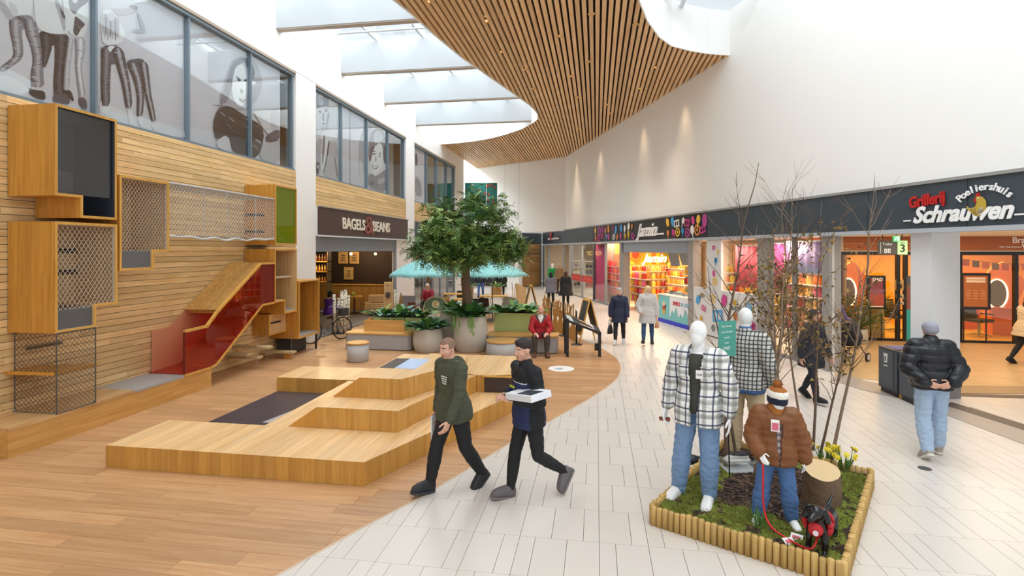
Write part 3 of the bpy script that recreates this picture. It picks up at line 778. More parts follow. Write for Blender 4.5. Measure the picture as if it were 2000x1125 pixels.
class Fig:
    def __init__(s, name, label, cat, loc, face, h, pose, female=False, floor=0.0, rootz=None, skin=SKIN, group=None, faceless=False, vox=0.0075, hairmat=None, cropped=False, headk=1.0, part='body'):
        s.h = h; s.vox = vox; P = pose; s.P = P
        th = math.atan2(-face[0], face[1])
        s.root = thing(name, label, cat, (loc[0], loc[1], floor), th, group)
        J = s.J = {}
        ln = rot('X', -P.get('lean', 0)) @ rot('Y', P.get('side', 0)); s.ln = ln
        tw = rot('Z', P.get('twist', 0))
        hipx = .05; shx = .094 if female else .104
        # legs first, to find the pelvis height
        def d3(v, sd): return Vector((v[0] * sd, v[1], v[2])).normalized()
        low = 9
        for nm, sd in (('R', 1), ('L', -1)):
            t, c, f = P['leg' + nm]
            J['hip' + nm] = V(hipx * sd, 0, 0); J['knee' + nm] = J['hip' + nm] + d3(t, sd) * .245
            J['ank' + nm] = J['knee' + nm] + d3(c, sd) * .237; J['toe' + nm] = J['ank' + nm] + d3(f, sd) * .105
            low = min(low, J['ank' + nm].z - .042, J['toe' + nm].z - .02)
        z0 = -low if rootz is None else rootz / h
        off = V(P.get('ox', 0), P.get('oy', 0), z0)
        for k in J: J[k] = J[k] + off
        pel = off.copy(); J['pel'] = pel
        tu = tw @ ln
        s.up = ln @ V(0, 0, 1); s.rx = tu @ V(1, 0, 0); s.fy = tu @ V(0, 1, 0)
        sp = .295
        J['neck'] = pel + s.up * sp
        for nm, sd in (('R', 1), ('L', -1)):
            J['sh' + nm] = pel + s.up * (sp - .022) + s.rx * shx * sd
            a = P['arm' + nm]; u_, f_ = Vector((a[0][0] * sd, a[0][1], a[0][2])).normalized(), Vector((a[1][0] * sd, a[1][1], a[1][2])).normalized()
            J['el' + nm] = J['sh' + nm] + u_ * .170; J['wr' + nm] = J['el' + nm] + f_ * .142
            hd = a[2] if len(a) > 2 and a[2] else a[1]
            J['hd' + nm] = Vector((hd[0] * sd, hd[1], hd[2])).normalized()
        hp = P.get('head', (0, 0, 0)); s.HM = tw @ rot('Z', hp[0]) @ rot('X', -hp[1]) @ rot('Y', hp[2] if len(hp) > 2 else 0)
        J['head'] = J['neck'] + (s.up * .5 + s.HM @ V(0, 0, .5)) * .105 + s.HM @ V(0, .012, 0); s.hk = headk
        # --- the body
        m = MB(); H = h
        s.torso(m, 0, (-.04, 1.0))
        for nm, sd in (('R', 1), ('L', -1)):
            cap(m, J['neck'] * H * .5 + J['sh' + nm] * H * .5, .036 * H, J['sh' + nm] * H, .032 * H)
            cap(m, J['sh' + nm] * H, .033 * H, J['el' + nm] * H, .024 * H); cap(m, J['el' + nm] * H, .025 * H, J['wr' + nm] * H, .0155 * H)
            s.hand(m, nm, sd)
            s.leg(m, nm, 0)
            cap(m, J['ank' + nm] * H, .020 * H, J['toe' + nm] * H * .8 + J['ank' + nm] * H * .2, .010 * H)
        cap(m, J['neck'] * H - s.up * .03 * H, .035 * H, J['head'] * H - s.HM @ V(0, .012, .02) * H, .031 * H)
        s.headprims(m, faceless)
        def mf(c):
            if faceless: return 0
            q = s.HM.transposed() @ (Vector(c) / H - J['head']) / headk
            if abs(q.x) < .015 and q.y > .035 and -.0385 < q.z < -.0285: return 1
            if .008 < abs(q.x) < .027 and q.y > .028 and .012 < q.z < .0185: return 2
            if cropped and q.z > -.02 and q.length < .1 and (q.z > .036 or (q.y < .012 and abs(q.x) > .02 and q.z > .0) or q.y < -.02): return 3
            return 0
        s.body = skin_up(m, part, [skin, LIP if not faceless else skin, BROW, hairmat or BROW], s.root, vox, 1, matfn=mf)
        if not faceless:
            for sd in (1, -1):
                c = (J['head'] + s.HM @ V(.0185 * sd, .0405, .004) * headk) * H
                e = MB().ell(c, (.0072 * H, .004 * H, .0034 * H), 8, s.HM).build('eye', EYEW, s.root, True)
                MB().ell(c + s.HM @ V(0, .0026, 0) * H, (.0036 * H, .0018 * H, .0032 * H), 8, s.HM).build('iris', EYE, e, True)
    def torso(s, m, d, rng=(0, 1), flare=0.0, chest=1.0):
        H = s.h; J = s.J; prof = [(-.16, .078, .058), (-.04, .088, .062), (.12, .090, .064), (.40, .077, .054), (.62, .086, .058), (.80, .096, .060), (.92, .094, .052), (.985, .070, .042), (1.03, .038, .036)]
        rings = []; a, b = rng
        ts = sorted(set([a, b] + [p[0] for p in prof if a < p[0] < b]))
        for t in ts:
            k = [p for p in prof if p[0] <= t][-1] if t >= prof[0][0] else prof[0]; n = ([p for p in prof if p[0] > t] or [prof[-1]])[0]
            f = 0 if n[0] == k[0] else (t - k[0]) / (n[0] - k[0]); f = max(-.5, min(1, f))
            rx = k[1] + (n[1] - k[1]) * f; ry = k[2] + (n[2] - k[2]) * f
            if t < .5: rx += flare * (.5 - t) * .1; ry += flare * (.5 - t) * .1
            base = s.ln @ V(0, 0, 1) if t > 0 else V(0, 0, 1) * .5 + s.ln @ V(0, 0, .5)
            c = (J['pel'] + base * (.295 * t)) * H
            rings.append((c, s.rx * (rx * chest * H + d), s.fy * (ry * chest * H + d)))
        loft(m, rings)
    def leg(s, m, nm, d, wide=0.0, end=1.0):
        H = s.h; J = s.J; hp, k, a = J['hip' + nm] * H, J['knee' + nm] * H, J['ank' + nm] * H
        cap(m, hp, .054 * H + d, k, .035 * H + d + wide * .5)
        e = k + (a - k) * end; mid = k + (a - k) * .35
        cap(m, k, .034 * H + d + wide * .5, mid, .033 * H + d + wide); cap(m, mid, .034 * H + d + wide, e, .021 * H + d + wide)
    def sleeve(s, m, nm, d, end=1.0):
        H = s.h; J = s.J; sh, e, w_ = J['sh' + nm] * H, J['el' + nm] * H, J['wr' + nm] * H
        cap(m, J['neck'] * H * .45 + sh * .55 - s.up * .01 * H, .036 * H + d, sh, .034 * H + d)
        cap(m, sh, .034 * H + d, e, .028 * H + d); cap(m, e, .028 * H + d, e + (w_ - e) * end, .018 * H + d)
    def hand(s, m, nm, sd):
        H = s.h; J = s.J; w_ = J['wr' + nm] * H; d = J['hd' + nm]
        a = s.P['arm' + nm]; pn = a[3] if len(a) > 3 and a[3] else (-1, 0, 0); curl = a[4] if len(a) > 4 else 25
        pn = Vector((pn[0] * sd, pn[1], pn[2])); pn = (pn - d * pn.dot(d)).normalized()
        lat = d.cross(pn).normalized()
        ts = lat if lat.dot(V(0, 1, .3)) > 0 else -lat         # thumb leads
        if len(a) > 5: ts = lat * a[5]
        k = H
        cap(m, w_ - d * .01 * k, .015 * k, w_ + d * .012 * k, .0145 * k, 8)
        for i, (o_, l1, l2, l3) in enumerate(((1.5, .056, .024, .021), (.5, .058, .027, .023), (-.5, .056, .025, .021), (-1.5, .052, .020, .017))):
            q = w_ + d * .008 * k + ts * o_ * .006 * k; kn = w_ + d * l1 * k + ts * o_ * .0115 * k
            cap(m, q, .0085 * k, kn, .0068 * k, 8)
            c1 = R(curl); d1 = d * math.cos(c1) + pn * math.sin(c1); c2 = R(curl * 2.1); d2 = d * math.cos(c2) + pn * math.sin(c2)
            p1 = kn + d1 * l2 * k; p2 = p1 + d2 * l3 * k
            cap(m, kn, .0058 * k, p1, .0053 * k, 8); cap(m, p1, .0053 * k, p2, .0047 * k, 8)
        b = w_ + d * .016 * k + ts * .010 * k; t1 = b + (d * .6 + ts * .75 + pn * .25).normalized() * .032 * k; t2 = t1 + (d * .9 + ts * .3 + pn * .35).normalized() * .024 * k
        cap(m, b, .0085 * k, t1, .0064 * k, 8); cap(m, t1, .0064 * k, t2, .0053 * k, 8)
    def hp(s, x, y, z): return (s.J['head'] + s.HM @ V(x, y, z) * s.hk) * s.h
    def hell(s, m, c, r, n=14):
        k = s.h * s.hk; m.ell(s.hp(*c), (r[0] * k, r[1] * k, r[2] * k), n, s.HM)
    def headprims(s, m, faceless):
        k = s.h * s.hk
        if faceless:
            s.hell(m, (0, -.004, .010), (.046, .054, .060), 20); s.hell(m, (0, .014, -.022), (.036, .040, .050), 18)
            return
        s.hell(m, (0, -.010, .014), (.0435, .054, .050), 18); s.hell(m, (0, .008, -.016), (.037, .041, .048), 16)
        s.hell(m, (0, .020, -.044), (.024, .024, .020), 12); s.hell(m, (0, .030, .017), (.030, .014, .010), 12)
        cap(m, s.hp(0, .044, .010), .005 * k, s.hp(0, .054, -.012), .0075 * k); s.hell(m, (0, .047, -.014), (.0115, .008, .006), 8)
        s.hell(m, (0, .040, -.034), (.017, .010, .009), 10)
        for sd in (1, -1):
            s.hell(m, (.044 * sd, -.006, -.004), (.006, .013, .019), 10); s.hell(m, (.024 * sd, .030, -.016), (.013, .012, .012), 10)
    # ---- clothes, each a child of the figure
    def top(s, mats, name='jacket', d=.014, hem=-.16, end=.97, flare=.25, collar=.0, hood=False, vox=.012, chest=1.0, **kw):
        m = MB(); H = s.h
        s.torso(m, d, (hem, .99), flare, chest)
        for nm in 'RL': s.sleeve(m, nm, d * .9, end)
        if collar:
            b = s.J['neck'] * H; t = b + (s.up * .6 + s.HM @ V(0, .0, .4)) * collar
            cap(m, b - s.up * .015, .043 * H + d * .6, t, .038 * H + d * .5, 14)
        if hood:
            b = s.J['neck'] * H - s.fy * .050 * H - s.up * .005 * H
            m.ell(b, (.066 * H, .034 * H, .040 * H), 12, Matrix((s.rx, s.fy, s.up)).transposed())
            for sd in (1, -1): cap(m, b + s.rx * .045 * H * sd, .026 * H, s.J['neck'] * H + s.rx * .03 * H * sd + s.fy * .035 * H - s.up * .012 * H, .016 * H)
        return skin_up(m, name, mats if isinstance(mats, list) else [mats], s.root, vox, 2, **kw)
    def trousers(s, mat, d=.008, wide=0.006, end=.97, vox=.012, name='trousers', top=.2, wrinkle=.004, **kw):
        m = MB()
        s.torso(m, d + .001, (-.13, top))
        for nm in 'RL': s.leg(m, nm, d, wide, end)
        return skin_up(m, name, mat if isinstance(mat, list) else [mat], s.root, vox, 2, wrinkle=wrinkle, wfreq=13, **kw)
    def shoes(s, mat, sole=None, boot=0.0, k=1.0):
        H = s.h
        for nm in 'RL':
            a, t = s.J['ank' + nm] * H, s.J['toe' + nm] * H; d = (t - a).normalized()
            sh = s.J['knee' + nm] * H - a; sh = (sh - d * sh.dot(d)).normalized()
            ax = d.cross(sh).normalized()
            f0 = a - d * .035 * H - sh * .030 * H; fw = .105 * H + .035 * H + .02 * H
            ring = []
            for u_, wdt, ht in ((0, .019, .028), (.08, .026, .037), (.3, .028, .040), (.55, .029, .034), (.75, .031, .028), (.92, .026, .021), (1.0, .014, .013)):
                ring.append((f0 + d * fw * u_ + sh * (ht - .012) * H * .9, ax * wdt * H * k, sh * ht * H * .95 * k))
            m = MB(); loft(m, ring, 12); cap(m, a - sh * .01 * H, .026 * H * k, a + sh * (.02 + boot) * H, .025 * H * k)
            o = skin_up(m, 'shoe', [mat], s.root, .007, 1)
            sm = MB(); vs = []
            for lv in (0, 1):
                for u_, wdt in ((-.02, .012), (.03, .022), (.25, .0265), (.55, .027), (.78, .030), (.93, .026), (1.02, .012)):
                    for sg in (1, -1): vs.append(f0 + d * fw * u_ + ax * wdt * H * sg * k - sh * (.0185 if lv == 0 else .004) * H)
            n = 7; lo = [2 * i for i in range(n)] + [2 * i + 1 for i in range(n - 1, -1, -1)]; hi = [q + 14 for q in lo]
            sm.add(vs, [tuple(lo), tuple(reversed(hi))] + [(lo[i], lo[(i + 1) % 14], hi[(i + 1) % 14], hi[i]) for i in range(14)])
            sm.build('sole', sole or BLACK, o)
    def hair(s, mat, kind='short', name='hair', vox=.008):
        m = MB(); k = s.h * s.hk
        if kind in ('short', 'thick'):
            g = 1.06 if kind == 'thick' else 1.0
            s.hell(m, (0, -.013, .026 * g), (.0465, .053, .0465 * g), 18)
            if kind == 'thick': s.hell(m, (0, .016, .052), (.032, .032, .020), 14)
            s.hell(m, (0, -.038, .0), (.040, .026, .036), 12)
        if kind == 'white':
            s.hell(m, (0, -.030, .006), (.047, .034, .030), 16)
            for sd in (1, -1): s.hell(m, (.040 * sd, -.012, .008), (.008, .02, .016), 8)
        if kind in ('bob', 'long'):
            s.hell(m, (0, -.014, .022), (.051, .056, .050), 18)
            for sd in (1, -1):
                cap(m, s.hp(.040 * sd, -.004, .02), .014 * k, s.hp(.043 * sd, -.004, -.055), .012 * k)
            m.ell(s.hp(0, -.030, -.03), (.046 * k, .030 * k, .045 * k), 12, s.HM)
        if kind == 'long':
            b = s.hp(0, -.034, -.03)
            for dx in (-.6, 0, .6): cap(m, b + s.rx * dx * .045 * k, .026 * k, b + s.rx * dx * .05 * k - V(0, 0, .16) * s.h - s.fy * .018 * s.h, .017 * k)
        return skin_up(m, name, [mat], s.root, vox, 2, wrinkle=.002, wfreq=60)
    def beanie(s, mat, z=.018, name='beanie', trim=None, **kw):
        m = MB(); s.hell(m, (0, -.008, .020 + z), (.052, .064, .048), 18); s.hell(m, (0, -.018, .004 + z), (.051, .054, .040), 16)
        k = s.h * s.hk
        cap(m, s.hp(0, -.006, .006 + z), .0 * k + .05 * k, s.hp(0, -.006, .02 + z), .05 * k, 18)
        return skin_up(m, name, mat if isinstance(mat, list) else [mat], s.root, .008, 2, puff=.0012, pfreq=500, **kw)

DOWN = (0.10, 0.02, -1)
def walk(stride=24, back=30, armsw=14, **kw):
    """mid-stride pose, right foot leading"""
    P = dict(legR=((.06, math.tan(R(stride)), -1), (.02, math.tan(R(stride * .55)), -1), (.08, 1, .15)),
             legL=((.06, -math.tan(R(stride * .5)), -1), (.02, -math.tan(R(back)), -1), (.06, 1, -.65)),
             armR=((.22, -math.tan(R(armsw)), -1), (.12, .1 - math.tan(R(armsw * .5)), -1), None, (-1, .2, 0), 24),
             armL=((.22, math.tan(R(armsw)), -1), (.10, .25 + math.tan(R(armsw)), -1), None, (-1, .2, 0), 24), lean=3, head=(0, 4))
    P.update(kw); return P
def stand(**kw):
    P = dict(legR=((.05, .02, -1), (.01, -.03, -1), (.2, 1, -.32)), legL=((.05, .02, -1), (.01, -.03, -1), (.2, 1, -.32)),
             armR=((.2, 0, -1), (.08, .15, -1), None, (-1, .1, 0), 22), armL=((.2, 0, -1), (.08, .15, -1), None, (-1, .1, 0), 22), head=(0, 0))
    P.update(kw); return P
def mirror(P):
    Q = dict(P); Q['legR'], Q['legL'], Q['armR'], Q['armL'] = P['legL'], P['legR'], P['armL'], P['armR']; return Q
# ================================================================ PEOPLE
def at(px, w_): d = ray(px, HZ); return Vector((d.x * w_, d.y * w_, 0))
DENIM = pm('#7d9bc0', 0.85, var=.10, bs=7, bump=.1); DENIM_L = pm('#a9bfd8', 0.85, var=.08, bs=7, bump=.1); DENIM_D = pm('#35547c', 0.85, var=.1, bs=7)
BLK = pm('#18181b', 0.75); NAVY = pm('#1d2540', 0.7); OLIVE = pm('#474a38', 0.85, var=.05, bs=30)
FLAT = -.21
# walking man in the olive hoodie
p = Fig('person', 'walking man with cropped hair in olive hoodie and black trousers', 'person', (-1.61, 5.92), (-.62, -.78), 1.80,
        walk(21, 34, 12, head=(4, 16), lean=5, armR=((.22, -.12, -1), (.05, .18, -1), None, (-1, .2, 0), 30), armL=((.16, .22, -1), (-.02, .55, -1), None, (-1, .2, 0), 26)),
        cropped=True, hairmat=pm('#8a6a58', .8), vox=.0065)
hood = p.top([OLIVE], 'hoodie', d=.020, hem=-.20, end=.95, flare=.5, hood=True, collar=.02, wrinkle=.007, wfreq=7)
p.trousers(BLK, d=.010, wide=.010); p.shoes(pm('#26272b', .6), pm('#3a3a3e', .7))
Lg = MB()
for k in range(4): Lg.box((-.055 + .008 * k, 0, -.012 - .026 * k), (.06 - .006 * k, .002, .004 - .026 * k))
chest = (p.J['pel'] + p.up * .235 + p.rx * -.035) * 1.80 + p.fy * (.062 * 1.8 + .034)
Lg.v = [tuple(chest + p.rx * v[0] + p.fy * v[1] + p.up * v[2]) for v in Lg.v]; Lg.build('chest_print', pm('#c9cbc4', .7), p.root)
pp = p.J['wrR'] * 1.8 + p.J['hdR'] * .12
pw = p.root.matrix_basis
bpy.context.view_layer.update()
def world(p_, v): return p_.root.matrix_world @ v
q = world(p, pp)
tag(MB().slab([q + V(-.02, -.10, -.20), q + V(.02, .10, -.22), q + V(.02, .10, .05), q + V(-.02, -.10, .07)], (.012, 0, 0)).build('paper_sheet', pm('#e6ebf2', .6)), 'folded white papers in the hand of the man in olive hoodie', 'paper')

# walking man with the white box
p = Fig('person', 'young dark haired man in black and navy jacket carrying a white box', 'person', (-.74, 5.86), (-.78, -.62), 1.80,
        walk(14, 66, 6, head=(2, 8), lean=4, legL=((.06, -.12, -1), (.03, -1.5, -1), (.06, .7, -1)),
             armR=((.26, -.22, -1), (-.45, 1, .10), (-.3, 1, -.1), (-.5, 0, -1), 30), armL=((.26, -.02, -1), (-.75, .8, .0), (-.8, .7, .05), (0, .25, 1), 14)), vox=.0065)
def navy_fn(c):
    t = ((Vector(c) / 1.8 - p.J['pel']).dot(p.up)) / .295
    side = abs((Vector(c) / 1.8 - p.J['pel']).dot(p.rx))
    if (Vector(c) / 1.8 - p.J['pel']).dot(p.fy) > .098: return 0
    if .705 < t < .735 and side < .085: return 2
    return 0 if (t > .72 or side > .098) else 1
p.top([pm('#15161b', .75), pm('#1f2a55', .7), pm('#d0d4da', .4)], 'jacket', d=.022, hem=-.22, end=.96, flare=.3, collar=.035, wrinkle=.006, wfreq=8, matfn=navy_fn)
p.trousers(BLK, d=.006, wide=.003); p.shoes(pm('#6b6466', .7), pm('#7c7470', .7)); p.hair(pm('#2e2420', .7), 'thick')
c = (p.J['pel'] + p.up * .178 + p.rx * .04) * 1.8 + p.fy * (.118 + .03)
MB().obox(c, p.rx, p.fy, .05, .004, -.012, .012).build('badge', pm('#b9bf3a', .6), p.root)
bpy.context.view_layer.update()
c = world(p, (p.J['wrR'] + p.J['wrL']) * .9 + V(0, 0, 0)); hd = Vector((-.78, -.62, 0)).normalized(); sd_ = Vector((-.62, .78, 0))
bc = ray(1031, 771) * 5.60; bc.z += CH
bx_ = thing('carton', 'flat white carton carried by the man in the navy jacket', 'box', bc, math.atan2(-hd.x, hd.y) + R(4))
TB = Matrix.Rotation(R(9), 4, 'Y') @ Matrix.Rotation(R(-6), 4, 'X')
MB().box((-.24, -.13, -.035), (.24, .13, .035), None, TB).build('body', pm('#e9eaee', .45), bx_, bevel=.004)
MB().box((-.22, -.05, .0352), (.04, .11, .037), None, TB).build('print', pm('#3e434c', .4), bx_)

# seated man in the red jacket
p = Fig('person', 'elderly white haired man in red jacket seated on the grey bench', 'person', (-1.46, 14.0), (.16, -1), 1.72,
        dict(legR=((.20, 1, -.02), (.0, .0, -1), (.2, 1, FLAT)), legL=((.16, 1, .04), (-.03, .05, -1), (.15, 1, FLAT)), lean=14,
             armR=((.30, .25, -1), (-.42, 1, -.35), (-.6, .7, -.4), (-.3, 0, -1), 22), armL=((.30, .25, -1), (-.42, 1, -.35), (-.6, .7, -.3), (-.3, 0, -1), 26), head=(6, 2)), rootz=.50, vox=.0075, skin=pm('#e0a994', .5))
def red_fn(c):
    q_ = (Vector(c) / 1.72 - p.J['pel']); t = q_.dot(p.up) / .295
    v_ = .012 + (t - .74) * .24
    if t > .74 and q_.dot(p.fy) > .02 and abs(q_.dot(p.rx)) < v_ * .5: return 2
    return 1 if (t > .93 and abs(q_.dot(p.rx)) < .05 + (t - .93) * .3 and q_.dot(p.fy) > -.02) or (t > .74 and abs(q_.dot(p.rx)) < v_ and q_.dot(p.fy) > .02) else 0
p.top([pm('#b3202a', .6, var=.04, bs=20), pm('#4b4748', .8), pm('#e7e4df', .7)], 'jacket', d=.022, hem=-.10, end=.95, flare=.3, collar=.03, vox=.007, wrinkle=.008, wfreq=7, matfn=red_fn)
m = MB(); s_ = p; m.ell((s_.J['neck'] * 1.72 + s_.fy * .055 - s_.up * .035), (.035, .03, .05), 10); m.build('shirt_collar', pm('#e7e4df', .7), p.root, True)
p.trousers(pm('#453c34', .85), d=.010, wide=.012); p.shoes(pm('#5b3c29', .5), pm('#2a211b', .6)); p.hair(pm('#dcdad6', .8), 'white')

# two women
p = Fig('person', 'woman with short grey hair in navy quilted coat with handbag', 'person', (.66, 15.72), (-.08, -1), 1.62, walk(13, 22, 10, head=(10, 4), armR=((.35, .05, -1), (.05, .10, -1), None, (-1, .2, 0), 50)), female=True)
p.top([NAVY], 'coat', d=.034, hem=-.46, end=.96, flare=.45, collar=.04, puff=.003, pfreq=85, wrinkle=.004, chest=1.05)
p.trousers(BLK, d=.006, wide=.004); p.shoes(pm('#d8d4d0', .6), pm('#e8e6e2', .6)); p.hair(pm('#b9b2ac', .8), 'thick')
def bag(name, label, p, nm, mat, wd=.26, ht=.24, dp=.12, drop=.16):
    bpy.context.view_layer.update()
    q = world(p, p.J['wr' + nm] * p.h + p.J['hd' + nm] * .07 * p.h)
    r = thing(name, label, 'bag', (q.x, q.y, q.z - drop - ht), p.root.rotation_euler.z + R(70))
    m = MB(); loft(m, [(V(0, 0, 0), V(wd / 2, 0, 0), V(0, dp / 2, 0)), (V(0, 0, .03), V(wd / 2 * 1.06, 0, 0), V(0, dp / 2 * 1.05, 0)), (V(0, 0, ht * .6), V(wd / 2 * .95, 0, 0), V(0, dp / 2 * .9, 0)), (V(0, 0, ht), V(wd / 2 * .7, 0, 0), V(0, dp / 5, 0))])
    m.build('body', mat, r, True)
    for y in (-.02, .02): MB().tube([V(wd * .25 * math.cos(a), y, ht - .01 + drop * 1.04 * math.sin(a)) for a in [math.pi * i / 10 for i in range(11)]], .008, 6).build('handle', mat, r, True)
    return r
bag('handbag', 'black handbag held low by the woman in navy coat', p, 'R', pm('#1b1b20', .5))
p = Fig('person', 'blonde woman in long pale grey padded coat and blue jeans', 'person', (1.47, 15.85), (-.12, -1), 1.68, walk(11, 18, 8, head=(42, 4), armR=((.42, .10, -1), (-.35, .62, -.75), None, (-1, 0, 0), 30), armL=((.3, .0, -1), (.05, .05, -1), None, (-1, .2, 0), 50)), female=True)
p.top([pm('#c3c0bc', .6, var=.03, bs=12)], 'coat', d=.040, hem=-.56, end=.95, flare=.45, collar=.045, puff=.006, pfreq=42, wrinkle=.005, chest=1.05)
p.trousers(DENIM_D, d=.006, wide=.004); p.shoes(pm('#2b211c', .6), BLK); p.hair(pm('#e3c894', .7), 'long')
bag('handbag', 'small tan handbag held by the woman in pale grey coat', p, 'L', pm('#b98a5e', .55), .2, .17, .1, .08)

# man seen from behind
p = Fig('person', 'man seen from behind in black puffer jacket with hands clasped behind him', 'person', (4.40, 7.86), (.10, 1), 1.77,
        walk(9, 20, 0, head=(0, 4), lean=2, armR=((.42, -.25, -1), (-.62, -.62, -.62), (-.85, -.25, -.35), (0, 1, 0), 30), armL=((.42, -.25, -1), (-.62, -.60, -.66), (-.85, -.3, -.3), (0, 1, 0), 30)), vox=.007)
p.top([pm('#14161d', .42)], 'puffer_jacket', d=.055, hem=-.10, end=.93, flare=.2, collar=.05, puff=.016, pfreq=30, wrinkle=.008, wfreq=6, chest=1.05)
p.trousers(DENIM_L, d=.014, wide=.018, wrinkle=.008); p.shoes(pm('#a99a8c', .7), pm('#d8d4cc', .6)); p.hair(pm('#2b2320', .8), 'white'); p.beanie(pm('#9a9aa6', .9), .002)

# others
q = fl(2006, 712)
p = Fig('person', 'woman in beige coat and black leggings walking out at the edge by the salon', 'person', (q.x, q.y), (1, .15), 1.66, walk(22, 34, 14), female=True)
p.top([pm('#c9b294', .7)], 'coat', d=.04, hem=-.36, end=.95, flare=.8, collar=.03, wrinkle=.008); p.trousers(BLK, d=.004, wide=.0); p.shoes(BLK, BLK, .12); p.hair(pm('#3b2a22', .7), 'long')
p = Fig('person', 'person in dark coat and dark trousers walking just behind the bare branches', 'person', (3.86, 10.40), (.55, -.8), 1.68, walk(16, 30, 10), female=True)
p.top([pm('#22222b', .75)], 'coat', d=.035, hem=-.5, end=.95, flare=.4, collar=.04, wrinkle=.006); p.trousers(pm('#20212b', .8), d=.006, wide=.004); p.shoes(BLK, pm('#b9b6b2', .6)); p.hair(pm('#2a2020', .7), 'bob')
q = at(1622, 12.6)
p = Fig('person', 'person in navy and purple jacket pushing a stroller towards the salon', 'person', (q.x, q.y), (.75, .65), 1.74, walk(16, 26, 0, armR=((.2, .45, -1), (-.05, 1, -.25)), armL=((.2, .45, -1), (-.05, 1, -.25))))
p.top([NAVY, pm('#5b4a78', .7)], 'jacket', d=.03, hem=-.25, end=.95, collar=.04, puff=.004, pfreq=60, matfn=lambda c: 1 if abs(c[0]) > .19 else 0); p.trousers(pm('#2c3550', .8), d=.006); p.shoes(BLK, BLK); p.hair(pm('#241c1a', .7), 'thick')
st = thing('stroller', 'dark folding stroller pushed in front of the salon plants', 'stroller', (q.x + .62, q.y + .52, 0), math.atan2(-.75, .65))
m = MB(); loft(m, [(V(0, .05, .42), V(.2, 0, 0), V(0, .30, 0)), (V(0, .05, .62), V(.23, 0, 0), V(0, .36, 0)), (V(0, 0, .8), V(.23, 0, 0), V(0, .26, 0)), (V(0, -.05, 1.0), V(.2, 0, 0), V(0, .14, 0))]); m.build('seat', pm('#1f2434', .8), st, True)
m = MB()
for sx in (-.22, .22): m.tube([V(sx, -.45, 1.02), V(sx, -.1, .55), V(sx, .42, .12)], .014, 6).tube([V(sx, -.38, .12), V(sx, .2, .6)], .014, 6)
m.tube([V(-.22, -.45, 1.02), V(.22, -.45, 1.02)], .016, 6); stuff(m.build('frame', pm('#33363c', .4, .5), st))
for sx in (-.24, .24):
    for sy in (-.40, .42): 
        w_ = MB(); w_.tube([V(sx - .02, sy, .11), V(sx + .02, sy, .11)], .11, 16, 0).tube([V(sx - .024, sy, .11), V(sx + .024, sy, .11)], .075, 16, 1); w_.build('wheel', [BLACK, pm('#a9a59c', .5)], st)
p = Fig('person', 'woman with long dark hair in grey coat with white bag, seen from behind', 'person', tuple(at(1076, 25.5))[:2], (-.15, 1), 1.66, stand(), female=True, vox=.011)
p.top([pm('#6a6a74', .8)], 'coat', d=.04, hem=-.4, flare=.8, vox=.016); p.trousers(BLK, vox=.016); p.shoes(BLK); p.hair(pm('#1f1818', .7), 'long')
bag('shoulder_bag', 'white shoulder bag of the woman in the grey coat', p, 'L', pm('#d6d2cc', .6), .36, .34, .12, -.25)
p = Fig('person', 'woman with long brown hair in black coat walking to the clothes shop', 'person', tuple(at(1105, 25.8))[:2], (.1, 1), 1.68, stand(), female=True, vox=.011)
p.top([pm('#1c1a1c', .8)], 'coat', d=.04, hem=-.75, flare=1.0, vox=.016); p.trousers(BLK, vox=.016); p.shoes(BLK); p.hair(pm('#4a3324', .7), 'long')
SIT = dict(legR=((.2, 1, -.02), (0, .05, -1), (.1, 1, FLAT)), legL=((.2, 1, -.02), (0, .05, -1), (.1, 1, FLAT)), lean=8, armR=((.2, .35, -1), (-.25, 1, -.1)), armL=((.2, .35, -1), (-.25, 1, -.1)), head=(0, 12))
q = at(641, 18.6)
p = Fig('person', 'dark haired person in purple sweater sitting in the cafe behind birch poles', 'person', (q.x, q.y), (.3, 1), 1.66, SIT, rootz=.52, female=True, vox=.011)
p.top([pm('#5a2a86', .8)], 'sweater', d=.02, hem=-.12, vox=.016); p.trousers(BLK, vox=.016); p.shoes(BLK); p.hair(pm('#1a1515', .7), 'bob')
q = at(836, 22.5)
p = Fig('person', 'person in dark red jacket with glasses sitting on the cafe terrace', 'person', (q.x, q.y), (.1, -1), 1.72, SIT, rootz=.52, vox=.011)
p.top([pm('#8f1d2c', .7)], 'jacket', d=.03, hem=-.12, vox=.016); p.trousers(BLK, vox=.016); p.shoes(BLK); p.hair(pm('#cfcac4', .7), 'short')
m = MB()
for sd in (-1, 1): m.tube([p.hp(.02 * sd + .014 * math.cos(a), .058, .006 + .012 * math.sin(a)) for a in [2 * math.pi * i / 10 for i in range(11)]], .003, 4)
m.build('glasses', BLACK, p.root)
q = at(939, 30)
p = Fig('person', 'distant shopper in dark jacket and blue jeans beyond the terrace', 'person', (q.x, q.y), (.2, -1), 1.76, walk(10, 18, 8), vox=.012)
p.top([pm('#2a2c38', .8)], 'jacket', d=.03, vox=.018); p.trousers(pm('#4a6597', .8), vox=.018); p.shoes(BLK); p.hair(pm('#33261f', .7), 'short')
q = at(980, 31)
p = Fig('person', 'distant shopper dressed in black beyond the right-hand parasol', 'person', (q.x, q.y), (-.3, 1), 1.74, walk(14, 24, 8), vox=.012)
p.top([BLK], 'jacket', d=.03, vox=.018); p.trousers(BLK, vox=.018); p.shoes(BLK); p.hair(pm('#33261f', .7), 'short')

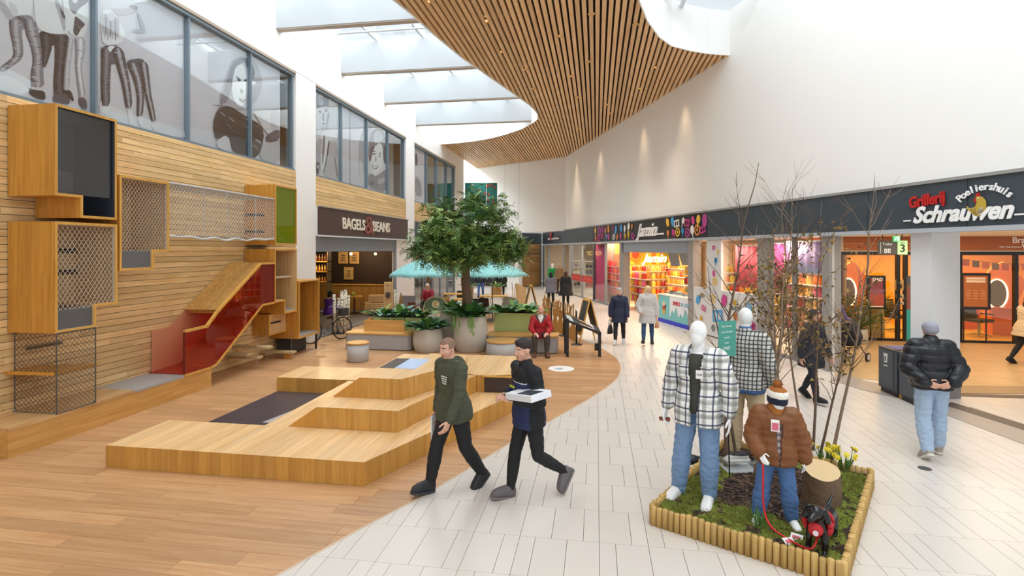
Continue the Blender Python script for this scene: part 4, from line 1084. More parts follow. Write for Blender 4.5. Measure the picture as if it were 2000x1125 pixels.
# ================================================================ PLANTED DISPLAY WITH MANNEQUINS
A_, B_, C_ = Vector((.54, 5.48, 0)), Vector((1.99, 4.71, 0)), Vector((3.17, 6.78, 0)); D_ = A_ + C_ - B_
pl = thing('planting_bed', 'square planting bed edged with short round timber logs on the tiled floor', 'planting bed', A_)
ux, uy = (B_ - A_), (C_ - B_); lx, ly = ux.length, uy.length; ux.normalize(); uy.normalize()
LOG = wood('#d9b673', '#b48c48', 'z', 0.6, 0.12); rl = random.Random(4)
def logrow(a, b):
    d = b - a; n = int(d.length / .058)
    for i in range(n):
        q = a + d * ((i + .5) / n) - A_; h = .195 + rl.uniform(-.012, .012); r = .029
        MB().lathe([(r, 0), (r, h - .008), (r * .8, h)], (q.x, q.y, 0), 8).build('log', LOG, pl, True)
logrow(A_, B_); logrow(B_, C_); logrow(C_, D_); logrow(D_, A_)
def bedpt(u, v): return A_ + ux * (u * lx) + uy * (v * ly)
m = MB(); n = 34
def bedh(u, v): return .125 + .02 * noise.noise(V(u * 5, v * 6, 3)) + .012 * noise.noise(V(u * 17, v * 19, 1))
for i in range(n + 1):
    for j in range(n + 1):
        u, v = .015 + .97 * i / n, .012 + .976 * j / n; q = bedpt(u, v) - A_; m.v.append((q.x, q.y, bedh(u, v)))
for i in range(n):
    for j in range(n): k = i * (n + 1) + j; m.f.append((k, k + n + 1, k + n + 2, k + 1)); m.mi.append(0)
m.build('soil', pm('#3a2b22', .95, var=.2, bs=30, bump=.6), pl, True)
# bark mulch
m = MB(); rm = random.Random(8)
for i in range(1900):
    u, v = rm.uniform(.05, .95), rm.uniform(.05, .95); q = bedpt(u, v) - A_; z = bedh(u, v) + .006
    M = Matrix.Translation((q.x, q.y, z)) @ Matrix.Rotation(rm.uniform(0, 6.3), 4, 'Z') @ Matrix.Rotation(rm.uniform(-.5, .5), 4, 'X')
    l_, w_ = rm.uniform(.015, .04), rm.uniform(.006, .013); m.box((-l_, -w_, -.004), (l_, w_, .004), rm.choice((0, 0, 1, 2)), M)
stuff(m.build('bark_mulch', [pm('#4a362a', .9), pm('#6d523f', .9), pm('#2f231c', .9)], pl))
# moss cushions along the edges
m = MB(); ms = []
def mossy(u, v):
    return (v < .20 and u < .97) or (u < .22 and v < .85) or (u > .80 and .12 < v < .98) or (v > .88 and u > .3) or (.0 < v < .26 and .2 < u < .8)
def mossblob(u, v, r):
    q = bedpt(u, v) - A_; ms.append((u, v)); z = bedh(u, v); N_ = 10; vs = [(q.x, q.y, z + .022)]; fs = []
    for k in range(1, 4):
        for a in range(N_):
            an = a * 6.2832 / N_; rr = r * k / 3 * (1 + .45 * noise.noise(V(q.x * 9, q.y * 9, a * .9)))
            vs.append((q.x + rr * math.cos(an), q.y + rr * math.sin(an), z + .022 * math.cos(k / 3 * 1.5) - (.012 if k == 3 else 0) + .010 * noise.noise(V(rr * 40, an * 3, q.x * 20))))
    for a in range(N_): fs.append((0, 1 + a, 1 + (a + 1) % N_))
    for k in range(2):
        for a in range(N_): fs.append((1 + k * N_ + a, 1 + (k + 1) * N_ + a, 1 + (k + 1) * N_ + (a + 1) % N_, 1 + k * N_ + (a + 1) % N_))
    m.add(vs, fs)
for i in range(620):
    u, v = rm.uniform(.04, .96), rm.uniform(.035, .965)
    if mossy(u, v) and rm.random() < .75: mossblob(u, v, rm.uniform(.05, .11))
MOSS = pm('#6f7a2a', .95, var=.35, bs=45, bump=1.0)
stuff(m.build('moss', MOSS, pl, True))
m = MB()
for i in range(16000):
    u, v = ms[rm.randrange(len(ms))]; q = bedpt(u, v) - A_ + V(rm.gauss(0, .045), rm.gauss(0, .045), bedh(u, v) + .022)
    a = rm.uniform(0, 6.3); h = rm.uniform(.008, .02); dx, dy = math.cos(a) * .004, math.sin(a) * .004
    m.add([q + V(dx, dy, 0), q - V(dx, dy, 0), q + V(dy * 2, dx * 2, h)], [(0, 1, 2)], rm.choice((0, 1, 2)))
stuff(m.build('moss_tufts', [pm('#808834', .95), pm('#5f6924', .95), pm('#948a42', .95)], pl))

# stump
q = fl(1604, 985, .10)
su = thing('tree_stump', 'sawn tree stump with pale cut face standing in the bark', 'stump', (q.x, q.y, .10))
BARK = pm('#7a614b', .9, var=.3, bs=18, bump=1.0)
m = MB(); N_ = 28
def sr(a, k): return .175 * (1 + .05 * math.sin(a * 3 + 1) + .04 * noise.noise(V(math.cos(a) * 2, math.sin(a) * 2, k)) + .02 * noise.noise(V(math.cos(a) * 9, math.sin(a) * 9, k)))
def tz(x, y): return .36 - .0 * x - y * -.28
for k in range(6):
    for a in range(N_):
        an = a * 6.2832 / N_; r = sr(an, k * .3) * (1.06 - .012 * k); x, y = r * math.cos(an), r * math.sin(an); m.v.append((x, y, (k / 5) * tz(x, y)))
for k in range(5):
    for a in range(N_): m.f.append((k * N_ + a, k * N_ + (a + 1) % N_, (k + 1) * N_ + (a + 1) % N_, (k + 1) * N_ + a)); m.mi.append(0)
m.build('bark', BARK, su, True)
CUTF = bpy.data.materials.new('cut_face'); CUTF.use_nodes = True; nt = CUTF.node_tree; bb = nt.nodes['Principled BSDF']; bb.inputs['Roughness'].default_value = .7
wv = nt.nodes.new('ShaderNodeTexWave'); wv.wave_type = 'RINGS'; wv.rings_direction = 'Z'; wv.inputs['Scale'].default_value = 22; wv.inputs['Distortion'].default_value = 2; wv.inputs['Detail'].default_value = 3
tcn = nt.nodes.new('ShaderNodeTexCoord'); nt.links.new(tcn.outputs['Object'], wv.inputs['Vector'])
cr = nt.nodes.new('ShaderNodeValToRGB'); cr.color_ramp.elements[0].color = rgb('#c9a878'); cr.color_ramp.elements[1].color = rgb('#dcc194'); nt.links.new(wv.outputs[0], cr.inputs[0]); nt.links.new(cr.outputs[0], bb.inputs['Base Color'])
top_ = [Vector(m.v[5 * N_ + a]) * 1.0 + V(0, 0, .002) for a in range(N_)]
MB().poly(top_).build('cut_face', CUTF, su)

def daffodil(px, py, label, n, fl_=True):
    q = fl(px, py, .12); r = thing('daffodil_clump' if fl_ else 'bulb_clump', label, 'flowers', (q.x, q.y, .115)); rr = random.Random(int(px))
    for i in range(n):
        a = rr.uniform(0, 6.3); d0 = rr.uniform(0, .07); h = rr.uniform(.14, .25); ln = rr.uniform(.02, .10); b = V(math.cos(a) * d0, math.sin(a) * d0, 0); t = b + V(math.cos(a) * ln, math.sin(a) * ln, h)
        w_ = V(-math.sin(a), math.cos(a), 0) * .008
        MB().add([b - w_, b + w_, b * .5 + t * .5 + w_, b * .5 + t * .5 - w_, t + V(0, 0, -.01)], [(0, 1, 2, 3), (3, 2, 4)]).build('leaf', pm('#56803a', .6, var=.1), r)
        if fl_ and i % 2 == 0:
            MB().tube([b, t + V(0, 0, .02)], .004, 5).build('stem', pm('#6c8f3e', .6), r)
            c = t + V(0, 0, .025); m = MB()
            dv = V(math.cos(a), math.sin(a), .5).normalized(); e1 = dv.cross(V(0, 0, 1)).normalized(); e2 = e1.cross(dv)
            for k in range(6):
                an = k * 1.047; e = e1 * math.cos(an) + e2 * math.sin(an); f = e1 * -math.sin(an) + e2 * math.cos(an)
                m.add([c, c + e * .022 + f * .013, c + e * .042, c + e * .022 - f * .013], [(0, 1, 2, 3)])
            m.tube([c, c + dv * .012, c + dv * .03], [.008, .011, .017], 8)
            m.build('flower', pm('#f2dc3c', .5), r)
daffodil(1612, 905, 'yellow daffodil clump left behind the tree stump', 26); daffodil(1650, 918, 'yellow daffodil clump at the right rear edge of the bed', 22)
daffodil(1483, 1030, 'green daffodil shoots without flowers by the leash', 16, False)

# ---- saplings
def sapling(name, label, base, tip, r0, nb, seed, bend=.15, leaves=0, cols=('#8a7460', '#6d5848')):
    """bare forked sapling: trunk from base to tip (points in space), with side branches"""
    rr = random.Random(seed); b, t = Vector(base), Vector(tip); root = thing(name, label, 'sapling', b, 0, None); r0 *= 1.25; nb = int(nb * 1.7); t = t - b; L = t.length
    side = V(rr.uniform(-1, 1), rr.uniform(-1, 1), 0) * bend * L * .3
    P = lambda k: t * k + side * math.sin(k * math.pi) + V(noise.noise(V(k * 4, seed, 0)), noise.noise(V(k * 4, seed, 5)), 0) * .03 * L * k
    BK = pm(cols[seed % 2], .9, var=.15, bs=12, bump=.4)
    MB().tube([P(i / 14) for i in range(15)], [r0 * (1 - .86 * i / 14) for i in range(15)], 7).build('trunk', BK, root, True)
    lv = []
    for i in range(nb):
        k = rr.uniform(.30, .92); p0 = P(k); a = rr.uniform(0, 6.3); ln = L * rr.uniform(.16, .34) * (1.15 - k * .6); up = rr.uniform(.8, 1.8)
        d = V(math.cos(a), math.sin(a), up).normalized(); pts = [p0 + d * ln * j / 5 + V(0, 0, 1) * ln * .06 * (j / 5) ** 2 + V(rr.uniform(-1, 1), rr.uniform(-1, 1), rr.uniform(-1, 1)) * ln * .02 for j in range(6)]
        br = MB().tube(pts, [r0 * .36 * (1 - k * .5) * (1 - .8 * j / 5) for j in range(6)], 5).build('branch', BK, root, True)
        for _ in range(2):
            q = pts[rr.randint(2, 4)]; a2 = a + rr.uniform(-1.2, 1.2); d2 = V(math.cos(a2), math.sin(a2), rr.uniform(.5, 1.5)).normalized()
            e_ = [q, q + d2 * ln * .25, q + d2 * ln * .45 + V(0, 0, .03)]
            MB().tube(e_, [r0 * .12, r0 * .09, r0 * .05], 4).build('twig', BK, br)
            lv += e_[1:]
        lv += pts[2:]
    lv = sorted(lv, key=lambda q: q.z)[:max(8, int(len(lv) * .62))]
    if leaves:
        mt_ = [pm('#7a6334', .8), pm('#8f7440', .8), pm('#5a4a2a', .8), pm('#a5834a', .8)]; me_ = []
        for k in range(4):
            m = MB(); m.add([V(0, 0, 0), V(.025, .02, .01), V(.07, 0, -.012), V(.025, -.02, .01)], [(0, 1, 2), (0, 2, 3)]); o = m.build('leaf', mt_[k], root); me_.append(o)
        for i in range(leaves):
            if i < 4: o = me_[i]
            else: o = me_[i % 4].copy(); COL.objects.link(o); o.parent = root
            q = lv[rr.randrange(len(lv))]; o.location = q + V(rr.gauss(0, .03), rr.gauss(0, .03), rr.gauss(0, .03)); o.rotation_euler = (rr.uniform(-1, 1), rr.uniform(-.6, 1.3), rr.uniform(0, 6.3)); s_ = rr.uniform(.7, 1.25); o.scale = (s_, s_, s_)
    return root
def pxd(px, py, w_): d = ray(px, py) * w_; return V(d.x, d.y, d.z + CH)
def SPL(label, b, tp, r0, nb, seed, leaves=0, dw=0.1, bend=.15):
    q = fl(b[0], b[1], .12); w_ = -sn * q.x + cs * q.y
    return sapling('sapling', label, q, pxd(tp[0], tp[1], w_ + dw), r0, nb, seed, bend, leaves)
SPL('bare sapling with thick pale trunk rising behind the plaid shirt mannequin', (1418, 915), (1482, 318), .022, 9, 1, 6)
SPL('thin upright bare sapling in front of the check shirt mannequin', (1470, 940), (1548, 365), .014, 7, 2, 8, .15)
SPL('leafy brown sapling with curled autumn leaves in the middle of the bed', (1508, 870), (1560, 430), .022, 16, 3, 300, .5, .1)
SPL('leaning sapling with brown leaves crossing the candy shop window', (1536, 875), (1500, 470), .018, 14, 4, 260, .3, .1)
SPL('tall slim sapling whose twigs reach over the dark fascia', (1588, 880), (1605, 392), .015, 9, 5, 110, .1)
SPL('tall bare sapling standing behind the tree stump, tip bending right', (1622, 905), (1708, 345), .017, 8, 6, 10, .1, .25)
SPL('bare sapling with yellowing leaves spreading right towards the salon', (1600, 895), (1690, 520), .014, 12, 7, 150, -.2, .2)
SPL('thin sapling with crossing twigs between the two saplings at the back', (1572, 868), (1540, 350), .014, 9, 8, 130, .2)
SPL('forked pale branch leaning left over the teal notice', (1440, 905), (1382, 520), .018, 4, 9, 3, .0, .3)

# ---- mannequins
PLAID = plaid('#ecebe6', [('x', .13, .034, 0, '#55554a', .5), ('z', .14, .036, 0, '#55554a', .5), ('x', .13, .015, .066, '#1f2a50', .85), ('z', .14, .016, .072, '#1f2a50', .85), ('z', .14, .005, .10, '#4a4d48', .5), ('x', .13, .005, .095, '#4a4d48', .5)])
def openfront(P_, half, lo=-1, hi=2, skew=0.0):
    def f(c):
        q = Vector(c) / P_.h - P_.J['pel']; t = q.dot(P_.up) / .295
        return q.dot(P_.fy) > .01 and abs(q.dot(P_.rx) - skew) < half + .02 * (t - .5) and lo < t < hi
    return f
p = Fig('mannequin', 'white headed male mannequin in open plaid overshirt and light blue jeans', 'mannequin', (1.06, 5.82), (-.42, -.90), 1.90,
        stand(head=(-8, 0), legR=((.14, .06, -1), (.10, -.02, -1), (.35, 1, FLAT)), legL=((.05, .08, -1), (-.02, -.06, -1), (.05, 1, FLAT)),
              armR=((.30, -.05, -1), (.12, .32, -1), (.1, .3, -1), (-1, .2, 0), 30), armL=((.34, -.08, -1), (.05, .22, -1), None, (-1, .1, 0), 14)), floor=.12, skin=MANN, faceless=True, vox=.0065)
p.top([pm('#45443c', .9)], 'tee_shirt', d=.012, hem=-.1, end=.98)
p.top([PLAID], 'plaid_overshirt', d=.034, hem=-.30, end=.86, flare=.4, collar=.0, wrinkle=.009, wfreq=7, cut=openfront(p, .030), solid=.006)
for sd in (1, -1):
    b = p.J['neck'] * 1.9; m = MB()
    m.add([b + p.rx * .045 * sd + p.fy * .105 - p.up * .06, b + p.rx * .082 * sd + p.fy * .055 + p.up * .06, b + p.rx * .07 * sd - p.fy * .085 + p.up * .085, b + p.rx * .155 * sd - p.fy * .0 + p.up * .03, b + p.rx * .125 * sd + p.fy * .125 - p.up * .07], [(0, 1, 4), (1, 3, 4), (1, 2, 3)])
    o = m.build('collar', PLAID, p.root); md = o.modifiers.new('s', 'SOLIDIFY'); md.thickness = .01
    c = (p.J['pel'] + p.up * .205 + p.rx * .058 * sd) * 1.9 + p.fy * (.062 * 1.9 + .046)
    MB().obox(c, p.rx, p.fy, .05, .006, -.06, .05).build('pocket', PLAID, p.root)
c = (p.J['pel'] + p.up * .200 + p.rx * -.030) * 1.9 + p.fy * (.062 * 1.9 + .072)
tg = MB().obox(c, p.rx, p.fy, .036, .002, -.055, .03).build('price_tag', pm('#f3f1ec', .5), p.root)
text('29,99', .026, frame_M(c + p.fy * .0035 - p.up * .015, -p.rx, V(0, 0, 1)), BLACK, tg, 'print', .0008)
p.trousers(DENIM, d=.016, wide=.016, wrinkle=.007); p.shoes(pm('#f0efec', .4), pm('#f4f3f0', .4))
bpy.context.view_layer.update(); q = world(p, p.J['wrR'] * 1.9 + p.J['hdR'] * .13)
cd = thing('wallet', 'small brown wallet in the right hand of the plaid mannequin', 'wallet', q); MB().box((-.05, -.03, -.012), (.06, .03, .012)).build('body', pm('#5a2f22', .5), cd); MB().box((-.05, -.031, -.004), (.06, .031, .004)).build('edge', pm('#b9502f', .5), cd)

q = at(1455, 6.62)
CHECK = plaid('#c9c7c0', [('x', .045, .014, 0, '#26282c', .85), ('z', .048, .014, 0, '#26282c', .85)])
p = Fig('mannequin', 'mannequin seen from behind in black and white check shirt and beige trousers', 'mannequin', (q.x, q.y), (.5, .85), 1.90, stand(legR=((.10, .05, -1), (.05, -.03, -1), (.2, 1, FLAT)), armR=((.28, -.08, -1), (.1, .25, -1)), armL=((.28, -.08, -1), (.1, .25, -1))), floor=.12, skin=MANN, faceless=True, vox=.008)
p.top([CHECK, pm('#3d5c8a', .8)], 'check_shirt', d=.034, hem=-.24, end=.95, flare=.4, collar=.03, wrinkle=.008, wfreq=7, matfn=lambda c, P_=p: 1 if (Vector(c) / 1.9 - P_.J['pel']).dot(P_.up) < -.045 else 0)
p.top([pm('#4a6c9c', .8)], 'denim_collar', d=.022, hem=.9, end=.1, collar=.05)
p.trousers(pm('#cdb794', .85), d=.014, wide=.014, wrinkle=.007); p.shoes(pm('#6f6a60', .6), pm('#d9d6cf', .6))

q = (fl(1478, 1020, .12) + fl(1552, 1030, .12)) * .5
p = Fig('mannequin', 'child mannequin in brown padded jacket, jeans and striped bobble hat', 'mannequin', (q.x + .02, q.y + .05), (-.18, -1), 1.30,
        stand(head=(22, 6), legR=((.16, .05, -1), (.14, .0, -1), (.3, 1, FLAT)), legL=((.12, .08, -1), (.10, -.05, -1), (.3, 1, FLAT)), armR=((.38, .12, -1), (-.30, .75, -.62), (-.3, .8, -.5), (-.6, 0, -.6), 18), armL=((.42, -.05, -1), (.1, .1, -1))), floor=.12, skin=MANN, faceless=True, headk=1.18, vox=.006)
BRN = pm('#7a4820', .6, var=.05, bs=20)
p.top([plaid('#dcd2c8', [('x', .05, .018, 0, '#3a4666', .7), ('z', .06, .02, 0, '#3a4666', .7), ('x', .05, .006, .03, '#a8443a', .8), ('z', .06, .006, .04, '#a8443a', .8)])], 'check_shirt', d=.016, hem=-.22, end=.9)
p.top([BRN], 'padded_jacket', d=.046, hem=-.22, end=.88, flare=.3, hood=True, puff=.005, pfreq=48, wrinkle=.008, wfreq=9, cut=openfront(p, .018, -1, .8, -.01), solid=.012)
m = MB(); b = p.J['neck'] * 1.3; cap(m, b - p.up * .01, .088, b + p.up * .025, .085, 16); skin_up(m, 'scarf', [pm('#a86a2c', .9)], p.root, .008, 2, wrinkle=.006, wfreq=20)
p.trousers(pm('#4d6f9e', .85, var=.15, bs=5, bump=.1), d=.016, wide=.018, end=.9, wrinkle=.006); p.shoes(pm('#f0efec', .4), pm('#f4f3f0', .4))
for nm in 'RL':
    a, k_ = p.J['ank' + nm] * 1.3, p.J['knee' + nm] * 1.3; m = MB(); cap(m, a + (k_ - a) * .14, .050, a + (k_ - a) * .24, .052, 14); skin_up(m, 'cuff', [pm('#8ea8c8', .85)], p.root, .007, 1)
def hatfn(c):
    q_ = (p.HM.transposed() @ (Vector(c) / 1.3 - p.J['head']) / 1.18).z
    return 0 if q_ > .058 else 1 if q_ > .022 else 2
m = MB(); p.hell(m, (0, .0, .034), (.058, .068, .048), 18); k_ = 1.3 * 1.18
p.hell(m, (0, .0, .0), (.056, .068, .06), 18)
m.v = [tuple(v) for v in m.v]
hat = skin_up(m, 'bobble_hat', [pm('#a0602a', .9), pm('#ece6dc', .9), pm('#1d2334', .9)], p.root, .007, 1, cut=lambda c: (p.HM.transposed() @ (Vector(c) / 1.3 - p.J['head']) / 1.18).z < -.020, solid=.008, matfn=hatfn)
m = MB(); c = p.hp(0, -.006, .094)
for i in range(260):
    d = Vector((rm.gauss(0, 1), rm.gauss(0, 1), rm.gauss(0, 1))).normalized(); e_ = d.orthogonal().normalized() * .006
    m.add([c - e_, c + e_, c + d * .055], [(0, 1, 2)])
m.ell(c, (.04, .04, .036), 10); m.build('bobble', pm('#9a5c26', .95), hat)
c = (p.J['pel'] + p.up * .235 + p.rx * .02) * 1.3 + p.fy * (.06 * 1.3 + .075)
tg = MB().obox(c, p.rx, p.fy + p.rx * .2, .036, .002, -.06, .05).build('price_tag', pm('#f3f1ec', .5), p.root)
MB().obox(c + p.fy * .003, p.rx, p.fy + p.rx * .2, .028, .001, -.05, .02).build('print', pm('#d8687a', .5), tg)
bpy.context.view_layer.update(); hr = world(p, p.J['wrR'] * 1.3 + p.J['hdR'] * .06); KID = p

# dog mannequin
q = fl(1602, 1068, .13)
dg_ = thing('dog_mannequin', 'glossy black dog mannequin in red harness at the front corner of the bed', 'dog', (q.x, q.y, .13), R(0)); dg_.scale = (1.28, 1.28, 1.28)
m = MB(); fx = V(-.55, -.83, 0).normalized(); sx_ = V(.83, -.55, 0)
def DP(f, s_, z): return fx * f + sx_ * s_ + V(0, 0, z)
cap(m, DP(.06, 0, .17), .062, DP(-.16, .02, .185), .052); cap(m, DP(.07, 0, .17), .066, DP(.09, 0, .24), .046); cap(m, DP(.09, 0, .24), .045, DP(.12, 0, .275), .042)
m.ell(DP(.125, 0, .285), (.05, .05, .046), 12); cap(m, DP(.15, 0, .275), .030, DP(.205, -.01, .262), .021)
for sd in (1, -1):
    cap(m, DP(.10, .05 * sd, .30), .018, DP(.105, .068 * sd, .235), .022)
    cap(m, DP(.07, .042 * sd, .15), .030, DP(.09, .05 * sd, .075), .021); cap(m, DP(.09, .05 * sd, .075), .020, DP(.10, .05 * sd, .015), .018); cap(m, DP(.10, .05 * sd, .014), .018, DP(.13, .05 * sd, .012), .015)
    cap(m, DP(-.17, .035 * sd, .165), .044, DP(-.14, .05 * sd, .10), .030); cap(m, DP(-.14, .05 * sd, .10), .024, DP(-.21, .05 * sd, .06), .017); cap(m, DP(-.21, .05 * sd, .06), .016, DP(-.195, .05 * sd, .015), .015); cap(m, DP(-.195, .05 * sd, .014), .016, DP(-.165, .05 * sd, .012), .014)
cap(m, DP(-.20, 0, .21), .018, DP(-.27, .02, .27), .010)
skin_up(m, 'body', [pm('#121214', .18)], dg_, .006, 2)
m = MB(); m.tube([DP(.075 + .012 * math.sin(a), .078 * math.cos(a), .185 + .074 * math.sin(a)) for a in [2 * math.pi * i / 20 for i in range(21)]], .02, 8)
m.tube([DP(-.03, .07 * math.cos(a), .18 + .068 * math.sin(a)) for a in [2 * math.pi * i / 20 for i in range(21)]], .013, 8); m.ell(DP(.125, 0, .17), (.05, .045, .05), 10)
m.build('harness', pm('#c0202a', .6), dg_, True)
o = MB().tube([DP(.172, .012, .165), DP(.178, .012, .165)], .017, 12).build('badge', pm('#e9dfe0', .4), dg_)
# leash
P_ = [hr, hr + V(.0, -.02, -.12), hr + V(.01, 0, -.45)]
e_ = V(q.x, q.y, .30) + DP(.05, 0, 0) - V(0, 0, 0)
P_ += [Vector((hr.x + .04, hr.y - .10, .22)), Vector((hr.x + .16, hr.y - .20, .16)), Vector((e_.x - .10, e_.y - .1, .18)), e_ - V(0, 0, .02)]
m = MB(); ctrl = P_; fine = []
for i in range(len(ctrl) - 1):
    a, b = ctrl[max(i - 1, 0)], ctrl[i]; c, d = ctrl[i + 1], ctrl[min(i + 2, len(ctrl) - 1)]
    for k in range(8):
        t = k / 8; fine.append(.5 * ((2 * b) + (c - a) * t + (2 * a - 5 * b + 4 * c - d) * t * t + (3 * b - a - 3 * c + d) * t ** 3))
fine.append(ctrl[-1])
m.tube(fine, .009, 6); tag(m.build('dog_leash', pm('#d8232a', .55), None, True), 'red dog leash running from the child mannequin to the dog', 'leash')
for k, (px, py, lab) in enumerate(((1541, 1058, 'white and pink price card lying left of the dog'), (1556, 1050, 'white and pink price card leaning beside the dog harness'))):
    c = fl(px, py, .15); r = thing('price_card', lab, 'card', (c.x, c.y, .155), R(20 - 50 * k)); T_ = Matrix.Rotation(R(25), 4, 'X')
    MB().box((-.05, -.035, 0), (.05, .035, .002), None, T_).build('card', pm('#f3efec', .5), r); MB().box((-.035, -.022, .002), (.03, .012, .003), None, T_).build('print', pm('#d8697a', .5), r)
# shoe on a clear riser
q = fl(1440, 915, .13); rs_ = thing('display_riser', 'clear acrylic riser carrying a sneaker behind the plaid mannequin', 'riser', (q.x, q.y, .13), R(12))
MB().box((-.17, -.12, 0), (.17, .12, .10)).build('block', glass((235, 240, 242), .1, body=.12), rs_); MB().box((-.18, -.13, .0), (.18, .13, .02)).build('base', pm('#d9dadb', .3), rs_)
sk = thing('sneaker', 'black grey and white sneaker displayed on the clear riser', 'shoe', (q.x, q.y, .232), R(100))
m = MB(); loft(m, [(V(0, -.13 + .28 * u_, ht * .5), V(wd, 0, 0), V(0, 0, ht * .5)) for u_, wd, ht in ((0, .03, .06), (.12, .042, .10), (.35, .044, .105), (.55, .042, .085), (.8, .045, .06), (.97, .03, .035))], 12); skin_up(m, 'upper', [pm('#c9c7c2', .6), pm('#2c2d30', .6)], sk, .006, 2, matfn=lambda c: 1 if c[2] > .062 else 0)
MB().prism([(-.035, -.14), (.035, -.14), (.048, .0), (.05, .1), (.03, .15), (-.03, .15), (-.05, .1), (-.048, 0)], 0, .022).build('sole', pm('#e9e6e0', .5), sk)
# teal notice
q = fl(1425, 935, .12); c1, c2 = pxd(1403, 628, 5.95), pxd(1437, 634, 6.05)
nt_ = thing('teal_notice', 'teal notice board with white lettering fixed among the saplings', 'sign', (c1.x, c1.y, c1.z))
dx_ = V(c2.x - c1.x, c2.y - c1.y, 0); hgt = 70 / 1040 * 6
MB().slab([V(0, 0, 0), dx_, dx_ + V(0, 0, -hgt), V(0, 0, -hgt)], (0.005, .012, 0)).build('board', pm('#4a9d8c', .5), nt_)
for k, s_ in enumerate(('Our Dream', 'come & have', 'a good', 'look', 'FREE')):
    text(s_, .032 if k < 4 else .05, frame_M(dx_ * .5 + V(0, 0, -.06 - .062 * k) + V(-.004, -.004, 0), dx_, V(0, 0, 1)), WHITE, nt_, 'lettering', .0006)
MB().tube([dx_ * .5 + V(0, .03, -.3), V(q.x, q.y, .1) - c1 + V(0, 0, 0)], .008, 6).build('stake', BLACK, nt_)
# dark helmet-like bags behind the mannequin
q = fl(1330, 905, 0.13); m = MB(); m.ell((0, 0, .06), (.10, .07, .06), 14); m.tube([V(.02, 0, .07), V(.16, .06, .03)], [.06, .05], 10)
b_ = skin_up(m, 'sports_bag', [pm('#1d2129', .4)], None, .01, 2); b_.location = (q.x + .1, q.y, .12); tag(b_, 'dark padded bag lying behind the legs of the plaid mannequin', 'bag')
# ================================================================ CENTRE: SEATS, PLANTERS, TREE, TERRACE
CONC = pm('#c6bfb2', .75, var=.05, bs=6, bump=.15); GREYB = pm('#a9a8a8', .5); LIME = pm('#b6c67e', .6)
BTOP = wood('#e0b26c', '#c8934c', 'x', .42, .06, band=(0, .18, 0))
def leafmesh(L, wd, droop, mat, lobes=0):
    m = MB(); n = 6; vs = []
    for i in range(n + 1):
        t = i / n; w_ = wd * math.sin(math.pi * min(1, t * .92 + .06)) ** .8
        if lobes and i % 2: w_ *= .55
        y = L * t * (1 - .12 * droop * t); z = L * (.55 * t - droop * t * t)
        vs += [(-w_, y, z + .02 * w_ / wd), (0, y, z), (w_, y, z + .02 * w_ / wd)]
    for i in range(n):
        a = i * 3; m.f += [(a, a + 1, a + 4, a + 3), (a + 1, a + 2, a + 5, a + 4)]; m.mi += [0, 0]
    m.v = vs; return m
LEAFM = [pm('#5a8a44', .5, var=.14), pm('#4a7a48', .45, var=.14), pm('#7fac52', .5, var=.12), pm('#6a9694', .45, var=.1)]
def foliage(root, n, rx, ry, z, L, wd, seed, droop=.55, mats=(0, 1, 2), lobes=0, tilt=(0, .9)):
    rr = random.Random(seed); pro = []
    for k in mats:
        o = leafmesh(1, wd / L, droop, None, lobes).build('leaf', LEAFM[k], root, True); pro.append(o)
    for i in range(n):
        o = pro[i] if i < len(pro) else pro[rr.randrange(len(pro))].copy()
        if i >= len(pro): COL.objects.link(o); o.parent = root
        a = rr.uniform(0, 6.283); k = rr.random() ** .5
        o.location = (rx * k * math.cos(a), ry * k * math.sin(a), z + rr.uniform(-.02, .05)); s_ = L * rr.uniform(.7, 1.2)
        o.rotation_euler = (rr.uniform(*tilt) * (1.2 - k), rr.uniform(-.3, .3), a - math.pi / 2 + rr.uniform(-.6, .6)); o.scale = (s_, s_, s_)
def rrect(x0, x1, y0, y1, r, n=6):
    out = []
    for cx, cy, a0 in ((x1 - r, y0 + r, -90), (x1 - r, y1 - r, 0), (x0 + r, y1 - r, 90), (x0 + r, y0 + r, 180)):
        for k in range(n + 1): a = R(a0 + 90 * k / n); out.append((cx + r * math.cos(a), cy + r * math.sin(a)))
    return out
def bench(name, label, c, x0, x1, dp, rz=0.0, r=.14):
    b = thing(name, label, 'bench', c, rz)
    MB().prism(rrect(x0 + .02, x1 - .02, .02, dp - .02, r), .02, .42).build('body', GREYB, b, False); MB().prism(rrect(x0 + .06, x1 - .06, .06, dp - .06, r), 0, .02).build('plinth', BLACK, b)
    MB().prism(rrect(x0, x1, 0, dp, r), .42, .455).build('seat_top', BTOP, b)
    return b
q = fl(670, 682)
bl = bench('grey_bench', 'long grey bench with oak top and oak back board left of the pots', q, 0, 1.95, .75)
MB().box((.42, .42, .455), (1.62, .47, .76)).build('back_board', BTOP, bl); MB().box((.50, .47, .455), (.60, .60, .80)).box((1.4, .47, .455), (1.5, .60, .7)).build('bracket', ORANGE_Y, bl)
gp = thing('green_planter', 'lime green planter box full of plants behind the left bench', 'planter', (q.x + .55, q.y + .78, 0))
for k, (a, b_) in enumerate(((0, .44), (.46, .92), (.94, 1.5))):
    MB().box((a, 0, 0), (b_, .5, .80)).build('box', LIME, gp, bevel=.01)
MB().box((.02, .02, .795), (1.48, .48, .805)).build('soil', pm('#33271e', .95), gp)
for k, a in enumerate((.2, .7, 1.25)):
    e = bpy.data.objects.new('plant', None); COL.objects.link(e); e.parent = gp; e.location = (a, .2, .80)
    foliage(e, 30, .22, .14, 0, .42, .085, 30 + k, mats=(0, 1, 3, 2), droop=.5, tilt=(.1, 1.1))
